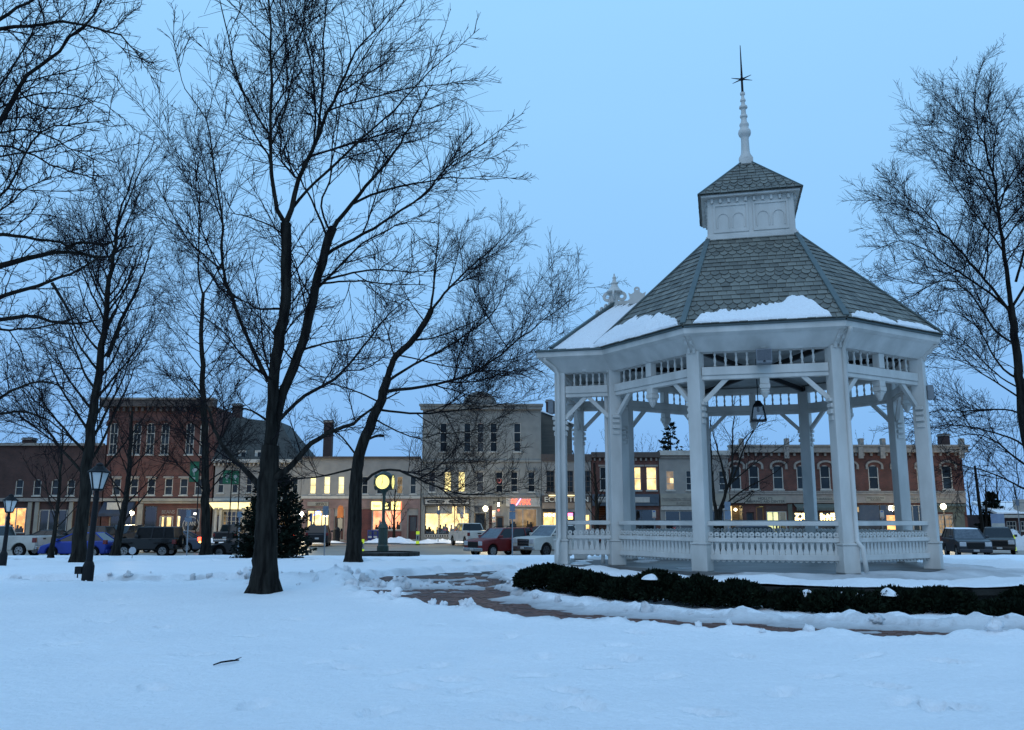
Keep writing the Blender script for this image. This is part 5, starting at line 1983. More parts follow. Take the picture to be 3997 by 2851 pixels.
        for k in range(furn):
            x = X0 + (X1 - X0) * (k + rg.uniform(.2, .8)) / furn
            w_, h_ = rg.uniform(.18, .42), rg.uniform(.4, 1.0)
            dd = Y + rg.uniform(.6, 1.6)
            q = MB()
            q.box(x - w_, x + w_, dd, dd + .4, c + .001, Z0 + h_ * .6)
            q.box(x - w_ * .9, x - w_ * .5, dd + .05, dd + .3, Z0 + h_ * .6 + .001, Z0 + h_)
            q.box(x + w_ * .1, x + w_ * .7, dd + .05, dd + .3, Z0 + h_ * .6 + .001, Z0 + h_ * .85)
            s.w(q, 'display_shelf', M_INTD, room, bevel=.02)
        return wd

    def door(s, x0, x1, y0, y1, mat=None, glass=None, lit=None):
        X0, X1, Z0, Z1 = s.hole(x0, x1, y0, y1)
        Y = s.Y
        d = MB()
        t = .13
        d.box(X0 + .01, X0 + t, Y + .12, Y + .18, Z0, Z1 - .01)
        d.box(X1 - t, X1 - .01, Y + .12, Y + .18, Z0, Z1 - .01)
        d.box(X0 + t + .001, X1 - t - .001, Y + .121, Y + .179, Z1 - t - .01, Z1 - .01)
        zk = Z0 + (Z1 - Z0) * .35
        d.box(X0 + t + .001, X1 - t - .001, Y + .121, Y + .179, Z0, zk)
        o = s.w(d, 'door', mat or M_DOORB)
        s.w(MB().quad((X0 + t, Y + .15, zk), (X1 - t, Y + .15, zk), (X1 - t, Y + .15, Z1 - t), (X0 + t, Y + .15, Z1 - t)), 'door_pane', M_GLASS if lit else (glass or M_PANE), o)
        if lit:
            s.w(MB().quad((X0 - .1, Y + 1.0, Z0), (X1 + .1, Y + 1.0, Z0), (X1 + .1, Y + 1.0, Z1), (X0 - .1, Y + 1.0, Z1)), 'lit_room', lit, o)
        s.w(MB().lathe([(.03, -.1), (.03, .1)], 6, (X1 - t * .5, Y + .09, Z0 + 1.0)), 'handle', M_STONET, o)
        return o

    def finish(s, roof=True):
        """front wall with all the openings, sides, back and flat roof"""
        Y = s.Y
        xs = sorted({s.X0, s.X1, *[h[0] for h in s.holes], *[h[1] for h in s.holes]})
        zs = sorted({s.Z0, s.Z1, *[h[2] for h in s.holes], *[h[3] for h in s.holes]})
        mb = MB()
        for i in range(len(xs) - 1):
            for j in range(len(zs) - 1):
                xm, zm = (xs[i] + xs[i + 1]) / 2, (zs[j] + zs[j + 1]) / 2
                if any(h[0] < xm < h[1] and h[2] < zm < h[3] for h in s.holes): continue
                mb.quad((xs[i], Y, zs[j]), (xs[i + 1], Y, zs[j]), (xs[i + 1], Y, zs[j + 1]), (xs[i], Y, zs[j + 1]))
        for a, b, c, d in s.holes:           # reveals
            y2 = Y + .25
            mb.quad((a, Y, c), (a, y2, c), (a, y2, d), (a, Y, d))
            mb.quad((b, y2, c), (b, Y, c), (b, Y, d), (b, y2, d))
            mb.quad((a, Y, d), (a, y2, d), (b, y2, d), (b, Y, d))
            mb.quad((a, y2, c), (a, Y, c), (b, Y, c), (b, y2, c))
        D = Y + s.depth
        mb.quad((s.X0, D, s.Z0), (s.X0, Y, s.Z0), (s.X0, Y, s.Z1), (s.X0, D, s.Z1))
        mb.quad((s.X1, Y, s.Z0), (s.X1, D, s.Z0), (s.X1, D, s.Z1), (s.X1, Y, s.Z1))
        mb.quad((s.X1, D, s.Z0), (s.X0, D, s.Z0), (s.X0, D, s.Z1), (s.X1, D, s.Z1))
        if roof: mb.quad((s.X0, Y, s.Z1), (s.X1, Y, s.Z1), (s.X1, D, s.Z1), (s.X0, D, s.Z1))
        return s.w(mb, 'wall', s.mat)


def text(parent, body, px0, px1, py0, py1, mat, Y, name='lettering', thick=.02, shear=0.0, stretch=True):
    """raised letters fitted into a pixel rectangle of the facade"""
    X0, X1, Z0, Z1 = rect(px0, px1, py0, py1, Y)
    cu = bpy.data.curves.new('t', 'FONT')
    cu.body = body
    cu.align_x, cu.align_y = 'CENTER', 'CENTER'
    cu.size = 1.0
    cu.extrude = thick
    cu.shear = shear
    cu.space_line = .9
    o = bpy.data.objects.new('t', cu)
    COL.objects.link(o)
    bpy.context.view_layer.update()
    me = bpy.data.meshes.new_from_object(o.evaluated_get(bpy.context.evaluated_depsgraph_get()))
    bpy.data.objects.remove(o)
    v = np.zeros(len(me.vertices) * 3, dtype=np.float32)
    me.vertices.foreach_get('co', v)
    v = v.reshape(-1, 3)
    lo, hi = v.min(0), v.max(0)
    sx, sz = (X1 - X0) / max(1e-3, hi[0] - lo[0]), (Z1 - Z0) / max(1e-3, hi[1] - lo[1])
    if not stretch: sx = sz = min(sx, sz)
    org = root_of(parent).location if parent else (0, 0, 0)
    w = np.stack([(v[:, 0] - (lo[0] + hi[0]) / 2) * sx + (X0 + X1) / 2 - org[0], Y - v[:, 2] - org[1], (v[:, 1] - (lo[1] + hi[1]) / 2) * sz + (Z0 + Z1) / 2 - org[2]], 1)
    me.vertices.foreach_set('co', np.ascontiguousarray(w, dtype=np.float32).ravel())
    me.update()
    me.materials.clear()
    me.materials.append(mat)
    return link(name, me, parent)


def chimney(b, x0, x1, y0, y1, Y, mat=None):
    r = rect(x0, x1, y0, y1, Y)
    c = b.w(MB().box(r[0], r[1], Y, Y + .9, r[2] - 2.5, r[3]), 'chimney', mat or M_BRICKD)
    b.w(MB().box(r[0] - .08, r[1] + .08, Y - .08, Y + .98, r[3] - .25, r[3] - .1), 'chimney_cap', M_STONET, c)


def globe_lamp(px, py, Y, zb, label, r=.21, lit=True):
    p = at(px, py, Y)
    t = thing('street_lamp', label, 'street lamp', (p.x, Y, zb), 0, 'globe street lamps')
    h = p.z - zb
    MB().lathe([(.16, 0), (.15, .25), (.09, .32), (.06, .7), (.05, h - .35), (.08, h - .3), (.05, h - .26), (.11, h - .2)], 10).build('post', M_DARKM, t)
    MB().lathe([(.06, -r * .95), (r * .7, -r * .72), (r, 0), (r * .7, r * .72), (.05, r)], 14, (0, 0, h)).build('globe', E_GLOBE, t, smooth=True)
    MB().lathe([(.05, r), (.07, r + .04), (.02, r + .14)], 8, (0, 0, h)).build('finial', M_DARKM, t)
    l = bpy.data.lights.new('lamp_light', 'POINT')
    l.energy = 1100
    l.color = (1, .82, .5)
    l.shadow_soft_size = r + .05
    lo = bpy.data.objects.new('lamp_light', l)
    COL.objects.link(lo)
    lo.parent = t
    lo.location = (0, -.32, h)


# --- far left: low dark brick block
b = Bldg('brick_building', 'long low dark brick block at the far left with a lit shop window', -160, 404, 1737, M_BRICKD)
for x in (60, 130, 200, 262, 335):
    b.window(x, x + 30, 1872, 1935, arch=True)
b.shop(-60, 100, 1982, 2082, lamp=E_WHITE, back=E_ORANGE, bars=(4, 1), frame=M_TRIM, furn=5, seed=3)
b.shop(150, 260, 1990, 2086, wall=M_INTD, bars=(3, 1), frame=M_TRIM, furn=3, seed=4)
b.door(285, 318, 1995, 2105)
b.box('shop_cornice', M_STONET, -155, 400, 1945, 1958, .02, .30)
for x in (104, 132, 265, 330):
    b.box('pilaster', M_CREAM, x, x + 16, 1960, 2108, .01, .18, bevel=.02)
b.box('roof_coping', M_STONET, -165, 405, 1731, 1741, -.4, .25)
chimney(b, 86, 125, 1708, 1740, FY + 2)
b.finish()

# --- tall brick corner building
b = Bldg('brick_building', 'tall red brick corner building with round-headed top windows and coffee shop', 406, 832, 1590, M_BRICK)
for x in (427, 518, 571, 628, 725, 780):
    w_ = b.window(x, x + 32, 1652, 1775, arch=True, bars=(2, 3))
    b.hood(x - 9, x + 41, 1640, w_, M_BRICKD)
for x in (382, 440, 508, 575, 643, 702, 760):
    if x > 405:
        w_ = b.window(x, x + 31, 1868, 1933, arch=False, bars=(1, 2))
        b.box('lintel', M_STONET, x - 5, x + 36, 1860, 1867, .0, .10, w_)
b.box('cornice', M_BROWNP, 398, 840, 1562, 1590, -.6, .55, bevel=.03)
for x in range(410, 832, 24):
    b.box('cornice_bracket', M_BROWNP, x, x + 9, 1591, 1606, .01, .38)
b.box('cornice_shelf', M_STONET, 396, 842, 1556, 1563, -.7, .7)
b.box('shop_cornice', M_CREAM, 406, 830, 1946, 1957, .01, .40)
b.box('awning_band', M_CREAM, 548, 800, 1958, 1966, .01, .25)
aw = MB()
r = rect(410, 530, 1950, 2006)
aw.add([(r[0], FY - .05, r[3]), (r[1], FY - .05, r[3]), (r[1], FY - 1.3, r[2]), (r[0], FY - 1.3, r[2]), (r[0], FY - 1.3, r[2] - .25), (r[1], FY - 1.3, r[2] - .25)], [(0, 3, 2, 1), (3, 4, 5, 2)])
aw.add([(r[0], FY - .05, r[3]), (r[0], FY - 1.3, r[2]), (r[0], FY - .05, r[2])], [(0, 1, 2)])
aw.add([(r[1], FY - .05, r[3]), (r[1], FY - .05, r[2]), (r[1], FY - 1.3, r[2])], [(0, 1, 2)])
b.w(aw, 'awning', M_NAVY)
b.box('sign_board', M_TRIM, 418, 472, 1962, 1990, .9, 1.0)
b.shop(425, 530, 2010, 2078, wall=M_INTD, lamp=None, bars=(2, 1), frame=M_STONET, furn=2)
for x in (533, 796):
    b.box('pilaster', M_CREAM, x, x + 22, 1968, 2108, .01, .25, bevel=.02)
b.shop(560, 612, 1975, 2082, wall=M_INTD, bars=(1, 1), frame=M_BLACKW)
b.door(618, 674, 2014, 2104, M_TRIM, lit=E_WARM)
text(b.root, 'BEANS', 632, 682, 1992, 2006, M_STONET, FY - .03)
wd = b.shop(688, 780, 1985, 2075, wall=M_INTD, bars=(2, 1), frame=M_STONET, furn=2)
text(b.root, 'BEANS', 724, 768, 2036, 2052, M_TRIM, FY + .09)
r = rect(712, 776, 2022, 2062)
g = MB()
g.ring(((r[0] + r[1]) / 2, FY + .08, r[2] + .3), (1, 0, 0), (0, 0, 1), (0, 1, 0), (r[1] - r[0]) / 2, (r[1] - r[0]) / 2 - .05, .02, 28)
b.w(g, 'sign_ring', M_TRIM)
b.box('window_lamp', E_WHITE, 757, 765, 2002, 2010, -.6, -.5)
b.box('lit_panel', E_CREAM, 694, 701, 2016, 2062, -.5, -.4)
b.finish()

# --- grey hip-roofed house
b = Bldg('hip_roof_building', 'grey building with a big dark hip roof and dormers behind the big maple', 833, 1172, 1808, M_PALE)
rf = MB()
Xa, Xb = at(828, 1800, FY).x, at(1178, 1800, FY).x
Zr0, Zr1 = b.Z1 + .1, at(900, 1632, FY + 4).z
rf.add([(Xa, FY - .4, Zr0), (Xb, FY - .4, Zr0), (Xb, FY + 11, Zr0), (Xa, FY + 11, Zr0), (Xa + .6, FY + 3.5, Zr1), (Xb - 3.2, FY + 3.5, Zr1 - .5), (Xb - 3.2, FY + 7.5, Zr1 - .5), (Xa + .6, FY + 7.5, Zr1)],
       [(0, 1, 5, 4), (1, 2, 6, 5), (2, 3, 7, 6), (3, 0, 4, 7), (4, 5, 6, 7)])
roof = b.w(rf, 'roof', M_GREYR)
for x in (936, 1000):
    d = b.box('dormer', M_TRIM, x, x + 28, 1760, 1792, -1.0, -.1, roof)
    b.box('dormer_pane', M_PANE, x + 6, x + 22, 1766, 1790, -.1, -.08, d)
b.box('cornice', M_TRIM, 830, 1175, 1794, 1808, -.2, .5, bevel=.02)
for x in range(836, 1170, 17):
    b.box('cornice_bracket', M_TRIM, x, x + 6, 1809, 1818, .01, .3)
for x in (850, 905, 960, 1010, 1110, 1140):
    b.window(x, x + 24, 1860, 1925, bars=(1, 2))
b.box('shop_cornice', M_TRIM, 833, 1172, 1946, 1956, .01, .35)
aw = MB()
r = rect(822, 985, 1962, 1986, FY - .9)
aw.box(r[0], r[1], FY - 1.6, FY - .02, r[3], r[3] + .06)
aw = b.w(aw, 'canopy', M_TRIM)
b.w(MB().quad((r[0] + .02, FY - 1.58, r[3] - .02), (r[1] - .02, FY - 1.58, r[3] - .02), (r[1] - .02, FY - .05, r[2] - .05), (r[0] + .02, FY - .05, r[2] - .05)), 'canopy_lightbox', E_AWN, aw)
for x in (834, 852, 940):
    b.w(MB().lathe([(.22, 0), (.22, .2), (.15, .25), (.13, 3.0), (.2, 3.1), (.2, 3.25)], 10, (at(x + 6, 2060, FY - .5).x, FY - .5, WALKZ)), 'column', M_TRIM)
b.shop(868, 936, 1996, 2076, wall=M_INTD, bars=(4, 4), frame=M_TRIM)
b.door(818 + 22, 864, 2010, 2104, M_DOORB, lit=E_DIM)
b.shop(985, 1040, 2000, 2075, wall=M_INT, back=E_DIM, bars=(3, 3), frame=M_TRIM)
b.shop(1080, 1150, 2000, 2075, wall=M_INT, back=E_DIM, bars=(3, 1), frame=M_TRIM)
chimney(b, 906, 938, 1575, 1632, FY + 6)
b.finish()

# --- pale two-storey row with pink ground floor
b = Bldg('pale_row_building', 'pale two-storey row with mauve ground floor, blue neon and yellow sign boxes', 1174, 1641, 1790, M_PALE)
b.box('roof_coping', M_BROWNP, 1172, 1643, 1783, 1791, -.4, .25)
for x, l in ((1209, E_YEL), (1264, E_YEL), (1319, E_YEL), (1412, None), (1470, None), (1548, E_DIM), (1600, None)):
    b.window(x, x + 25, 1860, 1929, lit=l, bars=(1, 2))
b.box('belt_course', M_TRIM, 1174, 1641, 1936, 1947, .01, .20)
r = rect(1176, 1639, 1949, 2112)
gf = b.box('shop_fascia', M_MAUVE, 1176, 1639, 1949, 1985, .012, .10)
for x0_, x1_ in ((1176, 1195), (1288, 1303), (1345, 1398), (1568, 1588), (1632, 1640)):
    b.box('shop_pier', M_MAUVE, x0_, x1_, 1986, 2108, .012, .09)
b.box('stall_riser', M_REDPANEL, 1399, 1567, 2074, 2108, .012, .07)
b.box('side_panel', M_REDPANEL, 1399, 1450, 1988, 2073, .012, .06)
b.shop(1198, 1284, 1992, 2066, wall=M_INT, lamp=E_WHITE, back=E_CREAM, bars=(3, 1), furn=2, seed=7)
wd = b.shop(1453, 1566, 1992, 2070, wall=M_INT, lamp=E_WHITE, back=E_PINK, bars=(3, 1), furn=4, seed=9, frame=M_TRIM)
for k, (x0_, x1_, y0_, y1_) in enumerate([(1464, 1484, 2003, 2014), (1545, 1562, 1999, 2012)]):
    r = rect(x0_, x1_, y0_, y1_)
    n_ = MB()
    n_.ring(((r[0] + r[1]) / 2, FY + .2, (r[2] + r[3]) / 2), (1, 0, 0), (0, 0, .55), (0, 1, 0), (r[1] - r[0]) / 2, (r[1] - r[0]) / 2 - .09, .04, 18)
    n_.box(r[0] + .12, r[1] - .12, FY + .2, FY + .23, (r[2] + r[3]) / 2 - .06, (r[2] + r[3]) / 2 + .06)
    b.w(n_, 'red_neon_sign', E_RED)
nb = MB()
for y_ in (1990, 2070):
    pass
n_ = MB()
r = rect(1222, 1256, 1995, 2012)
for k in range(3):
    n_.tube([(r[0] + .08 * k, FY + .2, r[2] + .14 * k), (r[0] + .5, FY + .2, r[2] + .2 + .12 * k), (r[1] - .08 * k, FY + .2, r[2] + .14 * k)], .035, 5)
b.w(n_, 'blue_neon_sign', E_BLUE)
sg = b.box('sign_board', M_CREAM, 1200, 1282, 1960, 1976, .12, .20)
text(sg, 'SERVICE', 1232, 1276, 1963, 1974, M_BLACKW, FY - .21)
for x0_, x1_, m_ in ((1450, 1490, E_SIGNY), (1528, 1566, E_SIGNY)):
    s_ = b.box('light_box_sign', m_, x0_, x1_, 1959, 1990, .12, .28)
    text(s_, 'Howard' if x0_ < 1500 else 'Hanna', x0_ + 7, x1_ - 6, 1968, 1981, pm('sign_ink', (.25, .16, .02), (.2, .12, .02), 5, .7), FY - .29)
s_ = b.box('star_sign', M_BLACKW, 1495, 1522, 1959, 1990, .12, .2)
r = rect(1500, 1517, 1962, 1977)
cx_, cz_, rr_ = (r[0] + r[1]) / 2, (r[2] + r[3]) / 2, (r[1] - r[0]) / 2
b.w(MB().prism([((rr_ if k % 2 == 0 else rr_ * .45) * math.sin(k * PI / 5), (rr_ if k % 2 == 0 else rr_ * .45) * math.cos(k * PI / 5)) for k in range(10)], (cx_, FY - .205, cz_), (1, 0, 0), (0, 0, 1), (0, -1, 0), .02), 'star', E_SIGNY, s_)
b.box('red_light_edge', E_SIGNR, 1562, 1567, 1960, 1990, .285, .30)
b.box('sign_base', E_SIGNY, 1503, 1516, 1979, 1987, .205, .22, s_)
b.door(1306, 1341, 2015, 2106, M_MAROON)
b.door(1594, 1629, 2012, 2106, M_MAROON, glass=M_BLIND)
chimney(b, 1262, 1294, 1640, 1786, FY + 3)
b.finish()

# --- three-storey off-white building
b = Bldg('off_white_building', 'three-storey off-white building with arched parapet and red neon sign', 1646, 2113, 1600, M_OFFW)
for x in (1717, 1810, 1862, 1913, 2005):
    b.window(x, x + 28, 1652, 1764, bars=(1, 3), fw=.06, pane=M_BLIND if x == 1862 else None)
for x, l, p_ in ((1672, None, M_BLIND), (1734, E_YEL, None), (1788, E_YEL, None), (1860, None, M_BLIND), (1935, None, None), (1993, None, None), (2060, None, None)):
    w_ = b.window(x, x + 28, 1842, 1921, lit=l, pane=p_, bars=(1, 3 if x > 1900 else 2), fw=.06)
    b.box('hood_mould', M_OFFW, x - 5, x + 33, 1832, 1839, .0, .12, w_)
r = rect(1940, 1958, 1868, 1886)
b.w(MB().ring(((r[0] + r[1]) / 2, FY + .095, (r[2] + r[3]) / 2), (1, 0, 0), (0, 0, 1), (0, 1, 0), .26, .12, .01, 18), 'window_sign', pm('pink_paint', (.5, .12, .10), (.4, .1, .08), 4, .6))
b.box('parapet', M_OFFW, 1642, 2116, 1586, 1601, -.5, .35, bevel=.03)
b.box('parapet_cap', M_OFFW, 1638, 2120, 1579, 1587, -.6, .50, bevel=.02)
Xa, Xb = at(1808, 1580, FY).x, at(1938, 1580, FY).x
Zb, Zt = at(1870, 1580, FY).z, at(1870, 1530, FY).z
n = 16
pl = [((Xb - Xa) / 2 * math.cos(PI * k / n), (Zt - Zb) * math.sin(PI * k / n)) for k in range(n + 1)]
b.w(MB().prism(pl, ((Xa + Xb) / 2, FY + .3, Zb), (1, 0, 0), (0, 0, 1), (0, -1, 0), .55), 'parapet_arch', M_OFFW)
b.w(MB().prism([(x * .8, z * .8) for x, z in pl], ((Xa + Xb) / 2, FY - .26, Zb), (1, 0, 0), (0, 0, 1), (0, -1, 0), .04), 'parapet_panel', M_STONET)
b.box('belt_course', M_OFFW, 1646, 2113, 1796, 1804, .0, .12)
b.box('shop_cornice', M_OFFW, 1648, 2110, 1931, 1941, .0, .3)
# left shop
sg = b.box('sign_board', M_BLACKW, 1655, 1834, 1945, 1972, .02, .12)
b.box('sign_face', M_TRIM, 1659, 1830, 1949, 1968, .12, .14, sg)
for x0_, x1_, t_ in ((1667, 1737, 'Salon 150'), (1750, 1822, 'KING & SONS LAW, LLC')):
    r = rect(x0_, x1_, 1952, 1965)
    o_ = MB()
    o_.prism([((r[1] - r[0]) / 2 * math.copysign(abs(math.cos(a)) ** .5, math.cos(a)), (r[3] - r[2]) / 2 * math.sin(a)) for a in [2 * PI * k / 24 for k in range(24)]], ((r[0] + r[1]) / 2, FY - .142, (r[2] + r[3]) / 2), (1, 0, 0), (0, 0, 1), (0, -1, 0), .02)
    o_ = b.w(o_, 'name_plate', M_BLACKW, sg)
    text(b.root, t_, x0_ + 9, x1_ - 9, 1955, 1962, M_CREAM, FY - .166, thick=.004)
b.shop(1658, 1832, 1974, 2086, wall=M_INT, lamp=E_WHITE, back=E_CREAM, bars=(3, 1), furn=9, seed=13, deep=4.5)
for x0_, x1_ in ((1661, 1710), (1714, 1765), (1783, 1811), (1814, 1830)):
    b.box('roller_blind', pm('blind_cloth', (.42, .38, .30), (.36, .33, .26), 3, .9), x0_, x1_, 1976, 2006, -.30, -.27)
kb = b.box('kick_board', M_TRIM, 1658, 1770, 2087, 2098, .005, .06)
for k in range(12):
    b.box('black_square', M_BLACKW, 1661 + k * 9.2, 1666 + k * 9.2, 2089, 2096, .061, .07, kb)
b.box('pilaster', M_OFFW, 1836, 1850, 1945, 2108, .0, .2, bevel=.02)
b.door(1852, 1896, 2004, 2106, M_BLACKW, glass=M_PANE)
b.box('transom', M_BLIND, 1853, 1890, 1974, 1998, .0, .04)
b.box('brick_pier', M_BRICKD, 1909, 1920, 1975, 2108, .0, .12)
b.door(1936, 1966, 2016, 2106, M_DOORB)
b.shop(1985, 2097, 1986, 2066, wall=M_INTD, back=E_DIM, bars=(2, 1), frame=M_TRIM, furn=2, deep=2.0)
sg = b.box('sign_fascia', M_TRIM, 1975, 2108, 1943, 1978, .02, .2)
text(sg, 'RE', 1996, 2020, 1949, 1971, E_RED, FY - .24, 'neon_letters')
text(sg, '/', 2014, 2034, 1947, 1973, E_VIOLET, FY - .245, 'neon_letters', shear=.3)
text(sg, 'MAX', 2029, 2071, 1949, 1971, E_RED, FY - .24, 'neon_letters')
# lamp bracket over the middle door
br = b.box('lamp_bracket', M_BLACKW, 1943, 1948, 1945, 1982, .2, .3)
b.box('lamp_arm', M_BLACKW, 1927, 1962, 1957, 1960, .3, .4, br)
for x in (1925, 1958):
    b.box('spot_head', M_BLACKW, x, x + 6, 1957, 1968, .4, .7, br)
b.box('spot_glow', E_BULB, 1943, 1949, 1963, 1977, .42, .52, br)
b.box('red_tag', E_SIGNR, 1943, 1949, 1988, 1996, .3, .34, br)
b.finish()

# --- brown-sided gable wall behind
b = Bldg('clapboard_building', 'weathered grey-brown gable wall with chimney behind the off-white building', 2114, 2235, 1660, M_SIDEG, Y=FY + 5, depth=14)
g = MB()
za = at(2112, 1610, FY + 5).z
g.add([(b.X0, FY + 4.98, b.Z1), (b.X1, FY + 4.98, b.Z1), (b.X0, FY + 4.98, za), (b.X0, FY + 19, b.Z1), (b.X1, FY + 19, b.Z1), (b.X0, FY + 19, za)], [(0, 1, 2), (1, 4, 5, 2), (0, 2, 5, 3), (3, 5, 4)])
b.w(g, 'gable', M_SIDEG)
g = MB()
g.add([(b.X0, FY + 4.7, za + .06), (b.X1 + .3, FY + 4.7, b.Z1 + .02), (b.X1 + .3, FY + 19, b.Z1 + .02), (b.X0, FY + 19, za + .06), (b.X0, FY + 4.7, za + .18), (b.X1 + .3, FY + 4.7, b.Z1 + .14), (b.X1 + .3, FY + 19, b.Z1 + .14), (b.X0, FY + 19, za + .18)],
      [(0, 1, 5, 4), (4, 5, 6, 7), (1, 2, 6, 5), (3, 2, 1, 0), (0, 4, 7, 3)])
b.w(g, 'roof_snow', SNOW)
chimney(b, 2132, 2157, 1560, 1640, FY + 7)
b.finish()

# --- shop with lit lettering
b = Bldg('lit_sign_building', 'pale two-storey shop with lit outline lettering beside the left gazebo posts', 2115, 2308, 1790, M_PALE)
b.box('parapet', M_BROWNP, 2113, 2309, 1774, 1800, -.3, .2)
for x in (2133, 2207, 2274):
    b.window(x, x + 31, 1838, 1921, bars=(2, 4), fw=.06, frame=M_BROWNP)
sg = b.box('sign_fascia', M_BROWNP, 2116, 2307, 1934, 1962, .02, .16)
lt = b.box('sign_wash', E_CREAM, 2142, 2255, 1933, 1937, .5, .62)
text(sg, 'ECLECTION', 2126, 2296, 1940, 1960, pm('letter_white', (.75, .72, .62), (.65, .62, .52), 4, .5), FY - .2, thick=.03)
b.box('sign_lower', pm('tan_board', (.30, .23, .17), (.22, .17, .13), 2, .8), 2116, 2307, 1963, 1986, .02, .10)
aw = MB()
r = rect(2116, 2200, 1987, 1999)
for k in range(14):
    xa, xb = r[0] + (r[1] - r[0]) * k / 14, r[0] + (r[1] - r[0]) * (k + 1) / 14
    aw.add([(xa, FY - .05, r[3]), (xb, FY - .05, r[3]), (xb, FY - .5, r[2] + .12), ((xa + xb) / 2, FY - .5, r[2]), (xa, FY - .5, r[2] + .12)], [(0, 4, 3, 2, 1)])
b.w(aw, 'scalloped_awning', M_BLACKW)
b.shop(2118, 2200, 1999, 2086, wall=M_INT, lamp=E_WHITE, back=E_WARM, bars=(2, 1), frame=M_MAROON, furn=3, seed=21)
for k in range(3):
    p_ = at(2130 + 15 * k, 2011, FY + 1.0)
    b.w(MB().lathe([(.03, -.14), (.13, -.05), (.13, .05), (.03, .14)], 10, p_), 'pendant_bulb', E_BULB)
b.shop(2214, 2252, 1999, 2090, wall=M_MAROON, bars=(1, 1), frame=M_MAROON)
s_ = MB()
r = rect(2216, 2236, 2001, 2028)
s_.box(r[0], r[1], FY + .16, FY + .2, r[2] + .3, r[3] - .05)
b.w(s_, 'pink_neon_sign', E_PINKN)
s_ = MB()
s_.box(r[0] + .05, r[1], FY + .16, FY + .2, r[2], r[2] + .28)
b.w(s_, 'orange_neon_sign', emit('orange_neon', (1, .55, .12), 5, sample=False))
b.shop(2284, 2306, 2008, 2070, wall=M_INT, back=E_WARM, bars=(1, 1), frame=M_TRIM)
b.finish()

# --- narrow red brick with stairs
b = Bldg('brick_building', 'narrow red brick shop with an open stairway and two lit upper windows', 2310, 2574, 1786, M_BRICK)
b.box('cornice', M_BROWNP, 2308, 2576, 1766, 1787, -.3, .35, bevel=.02)
for x in range(2318, 2570, 20):
    b.box('corbel_block', M_STONET, x, x + 7, 1788, 1799, .0, .16)
for x, l in ((2342, None), (2420, None), (2470, E_WARM), (2523, E_WARM)):
    w_ = b.window(x, x + 40 if x > 2500 else x + 32, 1824, 1914, lit=l, bars=(1, 2), fw=.06, room=.35)
    b.box('lintel', M_STONET, x - 6, x + 44, 1815, 1822, .0, .1, w_)
b.box('shop_fascia', M_TEAL, 2312, 2572, 1930, 1975, .02, .2)
r = rect(2326, 2376, 1941, 1962)
sg = b.w(MB().box(r[0], r[1], FY - .95, FY - .88, r[2], r[3]), 'hanging_sign', M_TRIM, bevel=.03)
text(sg, 'Matt Ruff', 2334, 2368, 1944, 1951, M_NAVY, FY - .96, thick=.004)
text(sg, 'Attorneys, LLC', 2332, 2370, 1954, 1960, M_NAVY, FY - .96, thick=.004)
b.box('sign_bracket', M_BLACKW, 2348, 2352, 1936, 1942, .2, .9)
# stair behind an open entry
X0, X1, Z0, Z1 = b.hole(2328, 2386, 1966, 2108)
st = MB()
st.box(X0 - .1, X0 - .01, FY + .26, FY + 4, Z0, Z1 + 1.5)
st.box(X1 + .01, X1 + .1, FY + .26, FY + 4, Z0, Z1 + 1.5)
sw = b.w(st, 'stair_wall', pm('tan_wall', (.22, .16, .09), (.17, .12, .07), 2, .8))
for k in range(15):
    b.w(MB().box(X0 + .4, X1 - .005, FY + .4 + k * .25, FY + .65 + k * .25, Z0, Z0 + .2 + k * .24), 'stair_step', pm('stair_wood', (.13, .05, .025), (.10, .04, .02), 4, .6), sw)
    b.w(MB().box(X0 + .4, X1 - .005, FY + .38 + k * .25, FY + .44 + k * .25, Z0 + .201 + k * .24, Z0 + .23 + k * .24), 'stair_nosing', M_STONET, sw)
b.w(MB().box(X0 + .2, X1 - .2, FY + 1.0, FY + 1.5, Z1 + .3, Z1 + .36), 'stair_lamp', emit('stair_light', (1, .6, .25), 3.0), sw)
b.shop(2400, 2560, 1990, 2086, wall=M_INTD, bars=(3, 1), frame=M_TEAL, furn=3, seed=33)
b.box('sign_board', M_TRIM, 2478, 2536, 1941, 1962, .21, .26)
b.box('sign_board_blank', M_TEAL, 2538, 2570, 1946, 1964, .21, .26)
b.finish()

# --- white travel agency building
b = Bldg('white_building', 'white two-storey travel agency building seen through the left front bay', 2576, 2848, 1778, M_PALE)
b.box('cornice', M_TRIM, 2574, 2850, 1760, 1779, -.3, .4, bevel=.03)
b.box('frieze', M_STONET, 2577, 2847, 1780, 1790, .0, .14)
for x, l in ((2600, E_DIM), (2678, None), (2745, None), (2806, None)):
    b.window(x, x + 32, 1838, 1914, lit=l, bars=(1, 3), fw=.06, room=.6)
b.box('window_lamp', E_CREAM, 2616, 2628, 1868, 1888, -.5, -.4)
b.box('sign_fascia', M_CREAM, 2578, 2846, 1927, 1974, .02, .22)
text(b.root, 'DESTINATION TRAVEL AGENCY', 2584, 2756, 1944, 1956, M_STONET, FY - .24)
text(b.root, '& CRUISES', 2640, 2710, 1960, 1969, M_STONET, FY - .24)
b.box('shop_lintel', M_TRIM, 2580, 2846, 1976, 1992, .02, .16)
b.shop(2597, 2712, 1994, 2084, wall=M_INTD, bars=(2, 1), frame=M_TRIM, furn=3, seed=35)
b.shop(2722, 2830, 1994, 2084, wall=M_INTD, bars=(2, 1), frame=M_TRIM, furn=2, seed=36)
b.finish()

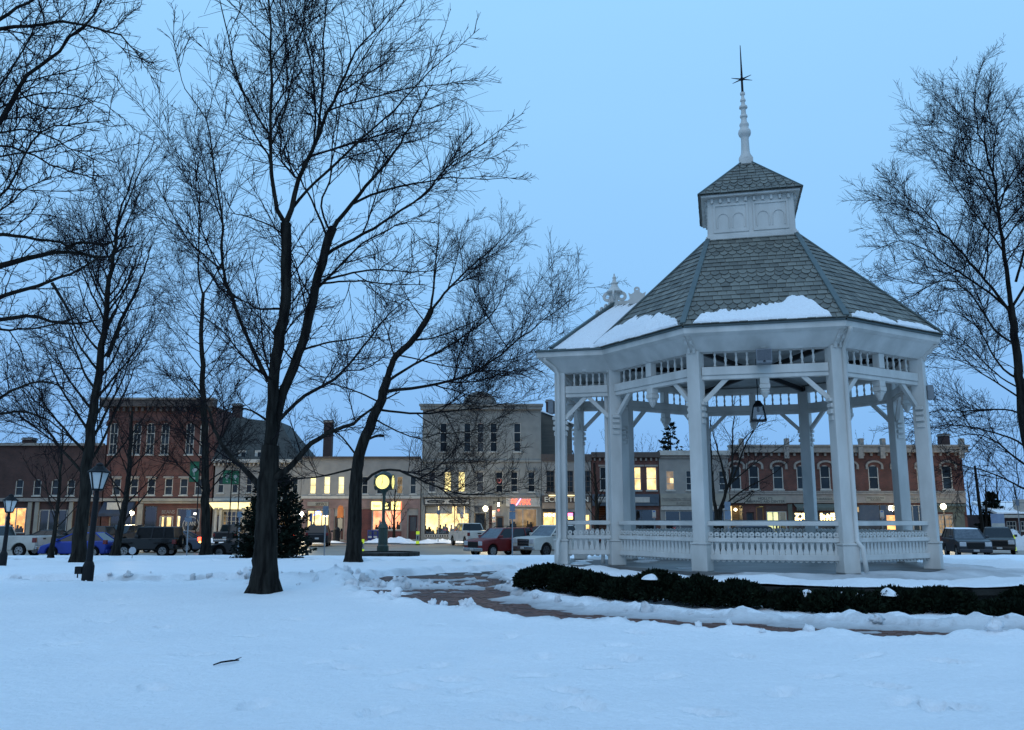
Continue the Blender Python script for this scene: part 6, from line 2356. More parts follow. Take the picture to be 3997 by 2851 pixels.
# --- long arched brick row
b = Bldg('brick_row_building', 'long red brick row with arched stone window hoods behind the gazebo', 2850, 3768, 1768, M_BRICK, depth=14)
b.box('cornice', M_STONET, 2846, 3772, 1744, 1768, -.4, .45, bevel=.03)
b.box('cornice_cap', M_STONET, 2843, 3775, 1738, 1745, -.5, .60)
for k in range(31):
    x = 2856 + k * 30
    b.box('corbel_block', M_STONET, x, x + 8, 1769, 1780, .0, .22)
for x in (2893, 3070, 3360, 3445, 3752):
    q = b.box('pier_block', M_STONET, x - 9, x + 9, 1745, 1790, .46, .66)
    b.box('pinnacle', M_STONET, x - 8, x + 8, 1712, 1738, -.2, .4, q, .06)
for x in (2855, 2943, 3037, 3130, 3221, 3315, 3410, 3505, 3600, 3697):
    if x == 2855: x = 2872
    w_ = b.window(x - 20, x + 20, 1817, 1911, bars=(1, 2), fw=.09, arch=True)
    b.hood(x - 34, x + 34, 1800, w_)
b.box('string_course', M_STONET, 2850, 3768, 1917, 1922, .0, .12)
b.box('sign_fascia', pm('cream_fascia', (0.272, 0.240, 0.208), (0.208, 0.184, 0.160), 2, .8), 2850, 3768, 1924, 1964, .01, .25)
b.box('fascia_cap', M_STONET, 2848, 3770, 1923, 1930, .26, .34)
for x0_, x1_, y0_, y1_, tx in ((2838, 2888, 1940, 1964, 'WESTERN\nRESERVE\nAGENCY'), (2908, 3068, 1938, 1966, "HOLLY'S\nHEARING AID CENTER"), (3136, 3280, 1942, 1956, 'TALBOT  INSURANCE, INC.'),
                               (3380, 3456, 1938, 1958, 'MAIN & SQUARE\nBUILDING'), (3548, 3620, 1942, 1956, 'JOHN C. NOBLE'), (3662, 3722, 1943, 1954, 'ATTORNEY AT LAW')):
    x0_ = max(x0_, 2853)
    q = b.box('name_board', M_CREAM, x0_, x1_, y0_, y1_, .251, .29)
    text(q, tx, x0_ + 5, x1_ - 5, y0_ + 3, y1_ - 3, M_BLACKW, FY - .295, thick=.006)
# entry with wood siding
X0, X1, Z0, Z1 = b.hole(2853, 2902, 1974, 2108)
en = MB()
for k in range(14):
    en.box(X0 - .1, X1 + .1, FY + 1.6 - .012 * (k % 2), FY + 1.66, Z0 + k * .27, Z0 + k * .27 + .255)
en = b.w(en, 'entry_siding', pm('pine_siding', (.34, .22, .11), (.28, .18, .09), 2, .7))
b.w(MB().box(X0 - .12, X0 - .02, FY + .25, FY + 1.6, Z0, Z1 + .2).box(X1 + .02, X1 + .12, FY + .25, FY + 1.6, Z0, Z1 + .2).box(X0 - .12, X1 + .12, FY + .25, FY + 1.6, Z1 + .21, Z1 + .3), 'entry_side', M_INT, en)
p_ = at(2871, 1990, FY + .9)
b.w(MB().lathe([(.03, -.15), (.15, -.06), (.15, .06), (.03, .15)], 10, p_), 'entry_lamp', E_GLOBE, en)
b.box('entry_jamb_light', E_CREAM, 2853, 2856, 1976, 2050, .0, .03)
b.door(2915, 2945, 2000, 2106, M_INTD)
b.door(2953, 2985, 1978, 2106, pm('orange_door', (.28, .12, .03), (.22, .10, .025), 3, .5), glass=M_DOORB)
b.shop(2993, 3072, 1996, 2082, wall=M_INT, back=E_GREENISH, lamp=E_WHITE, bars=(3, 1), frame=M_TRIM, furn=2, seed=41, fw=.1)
b.box('upper_shop_panel', M_DOORB, 2990, 3074, 1976, 1994, .0, .06)
aw = MB()
r = rect(3096, 3272, 1966, 1986)
n = 26
for k in range(n):
    xa, xb = r[0] + (r[1] - r[0]) * k / n, r[0] + (r[1] - r[0]) * (k + 1) / n
    aw.add([(xa, FY - .05, r[3]), (xb, FY - .05, r[3]), (xb, FY - 1.0, r[2] + .1), (xa, FY - 1.0, r[2] + .1)], [(0, 3, 2, 1)])
    aw.add([(xa, FY - 1.0, r[2] + .1), (xb, FY - 1.0, r[2] + .1), (xb - .02, FY - 1.0, r[2] - .16), ((xa + xb) / 2, FY - 1.0, r[2] - .25), (xa + .02, FY - 1.0, r[2] - .16)], [(0, 4, 3, 2, 1)])
b.w(aw, 'scalloped_awning', M_GREENAW)
rg = random.Random(77)
for x0_, x1_ in ((3098, 3168), (3196, 3272)):
    b.shop(x0_, x1_, 2000, 2080, wall=M_INTD, bars=(1, 1), frame=M_GREENST)
    for k in range(60):
        p_ = at(rg.uniform(x0_ + 7, x1_ - 7), 2004 + 26 * rg.random(), FY + rg.uniform(.3, .8))
        b.w(MB().lathe([(.01, -.10), (.09, -.03), (.09, .03), (.01, .10)], 6, p_), 'string_light', E_FAIRY)
for x0_, x1_ in ((3078, 3095), (3172, 3193), (3276, 3290), (3336, 3346)):
    b.box('shop_pier', M_GREENST, x0_, x1_, 1968, 2108, .0, .12)
b.shop(3348, 3530, 1970, 2086, wall=M_GREENST, bars=(2, 1), frame=M_BLACKW, furn=2, seed=45)
b.box('lit_poster', E_ORANGE, 3462, 3494, 2012, 2068, -.9, -.85)
b.box('lit_notice', E_DIM, 3338, 3352, 1980, 1999, .0, .05)
b.shop(3540, 3640, 1972, 2086, wall=M_GREENST, bars=(4, 1), frame=M_TRIM)
b.box('green_front', M_GREENST, 3645, 3766, 1968, 2000, .0, .10)
b.window(3664, 3722, 2008, 2086, lit=E_DIM, bars=(4, 4), fw=.1, frame=M_TRIM)
for x0_, x1_ in ((3642, 3663), (3724, 3767)):
    b.box('green_pier', M_GREENST, x0_, x1_, 2001, 2108, .0, .09)
aw = MB()
r = rect(3645, 3766, 1966, 1978)
n = 16
for k in range(n):
    xa, xb = r[0] + (r[1] - r[0]) * k / n, r[0] + (r[1] - r[0]) * (k + 1) / n
    aw.add([(xa, FY - .14, r[3]), (xb, FY - .14, r[3]), (xb, FY - .4, r[2] + .08), ((xa + xb) / 2, FY - .4, r[2] - .05), (xa, FY - .4, r[2] + .08)], [(0, 4, 3, 2, 1)])
b.w(aw, 'scalloped_awning', M_GREENAW)
chimney(b, 3676, 3708, 1693, 1745, FY + 3)
b.finish()

# --- brick shed with snowy roof at far right
b = Bldg('brick_shed', 'low brick house with a snowy roof at the far right', 3905, 4180, 2010, M_BRICKD, base=2105, Y=94, depth=9)
rf = MB()
Xa, Xb = b.X0 - .5, b.X1 + .5
zr = at(3990, 1988, 97).z
rf.add([(Xa, 93.5, b.Z1), (Xb, 93.5, b.Z1), (Xb, 98.5, zr + .6), (Xa, 98.5, zr + .6), (Xa, 93.5, b.Z1 + .25), (Xb, 93.5, b.Z1 + .25), (Xb, 98.5, zr + .9), (Xa, 98.5, zr + .9)], [(0, 1, 5, 4), (4, 5, 6, 7), (1, 2, 6, 5), (3, 0, 4, 7)])
b.w(rf, 'snowy_roof', SNOW)
b.box('eave_board', M_TRIM, 3900, 4185, 2006, 2022, .0, .5)
for x in (3930, 3985):
    b.window(x, x + 38, 2035, 2072, bars=(3, 2), fw=.08)
b.box('porch_gable', M_TRIM, 3968, 3997, 1950, 2006, -1.0, .3)
b.finish()
# ------------------------------------------------------------------ vehicles
M_TYRE = pm('tyre', (.008, .008, .008), (.013, .013, .013), 20, .9, spec=.1)
M_RIM = pm('alloy_rim', (.42, .42, .42), (.30, .30, .30), 8, .35, metal=.7)
M_RIMD = pm('dark_rim', (.05, .05, .05), (.03, .03, .03), 8, .5)
M_CARGLASS = pm('car_glass', (.010, .013, .016), (.014, .017, .020), 1, .08, spec=.35)
M_FROST = pm('frosted_glass', (.10, .12, .14), (.05, .06, .075), 6, .35)
M_CHROME = pm('chrome', (.45, .45, .45), (.35, .35, .35), 8, .25, metal=.9)
M_PLASTIC = pm('black_trim', (.009, .009, .010), (.015, .015, .016), 9, .6, spec=.2)
M_HEAD = pm('headlight_lens', (.45, .46, .48), (.35, .36, .38), 10, .15, spec=.7)
M_TAIL = pm('tail_lens', (.16, .010, .010), (.12, .01, .01), 10, .25)
M_PLATE = pm('number_plate', (.45, .45, .45), (.38, .38, .38), 10, .6)
E_TAIL = emit('lit_tail_lamp', (1.0, .07, .03), 6.0, sample=False)
E_AMBER = emit('lit_indicator', (1.0, .50, .10), 8.0, sample=False)
E_HEADL = emit('lit_headlamp', (1.0, .88, .6), 8.0, sample=False)
_paint = {}


def paint(c):
    if c not in _paint:
        _paint[c] = pm('car_paint_%d' % len(_paint), c, tuple(x * .72 for x in c), 1.2, .45, spec=.3, coat=.25)
    return _paint[c]


def arch(cx, r, z0, n=8):
    return [(cx + r * math.cos(a), max(z0, z0 + (r * math.sin(a)))) for a in [PI * k / n for k in range(n + 1)]]


SHAPES = {
    # L, half width, wheel r, wheels x, sill z, lower outline top (front to rear), greenhouse A B C D, belt half width, roof half width
    'hatch': dict(L=4.1, w=.86, wr=.31, wx=(-1.25, 1.28), z0=.22, top=[(-2.05, .52), (-1.98, .70), (-1.25, .92), (-.85, .97), (1.75, 1.02), (1.98, .98), (2.05, .75), (2.03, .40)], gh=[(-1.15, .95), (-.15, 1.43), (1.25, 1.47), (1.88, 1.00)], bp=(.55,), wt=.60),
    'sedan': dict(L=4.7, w=.90, wr=.32, wx=(-1.40, 1.40), z0=.22, top=[(-2.35, .50), (-2.28, .68), (-1.1, .92), (1.55, .98), (2.25, .96), (2.35, .75), (2.33, .40)], gh=[(-1.05, .93), (-.15, 1.42), (.95, 1.43), (1.75, .98)], bp=(.42,), wt=.60),
    'suv': dict(L=4.6, w=.92, wr=.36, wx=(-1.38, 1.38), z0=.32, top=[(-2.30, .55), (-2.28, .98), (-1.95, 1.06), (-1.05, 1.14), (2.12, 1.16), (2.28, 1.05), (2.30, .50)], gh=[(-1.05, 1.12), (-.35, 1.70), (1.95, 1.72), (2.22, 1.14)], bp=(.36, .76), wt=.70),
    'pickup': dict(L=5.7, w=.98, wr=.40, wx=(-1.78, 1.85), z0=.42, top=[(-2.85, .60), (-2.83, 1.10), (-2.55, 1.16), (-1.35, 1.22), (.55, 1.24), (.60, 1.30), (2.80, 1.30), (2.85, 1.22), (2.85, .62)], gh=[(-1.30, 1.22), (-.55, 1.86), (.30, 1.86), (.52, 1.26)], bp=(.50,), wt=.76),
    'crew': dict(L=5.85, w=.99, wr=.41, wx=(-1.82, 1.90), z0=.42, top=[(-2.92, .60), (-2.90, 1.14), (-2.60, 1.20), (-1.45, 1.26), (1.12, 1.28), (1.16, 1.33), (2.87, 1.33), (2.92, 1.22), (2.92, .62)], gh=[(-1.40, 1.26), (-.65, 1.88), (.85, 1.88), (1.08, 1.30)], bp=(.50,), wt=.77),
    'jeep': dict(L=3.9, w=.76, wr=.38, wx=(-1.20, 1.17), z0=.48, top=[(-1.70, .55), (-1.70, 1.05), (-1.66, 1.10), (-.62, 1.16), (1.80, 1.16), (1.86, 1.12), (1.86, .52)], gh=[(-.58, 1.16), (-.38, 1.80), (1.76, 1.80), (1.84, 1.16)], bp=(.42, .74), wt=.70),
}


def car(name, label, px, Y, heading, shape, col, glass=None, lit_tail=False, lit_head=False, roofrack=False, snow=False, front_frost=False, amber=False, trim=None, zoff=0.0, scale=1.0, group='parked and passing vehicles', cat='car'):
    """heading 0: nose points left in the picture; angle in degrees, counter-clockwise from above"""
    S = SHAPES[shape]
    x = at(px, 2150, Y).x
    t = thing(name, label, cat, (x, Y, STREET + zoff), math.radians(heading), group)
    if scale != 1.0: t.scale = (scale,) * 3
    w, wr, z0 = S['w'], S['wr'], S['z0']
    pt = paint(col)
    # lower body: outline with wheel arches
    poly = list(S['top'])
    rear, front = S['wx'][1], S['wx'][0]
    ar = wr + .07
    bot = [(S['L'] / 2 - .08, z0)]
    bot += [(p[0], max(z0, wr + (p[1] - wr))) for p in [(rear + ar * math.cos(a), wr + ar * math.sin(a)) for a in np.linspace(math.asin(max(-1, min(1, (z0 - wr) / ar))), PI - math.asin(max(-1, min(1, (z0 - wr) / ar))), 11)]]
    bot += [(p[0], p[1]) for p in [(front + ar * math.cos(a), wr + ar * math.sin(a)) for a in np.linspace(math.asin(max(-1, min(1, (z0 - wr) / ar))), PI - math.asin(max(-1, min(1, (z0 - wr) / ar))), 11)]]
    bot += [(-S['L'] / 2 + .08, z0)]
    poly = poly + bot
    body = MB().prism(poly, (0, -w, 0), (1, 0, 0), (0, 0, 1), (0, 1, 0), 2 * w).build('body', pt, t, bevel=.07)
    auto_smooth(body, 50)
    # dark wheel wells inside
    MB().box(-S['L'] / 2 + .25, S['L'] / 2 - .25, -w + .14, w - .14, z0 + .02, wr + ar * .9).build('underbody', M_PLASTIC, t)
    A, B, C, D = S['gh']
    wb, wt = w - .05, S['wt']
    g = glass or M_CARGLASS

    def pq(p, s_, ww):
        return Vector((p[0], s_ * ww, p[1]))

    ws = MB().quad(pq(A, -1, wb), pq(A, 1, wb), pq(B, 1, wt), pq(B, -1, wt)).build('windshield', M_FROST if (snow or front_frost) else g, t)
    MB().quad(pq(D, 1, wb), pq(D, -1, wb), pq(C, -1, wt), pq(C, 1, wt)).build('rear_window', M_FROST if snow else g, t)
    for s_ in (-1, 1):
        MB().quad(pq(A, s_, wb), pq(D, s_, wb), pq(C, s_, wt), pq(B, s_, wt)).build('side_window', g, t)
        pl = MB()
        for p, q in ((A, B), (D, C)):
            pl = MB().bar(pq(p, s_, wb + .005), pq(q, s_, wt + .005), .07, .06, (0, 1, 0))
            pl.build('pillar', pt, t)
        for f in S['bp']:
            lo = (A[0] + (D[0] - A[0]) * f, A[1] + (D[1] - A[1]) * f)
            hi = (B[0] + (C[0] - B[0]) * f, B[1] + (C[1] - B[1]) * f)
            MB().bar(pq(lo, s_, wb + .004), pq(hi, s_, wt + .004), .08, .04, (0, 1, 0)).build('pillar', pt, t)
        # door lines, handles, mirrors
        MB().box(A[0] + .10, A[0] + .30, s_ * (w + .10) - .09, s_ * (w + .10) + .09, A[1] + .03, A[1] + .19).build('mirror', pt, t, bevel=.03)
        hx = A[0] + (D[0] - A[0]) * (S['bp'][0] - .06)
        MB().box(hx, hx + .18, s_ * (w + .012) - .012, s_ * (w + .012) + .012, A[1] - .12, A[1] - .08).build('handle', M_PLASTIC if not trim else trim, t)
    rf = MB()
    rf.add([pq(B, -1, wt + .01), pq(C, -1, wt + .01), pq(C, 1, wt + .01), pq(B, 1, wt + .01)] + [pq((B[0] + .12, B[1] + .05), -1, wt - .06), pq((C[0] - .10, C[1] + .05), -1, wt - .06), pq((C[0] - .10, C[1] + .05), 1, wt - .06), pq((B[0] + .12, B[1] + .05), 1, wt - .06)],
           [(0, 1, 5, 4), (1, 2, 6, 5), (2, 3, 7, 6), (3, 0, 4, 7), (4, 5, 6, 7), (3, 2, 1, 0)])
    rf.build('roof', SNOW if snow else pt, t)
    if roofrack:
        for s_ in (-1, 1):
            MB().tube([(B[0] + .3, s_ * (wt - .08), B[1] + .03), (B[0] + .4, s_ * (wt - .08), B[1] + .14), (C[0] - .3, s_ * (wt - .08), C[1] + .14), (C[0] - .2, s_ * (wt - .08), C[1] + .03)], .025, 6).build('roof_rail', M_PLASTIC, t)
    # wheels
    for wx in S['wx']:
        for s_ in (-1, 1):
            ty = MB().ring((wx, s_ * (w - .02) - (.2 if s_ > 0 else 0), wr), (1, 0, 0), (0, 0, 1), (0, 1, 0), wr, wr * .62, .2, 20).build('wheel', M_TYRE, t, bevel=.03)
            r_ = MB()
            yo = s_ * (w - .05)
            for k in range(5):
                a = 2 * PI * k / 5 + .3
                r_.bar((wx, yo, wr), (wx + wr * .62 * math.cos(a), yo, wr + wr * .62 * math.sin(a)), .09, .04, (0, 1, 0))
            r_.ring((wx, yo - .02, wr), (1, 0, 0), (0, 0, 1), (0, 1, 0), wr * .64, wr * .54, .04, 18)
            r_.prism([(wr * .6 * math.cos(2 * PI * k / 14), wr * .6 * math.sin(2 * PI * k / 14)) for k in range(14)], (wx, s_ * (w - .12), wr), (1, 0, 0), (0, 0, 1), (0, s_, 0), .02)
            r_.build('rim', M_RIM if shape != 'crew' else M_RIMD, ty)
    xf, xr = -S['L'] / 2, S['L'] / 2
    zf = S['top'][1][1]
    truck = shape in ('pickup', 'crew')
    # front
    gz0, gz1 = (z0 + .18, zf - .06) if truck or shape == 'suv' else (z0 + .12, zf - .12)
    if shape == 'jeep':
        for k in range(7):
            MB().box(xf - .02 + .28 - .03, xf + .28 + .0, -.27 + k * .09 - .025, -.27 + k * .09 + .025, .72, 1.0).build('grille_slot', M_PLASTIC, t)
    else:
        gr = MB().box(xf - .012, xf + .06, -w * .52, w * .52, gz0, gz1).build('grille', M_PLASTIC, t, bevel=.02)
        for k in range(3):
            zz = gz0 + (gz1 - gz0) * (k + .5) / 3
            MB().box(xf - .028, xf - .013, -w * .5, w * .5, zz - .018, zz + .018).build('grille_bar', M_CHROME if truck else M_PLASTIC, gr)
    for s_ in (-1, 1):
        if shape == 'jeep':
            MB().tube([(xf + .24, s_ * .52, .88), (xf + .20, s_ * .52, .88)], [.11, .10], 12).build('headlight', M_HEAD, t)
        else:
            MB().box(xf - .014, xf + .12, s_ * w * .75 - w * .2, s_ * w * .75 + w * .2, (gz0 + gz1) / 2 - .02, gz1 + .03).build('headlight', E_HEADL if lit_head else M_HEAD, t, bevel=.03)
    MB().box(xf - .06, xf + .08, -w * .97, w * .97, z0 + .02, z0 + .24).build('bumper', (trim or (M_CHROME if truck else pt)), t, bevel=.04)
    # rear
    MB().box(xr - .06, xr + .07, -w * .95, w * .95, z0 + .04, z0 + .26).build('bumper', (M_CHROME if truck else (M_PLASTIC if shape in ('jeep', 'suv') else pt)), t, bevel=.04)
    zr = S['top'][-1][1]
    tz0, tz1 = (.88, 1.18) if truck else ((.80, 1.06) if shape != 'suv' else (.92, 1.16))
    for s_ in (-1, 1):
        MB().box(xr - .22, xr + .012, s_ * (w - .085) - .095, s_ * (w - .085) + .095, tz0, tz1).build('taillight', E_TAIL if lit_tail else M_TAIL, t, bevel=.02)
        if amber:
            MB().box(xr - .18, xr + .016, s_ * (w - .09) - .09, s_ * (w - .09) + .09, tz0 - .13, tz0 - .01).build('indicator', E_AMBER, t, bevel=.02)
    MB().box(xr + .005, xr + .022, -.16, .16, z0 + .30, z0 + .44).build('number_plate', M_PLATE, t)
    MB().box(xf - .085, xf - .065, -.16, .16, z0 + .08, z0 + .2).build('number_plate', M_PLATE, t)
    if truck:
        D0 = D[0] + .12
        MB().box(D0, xr - .08, -w + .10, w - .10, S['top'][5][1] - .02 if shape == 'pickup' else S['top'][5][1] - .02, S['top'][5][1] + .004).build('bed', M_PLASTIC, t)
        MB().box(xr + .003, xr + .02, -w * .76, w * .76, .72, 1.2).build('tailgate', pt, t, bevel=.01)
        MB().box(xr + .0205, xr + .03, -.16, .16, 1.06, 1.15).build('tailgate_handle', M_PLASTIC, t)
    if shape == 'jeep':
        sp = MB().ring((xr + .02, 0, .95), (0, 1, 0), (0, 0, 1), (1, 0, 0), .38, .22, .22, 20).build('spare_wheel', M_TYRE, t, bevel=.03)
        MB().ring((xr + .1, 0, .95), (0, 1, 0), (0, 0, 1), (1, 0, 0), .24, .05, .05, 14).build('spare_rim', M_RIM, sp)
        for wx in S['wx']:
            for s_ in (-1, 1):
                MB().box(wx - .52, wx + .50, s_ * .86 - .12, s_ * .86 + .12, .84, .90).build('fender_flare', M_PLASTIC, t, bevel=.03)
        MB().box(-1.9, 1.5, -.70, .70, .42, .50).build('frame_rail', M_PLASTIC, t)
    return t


WHITE_C, BLUE_C, BLACK_C, RED_C = (.55, .53, .48), (.012, .040, .30), (.010, .011, .012), (.16, .012, .012)
car('pickup_truck', 'white pickup truck cut off by the left edge of the picture', -10, 55, 0, 'pickup', WHITE_C, cat='pickup')
car('hatchback_car', 'bright blue hatchback parked behind the lamp post', 308, 54.4, 0, 'hatch', BLUE_C)
car('jeep', 'black open-framed jeep parked left of the slim banner tree', 578, 54.8, 0, 'jeep', BLACK_C, glass=M_PLASTIC, cat='jeep')
car('sedan_car', 'grey-blue sedan with glowing tail lamps behind the black jeep', 668, 62, 0, 'sedan', (.075, .095, .14), lit_tail=True, amber=True)
car('suv_car', 'dark SUV with red tail lamps driving behind the blue hatchback', 318, 66, 0, 'suv', (.018, .020, .022), lit_tail=True, lit_head=True)
car('suv_car', 'dark SUV parked nose-in before the navy awning', 478, 76, 83, 'suv', (.022, .026, .034))
car('sedan_car', 'dark sedan in the street behind the white pickup at far left', 175, 68, 0, 'sedan', (.020, .020, .022), lit_tail=True, amber=True)
car('pickup_truck', 'dark pickup seen from behind at the white columns', 900, 76, -84, 'pickup', (.014, .014, .016), scale=.95, cat='pickup')
car('sedan_car', 'black sedan whose nose shows left of the dark evergreen', 962, 54.6, 0, 'sedan', (.010, .011, .013))
car('suv_car', 'black SUV with red tail lamp half hidden behind the evergreen', 1105, 75, -78, 'suv', (.012, .012, .014), lit_tail=True)
car('suv_car', 'dark SUV seen from behind below the blue neon window', 1243, 75.5, -82, 'suv', (.012, .013, .018))
car('pickup_truck', 'white pickup seen from behind before the lit window with the seated person', 1830, 76, -70, 'crew', WHITE_C, cat='pickup')
car('suv_car', 'red SUV with roof rails and silver grille parked beside the sign post', 1954, 56.2, 42, 'suv', RED_C, front_frost=True, roofrack=True, trim=M_CHROME)
car('pickup_truck', 'white crew-cab pickup parked beside the left gazebo post', 2172, 56.6, 42, 'crew', WHITE_C, front_frost=True, cat='pickup')
car('suv_car', 'dark red car behind the roof rails of the red SUV', 2100, 68, 0, 'suv', (.10, .012, .014))
car('sedan_car', 'red sedan seen through the porch railing of the gazebo', 2262, 66, 0, 'sedan', (.14, .012, .014))
car('suv_car', 'blue-grey SUV seen through the front railing pickets', 2900, 66, 4, 'suv', (.03, .04, .06), lit_tail=True)
car('sedan_car', 'white sedan seen through the front railing pickets', 3030, 57, 0, 'sedan', (.62, .60, .55), lit_head=False)
car('sedan_car', 'dark grey sedan behind the front right gazebo post', 3230, 66, 0, 'sedan', (.04, .045, .05))
car('hatchback_car', 'dark hatchback seen through the right bay railing', 3480, 60, 0, 'hatch', (.03, .035, .04), snow=True)
car('suv_car', 'dark frosted SUV facing the park right of the gazebo', 3772, 54.8, 76, 'suv', (.022, .027, .036), snow=True)
car('suv_car', 'dark brown SUV parked behind the frosted one at the right', 3900, 59, 62, 'suv', (.020, .017, .014), lit_head=False)

# ------------------------------------------------------------------ street furniture
def lamp_post(px, py_base, py_top, label, Y=None):
    b = ground_at(px, py_base)
    if Y: b = Vector((at(px, py_base, Y).x, Y, float(gz(0, Y)) + .08))
    H = at(px, py_top, b.y).z - b.z
    t = thing('lamp_post', label, 'lamp post', (b.x, b.y, b.z - .08), 0, 'black lantern posts in the park')
    t.rotation_euler = (0, math.radians(1.6), 0)
    zl = H - .62
    MB().lathe([(.13, 0), (.13, .5), (.11, .56), (.078, .62), (.072, .8), (.062, zl - .25), (.075, zl - .2), (.055, zl - .12), (.05, zl - .02), (.10, zl)], 14).build('post', M_DARKM, t)
    hd = MB()
    n = 6
    gl = pm('milk_glass', (.62, .62, .60), (.52, .52, .50), 3, .35)
    zb, zt, rb, rt = zl + .02, zl + .42, .125, .235
    for k in range(n):
        a = 2 * PI * k / n + .2
        hd = MB().bar((rb * math.cos(a), rb * math.sin(a), zb), (rt * math.cos(a), rt * math.sin(a), zt), .026, .026)
        hd.build('lantern_rib', M_DARKM, t)
        a2 = 2 * PI * (k + 1) / n + .2
        MB().quad((rb * .97 * math.cos(a), rb * .97 * math.sin(a), zb), (rb * .97 * math.cos(a2), rb * .97 * math.sin(a2), zb), (rt * .97 * math.cos(a2), rt * .97 * math.sin(a2), zt), (rt * .97 * math.cos(a), rt * .97 * math.sin(a), zt)).build('lantern_pane', gl, t)
    MB().lathe([(.255, 0), (.26, .025), (.20, .06), (.13, .13), (.09, .16), (.085, .20), (.02, .24)], 12, (0, 0, zt)).build('lantern_cap', M_DARKM, t)
    MB().lathe([(.13, -.02), (.13, .02)], 12, (0, 0, zb)).build('lantern_base', M_DARKM, t)
    return t, b


lp_, lb_ = lamp_post(338, 2282, 1800, 'black park lamp post with milk glass lantern before the fanned tree')
lamp_post(8, 2212, 1924, 'smaller black park lamp post at the left edge', Y=31.0)
eb = thing('junction_box', 'small black electrical box on the side of the lamp post', 'electrical box', (lb_.x - .19, lb_.y - .02, lb_.z + .24))
MB().box(-.085, .085, -.06, .06, 0, .17).build('case', M_DARKM, eb, bevel=.012)
MB().tube([(-.03, 0, 0), (-.03, 0, -.09)], .015, 6).build('conduit', M_DARKM, eb)
MB().box(-.075, .075, -.068, -.061, .02, .15).build('cover', M_PLASTIC, eb)

globe_lamp(515, 2003, 81.2, WALKZ, 'lit globe street lamp beside the coffee shop pilaster')
globe_lamp(1178, 2008, 81.2, WALKZ, 'lit globe street lamp at the left of the blue neon window')
globe_lamp(1895, 1986, 81.2, WALKZ, 'lit globe street lamp above the parked white pickup', .25)
globe_lamp(3682, 1978, 80.8, WALKZ, 'lit globe street lamp right of the gazebo', .27)

# four-faced street clock on a green pedestal
pc = at(1494, 2150, 49.5)
zc = float(gz(0, 49.5))
cl = thing('street_clock', 'green cast-iron street clock with glowing dials on a round stone base', 'clock', (pc.x, 49.5, zc - .1))
M_GREENI = pm('green_iron', (.020, .042, .030), (.014, .030, .022), 6, .5)
k_ = 49.5 / FPX


def zpx(py):
    return at(1494, py, 49.5).z - (zc - .1)


MB().lathe([(.33, zpx(2152)), (.33, zpx(2132)), (.30, zpx(2130)), (.27, zpx(2126)), (.27, zpx(2066)), (.30, zpx(2062)), (.24, zpx(2050)), (.15, zpx(2042)), (.13, zpx(2036))], 8, (0, 0, 0), PI / 8).build('pedestal', M_GREENI, cl)
MB().lathe([(.11, zpx(2038)), (.085, zpx(2020)), (.075, zpx(1950)), (.10, zpx(1945)), (.08, zpx(1938)), (.13, zpx(1924)), (.24, zpx(1916)), (.25, zpx(1912))], 12).build('column', M_GREENI, cl)
zd = zpx(1883)
hd = MB()
hd.box(-.46, .46, -.46, .46, zd - .44, zd + .44)
head = hd.build('clock_head', M_GREENI, cl, bevel=.14)
MB().lathe([(.40, zd + .44), (.30, zd + .54), (.12, zd + .60), (.04, zd + .75)], 8, (0, 0, 0), PI / 8).build('crown', M_GREENI, cl)
cl.rotation_euler = (0, 0, math.radians(-5))
E_DIAL = emit('clock_dial', (1.0, .86, .27), 1.35, .06, 4, sample=False)
for k in range(4):
    a = k * PI / 2
    nn, ax = Vector((math.sin(a), -math.cos(a), 0)), Vector((math.cos(a), math.sin(a), 0))
    c0 = nn * .462 + Vector((0, 0, zd))
    d_ = MB().prism([(.40 * math.cos(2 * PI * q / 32), .40 * math.sin(2 * PI * q / 32)) for q in range(32)], c0, ax, (0, 0, 1), nn, .02).build('dial', E_DIAL, cl)
    MB().ring(c0 + nn * .0, ax, (0, 0, 1), nn, .45, .395, .05, 32).build('bezel', M_GREENI, cl)
    h_ = MB()
    h_.bar(c0 + nn * .03 + Vector((0, 0, -.06)), c0 + nn * .03 + Vector((0, 0, .31)), .012, .028, nn)
    h_.build('minute_hand', M_DARKM, d_)
    h_ = MB()
    h_.bar(c0 + nn * .033 + Vector((0, 0, .05)), c0 + nn * .033 - ax * .06 - Vector((0, 0, .2)), .012, .035, nn)
    h_.build('hour_hand', M_DARKM, d_)
    for q in range(12):
        aa = q * PI / 6
        m_ = MB().bar(c0 + nn * .024 + (ax * math.sin(aa) + Vector((0, 0, math.cos(aa)))) * .30, c0 + nn * .024 + (ax * math.sin(aa) + Vector((0, 0, math.cos(aa)))) * .36, .008, .022, nn)
        m_.build('hour_mark', M_PLASTIC, d_)
pl = thing('stone_planter', 'low round stone planter ring round the foot of the clock', 'planter', (pc.x + .1, 49.6, zc - .12))
rgp = random.Random(5)
for row in range(2):
    for q in range(22):
        a0, a1 = 2 * PI * (q + .5 * row) / 22 + .01, 2 * PI * (q + 1 + .5 * row) / 22 - .01
        pts = [(r_ * math.cos(a), r_ * math.sin(a)) for r_, a in ((1.95, a0), (1.97 + rgp.uniform(0, .03), (a0 + a1) / 2), (1.95, a1), (1.62, a1), (1.62, a0))]
        MB().prism(pts, (0, 0, .02 + row * .22), (1, 0, 0), (0, 1, 0), (0, 0, 1), .205).build('stone', M_STONE, pl, bevel=.015)
MB().lathe([(1.64, 0), (1.64, .38)], 28).build('soil', pm('dark_soil', (.03, .026, .022), (.02, .018, .015), 5, .9), pl)


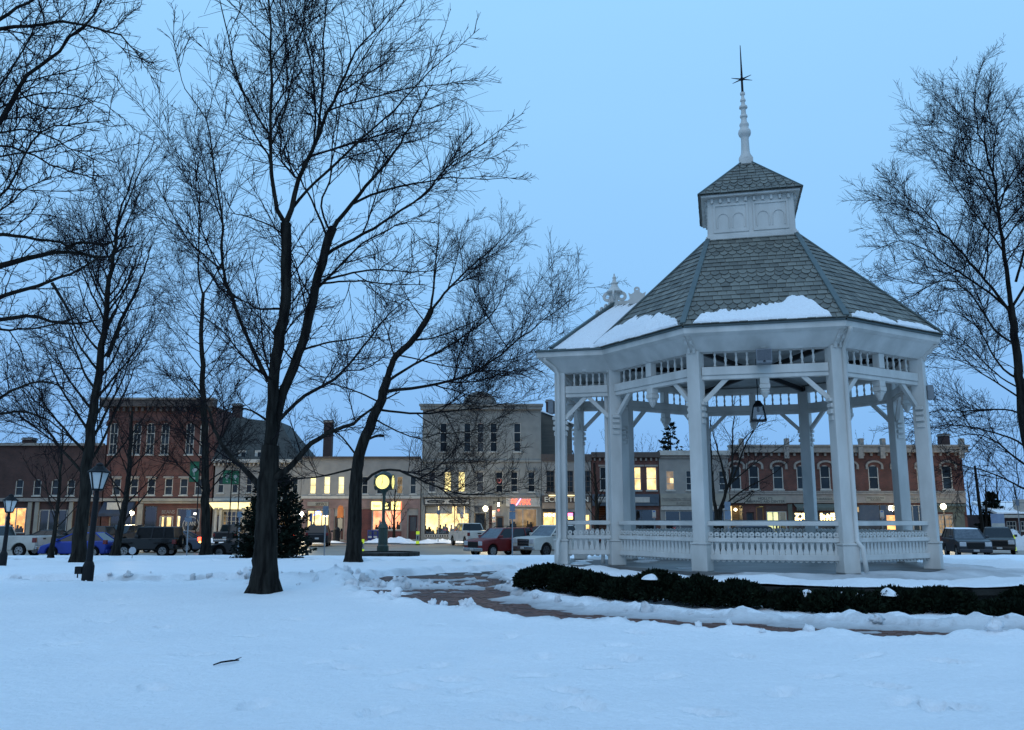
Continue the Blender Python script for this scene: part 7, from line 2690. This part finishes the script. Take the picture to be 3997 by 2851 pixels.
def marker(px, Y, z, label, h=1.25):
    p = at(px, 2120, Y)
    t = thing('marker_post', label, 'marker post', (p.x, Y, z), .2, 'yellow crossing markers')
    my = emit('self_glowing_yellow', (.75, 1.0, .05), .35, sample=False)  # weak emission stands in for light thrown back by the panels
    MB().lathe([(.20, 0), (.19, .05), (.06, .08)], 12).build('base', M_PLASTIC, t)
    MB().box(-.15, .15, -.012, .012, .10, .36).build('lower_panel', my, t)
    MB().box(-.14, .14, -.012, .012, .361, h - .28).build('middle_panel', pm('grey_panel', (.36, .36, .34), (.28, .28, .27), 5, .6), t)
    MB().box(-.05, .05, -.02, -.0125, .48, .82).build('symbol', M_PLASTIC, t)
    MB().box(-.15, .15, -.012, .012, h - .279, h).build('upper_panel', my, t)


marker(1413, 58, STREET, 'yellow and white crossing marker just right of the leaning maple trunk', 1.0)
marker(1630, 78, STREET, 'yellow crossing marker by the dark red door', 1.2)
marker(3958, 62, STREET, 'yellow marker panel before the snow heap at the right edge', 1.2)


def sign_post(px, Y, zb, py_base, py_top, panels, label, back=True, tilt=0.0):
    p = at(px, py_base, Y)
    t = thing('sign_post', label, 'sign post', (p.x, Y, zb), 0, 'parking sign posts')
    t.rotation_euler = (0, tilt, 0)
    H = at(px, py_top, Y).z - zb
    mg = pm('galvanised', (.22, .24, .26), (.16, .18, .20), 14, .5, metal=.3)
    MB().box(-.035, .035, -.02, .02, 0, H).build('post', mg, t)
    for (z0_, z1_, w_, m_) in panels:
        pn = MB().box(-w_ / 2, w_ / 2, -.034, -.021, H - z1_, H - z0_).build('sign_panel', m_, t, bevel=.006)
        if m_ is M_TRIM:
            MB().box(-w_ * .3, w_ * .3, -.0355, -.0342, H - z0_ - .16, H - z0_ - .06).build('sign_symbol', pm('sign_blue', (.03, .10, .35), (.025, .08, .3), 4, .5), pn)
            MB().box(-w_ * .36, w_ * .36, -.0355, -.0342, H - z1_ + .05, H - z1_ + .10).build('sign_text_bar', pm('sign_red', (.35, .03, .03), (.3, .03, .03), 4, .5), pn)


M_SIGNB = pm('sign_back', (.16, .20, .25), (.12, .15, .19), 6, .5, metal=.3)
K0 = float(gz(0, 51))
sign_post(728, 51.2, K0, 2175, 1990, [(.02, .42, .28, M_SIGNB), (.45, .70, .42, M_SIGNB)], 'grey sign post with two panels before the coffee shop', tilt=-.012)
sign_post(928, 51.0, K0, 2170, 1996, [(.02, .35, .3, M_SIGNB)], 'grey sign post left of the dark evergreen')
sign_post(1265, 51.2, K0, 2172, 1975, [(.02, .55, .34, M_SIGNB)], 'tall grey sign post before the blue neon window')
sign_post(2000, 51.2, K0, 2170, 1966, [(.02, .44, .30, M_SIGNB), (.48, .90, .36, M_SIGNB)], 'grey sign post with two panels beside the red SUV')
sign_post(1710, 81, WALKZ, 2115, 1992, [(.02, .4, .3, M_SIGNB)], 'thin sign post before the lit window with the seated person')
sign_post(1802, 81, WALKZ, 2115, 1998, [(.02, .62, .32, M_TRIM)], 'white parking sign right of the lit window')
sign_post(1928, 81, WALKZ, 2115, 1993, [(.02, .55, .3, M_TRIM), (.57, 1.1, .3, M_TRIM)], 'pair of white parking signs by the brick pier')
sign_post(2556, 81, WALKZ, 2115, 1992, [(.02, .72, .34, M_TRIM)], 'white parking sign before the dark blue shop front')
sign_post(2812 + 36, 52.0, STREET + .1, 2170, 1958, [(.02, .5, .36, M_SIGNB), (.55, 1.05, .38, M_SIGNB)], 'grey sign post seen through the middle of the gazebo')
sign_post(3450, 81, WALKZ, 2115, 1992, [(.02, .72, .38, M_TRIM)], 'white parking sign before the green shop front')
sign_post(3990, 70, STREET, 2160, 1950, [(.02, .5, .3, M_SIGNB)], 'thin pole at the right edge')
sign_post(1210, 80.8, WALKZ, 2115, 2004, [(.02, .75, .26, pm('sign_blue2', (.02, .07, .25), (.018, .06, .2), 4, .5))], 'blue sign post before the blue neon window')

# green banners on dark poles
M_BANNER = pm('banner_green', (.012, .13, .055), (.010, .10, .045), 4, .7)
for px0, px1, y0_, y1_, lb in ((741, 776, 1802, 1882, 'green banner with a white tree emblem left of the slim tree trunk'), (870, 902, 1836, 1890, 'left one of the paired green banners right of the slim tree'), (905, 933, 1838, 1892, 'right one of the paired green banners right of the slim tree')):
    Yb = 70.0
    r = rect(px0, px1, y0_, y1_, Yb)
    xc = (r[0] + r[1]) / 2
    t = thing('street_banner', lb, 'banner', (r[1] + .06, Yb, STREET), 0, 'green street banners')
    H = r[3] - STREET + .3
    MB().lathe([(.09, 0), (.08, .4), (.05, .5), (.045, H)], 8).build('pole', M_DARKM, t)
    for zz in (r[3], r[2]):
        MB().tube([(0, 0, zz - STREET), (r[0] - r[1] - .08, 0, zz - STREET)], .018, 6).build('arm', M_DARKM, t)
    bn = MB().box(r[0] - r[1] - .06, -.06, -.008, .008, r[2] - STREET + .02, r[3] - STREET - .02).build('banner_cloth', M_BANNER, t)
    wdt, hh = r[1] - r[0], r[3] - r[2]
    cxx, czz = xc - r[1] - .06, r[2] - STREET + hh * .58
    em = MB()
    for k in range(9):                       # leafy crown of the emblem
        a = k * 2.4
        rr_ = wdt * .19 * math.sqrt(k / 9)
        em = MB().prism([(wdt * .13 * math.cos(2 * PI * q / 10), wdt * .13 * math.sin(2 * PI * q / 10)) for q in range(10)], (cxx + rr_ * math.cos(a), -.0095 - .0004 * k, czz + rr_ * math.sin(a)), (1, 0, 0), (0, 0, 1), (0, -1, 0), .002)
        em.build('emblem_leaf', M_TRIM, bn)
    MB().box(cxx - wdt * .05, cxx + wdt * .05, -.0115, -.009, czz - hh * .26, czz - hh * .1).build('emblem_trunk', M_TRIM, bn)
    MB().prism([(-.2 * wdt, 0), (.15 * wdt, 0), (.15 * wdt, -.12 * hh), (.0, -.05 * hh)], (cxx, -.009, r[2] - STREET + hh * .22), (1, 0, 0), (0, 0, 1), (0, -1, 0), .002).build('emblem_scroll', M_TRIM, bn)

# blue newspaper boxes, orange sandwich sign, bin
for k, px in enumerate((1445, 1466)):
    p = at(px, 2105, 82.5)
    t = thing('newspaper_box', ['left blue newspaper box by the clock pedestal', 'right blue newspaper box by the clock pedestal'][k], 'newspaper box', (p.x, 82.5, WALKZ), 0, 'blue newspaper boxes')
    mbx = pm('blue_enamel', (.012, .022, .16), (.010, .018, .12), 5, .4)
    MB().box(-.24, .24, -.2, .2, .32, 1.12).build('case', mbx, t, bevel=.04)
    MB().box(-.15, .15, -.211, -.201, .70, 1.0).build('window', M_BLIND, t)
    MB().box(-.17, .17, -.211, -.201, .40, .58).build('front_label', M_TRIM, t)
    MB().box(-.2, .2, -.17, .17, 0, .319).build('stand', mbx, t)
p = at(1326, 2100, 83.5)
t = thing('hanging_sign', 'orange shaped sign on a white post beside the maroon door', 'sign', (p.x, 83.5, WALKZ))
zt_, zb_ = at(1326, 1985, 83.5).z - WALKZ, at(1326, 2022, 83.5).z - WALKZ
mo = pm('orange_paint', (.42, .13, .025), (.34, .10, .02), 3, .6)
MB().box(-.30, .30, -.03, .03, zb_, zt_).build('board', mo, t, bevel=.03)
MB().prism([(-.28, 0), (.28, 0), (.16, .28), (.06, .22), (0, .34), (-.06, .22), (-.16, .28)], (0, .03, zt_ + .001), (1, 0, 0), (0, 0, 1), (0, -1, 0), .06).build('crest', mo, t)
MB().box(-.22, .22, -.02, .02, zb_ - 1.0, zb_ - .06).build('notice_panel', M_CREAM, t)
MB().box(-.05, .05, .031, .09, 0, zt_).build('post', M_TRIM, t)
p = at(1313, 2110, 81.5)
t = thing('litter_bin', 'black litter bin on the sidewalk left of the leaning maple', 'litter bin', (p.x, 81.5, WALKZ))
MB().lathe([(.28, 0), (.33, .05), (.36, 1.0), (.38, 1.04), (.30, 1.1)], 14).build('body', M_PLASTIC, t)
MB().lathe([(.32, 1.10), (.34, 1.16), (.22, 1.34), (.12, 1.4)], 14).build('lid', M_PLASTIC, t)

# utility pole and wires on the right
p = at(3842, 2120, 92)
t = thing('utility_pole', 'wooden utility pole with wires at the right', 'utility pole', (p.x, 92, -.8))
H = at(3830, 1818, 92).z + .8
MB().tube([(0, 0, 0), (-.15, 0, H * .5), (-.25, 0, H)], [.20, .17, .12], 9).build('pole', M_BARK, t)
for k in range(3):
    z = H - .6 - k * 1.6
    pts = [(-.22 + q * 3.2, 0 - q * 1.2, z + .9 * (q / 6) - .9 * math.sin(PI * q / 6) * .6) for q in range(7)]
    MB().tube(pts, .018, 4).build('wire', M_DARKM, t)
# board leaning by the parked cars (blue-white for-sale board)
p = at(3897, 2060, 68)
t = thing('notice_board', 'blue and white board standing behind the dark parked cars at right', 'notice board', (p.x, 68, STREET))
z0_, z1_ = at(3897, 2070, 68).z - STREET, at(3897, 2006, 68).z - STREET
MB().box(-.52, .52, -.03, .03, z0_, z1_).build('board', pm('board_blue', (.20, .26, .36), (.16, .2, .3), 3, .6), t, bevel=.01)
MB().box(-.50, .50, -.036, -.031, z0_ + .05, z0_ + (z1_ - z0_) * .42).build('white_band', M_TRIM, t)
for s_ in (-1, 1):
    MB().box(s_ * .45 - .03, s_ * .45 + .03, -.02, .02, 0, z0_ - .001).build('leg', M_DARKM, t)

# small things on the snow
p0, p1 = on_ground(832, 2606, .11), on_ground(932, 2588, .11)
z_, _ = snow_height(np.array([p0.x, p1.x]), np.array([p0.y, p1.y]))
st = MB()
q0, q1 = Vector((p0.x, p0.y, z_[0] + .012)), Vector((p1.x, p1.y, z_[1] + .016))
st.tube([q0, q0.lerp(q1, .3) + Vector((0, 0, .012)), q0.lerp(q1, .7) + Vector((.0, .01, .006)), q1], [.006, .009, .010, .007], 6)
st.tube([q0.lerp(q1, .86) + Vector((0, 0, .01)), q1 + Vector((.01, .05, .02))], [.006, .003], 5)
tag(st.build('fallen_twig', M_TWIG), 'thin fallen twig lying on the snow in the left foreground', 'twig')
p = ground_at(515, 2182)
t = thing('lawn_marker', 'small white marker sign stuck in the snow before the black jeep', 'marker', (p.x, p.y, p.z - .05))
MB().box(-.015, .015, -.01, .01, 0, .35).build('stake', M_STONET, t)
MB().prism([(.19 * math.cos(2 * PI * k / 8 + .39), .19 * math.sin(2 * PI * k / 8 + .39)) for k in range(8)], (0, -.012, .45), (1, 0, 0), (0, 0, 1), (0, -1, 0), .015).build('panel', pm('marker_white', (.42, .44, .48), (.32, .34, .38), 6, .6), t)
p = at(1210, 2163, 52.2)
t = thing('bollard', 'short black bollard at the kerb right of the evergreen', 'bollard', (p.x, 51.4, K0 - .05))
MB().lathe([(.10, 0), (.10, .30), (.13, .33), (.12, .42), (.03, .46)], 10).build('post', M_DARKM, t)

# seated customer in the lit shop window
def person(px, py_seat, Y, label):
    p = at(px, py_seat, Y)
    t = thing('person', label, 'person', (p.x, Y, WALKZ + .25), 0)
    J = {'pelvis': (0, 0, .55), 'chest': (.02, .05, .95), 'neck': (.02, .03, 1.12), 'head': (.03, .0, 1.26), 'crown': (.03, .0, 1.37),
         'shl': (-.19, .04, 1.05), 'ell': (-.26, -.06, .82), 'hal': (-.14, -.24, .74), 'shr': (.22, .04, 1.05), 'elr': (.28, -.08, .82), 'har': (.14, -.26, .74),
         'hpl': (-.10, -.02, .54), 'knl': (-.13, -.42, .55), 'ftl': (-.13, -.46, .10), 'tol': (-.13, -.60, .05), 'hpr': (.10, -.02, .54), 'knr': (.13, -.42, .55), 'ftr': (.13, -.46, .10), 'tor': (.13, -.60, .05)}
    rad = {'pelvis': .15, 'chest': .15, 'neck': .055, 'head': .095, 'crown': .07, 'shl': .07, 'ell': .048, 'hal': .035, 'shr': .07, 'elr': .048, 'har': .035, 'hpl': .09, 'knl': .065, 'ftl': .045, 'tol': .035, 'hpr': .09, 'knr': .065, 'ftr': .045, 'tor': .035}
    ks = list(J)
    ed = [('pelvis', 'chest'), ('chest', 'neck'), ('neck', 'head'), ('head', 'crown'), ('chest', 'shl'), ('shl', 'ell'), ('ell', 'hal'), ('chest', 'shr'), ('shr', 'elr'), ('elr', 'har'), ('pelvis', 'hpl'), ('hpl', 'knl'), ('knl', 'ftl'), ('ftl', 'tol'), ('pelvis', 'hpr'), ('hpr', 'knr'), ('knr', 'ftr'), ('ftr', 'tor')]
    me = bpy.data.meshes.new('body')
    me.from_pydata([J[k] for k in ks], [(ks.index(a), ks.index(b)) for a, b in ed], [])
    o = link('body', me, t)
    o.modifiers.new('skin', 'SKIN')
    sv = me.skin_vertices[0].data
    for i, k in enumerate(ks):
        sv[i].radius = (rad[k], rad[k])
        sv[i].use_root = (k == 'pelvis')
    o.modifiers.new('sub', 'SUBSURF').render_levels = 2
    me.materials.append(pm('dark_clothes', (.03, .03, .035), (.05, .045, .045), 5, .9))
    MB().lathe([(.03, -.02), (.085, .03), (.10, .09), (.08, .15), (.02, .18)], 12, (.03, .02, 1.24)).build('hair', pm('grey_hair', (.25, .24, .23), (.18, .17, .16), 20, .9), t, smooth=True)
    MB().box(-.17, .20, -.14, .19, .72, .94).build('red_vest', pm('red_cloth', (.45, .04, .03), (.35, .03, .03), 6, .9), t, bevel=.06)
    p2 = thing('salon_chair', 'dark padded chair in the lit shop window', 'chair', (p.x, Y + .02, WALKZ + .0))
    MB().box(-.27, .27, -.30, .26, .58, .70).build('seat', M_INTD, p2, bevel=.04)
    MB().box(-.25, .25, .20, .30, .70, 1.25).build('backrest', M_INTD, p2, bevel=.04)
    MB().lathe([(.24, 0), (.22, .05), (.05, .08), (.05, .58)], 12).build('pedestal', M_CHROME, p2)


person(1738, 2070, FY + 1.3, 'person in dark clothes and red vest seated in the lit shop window')
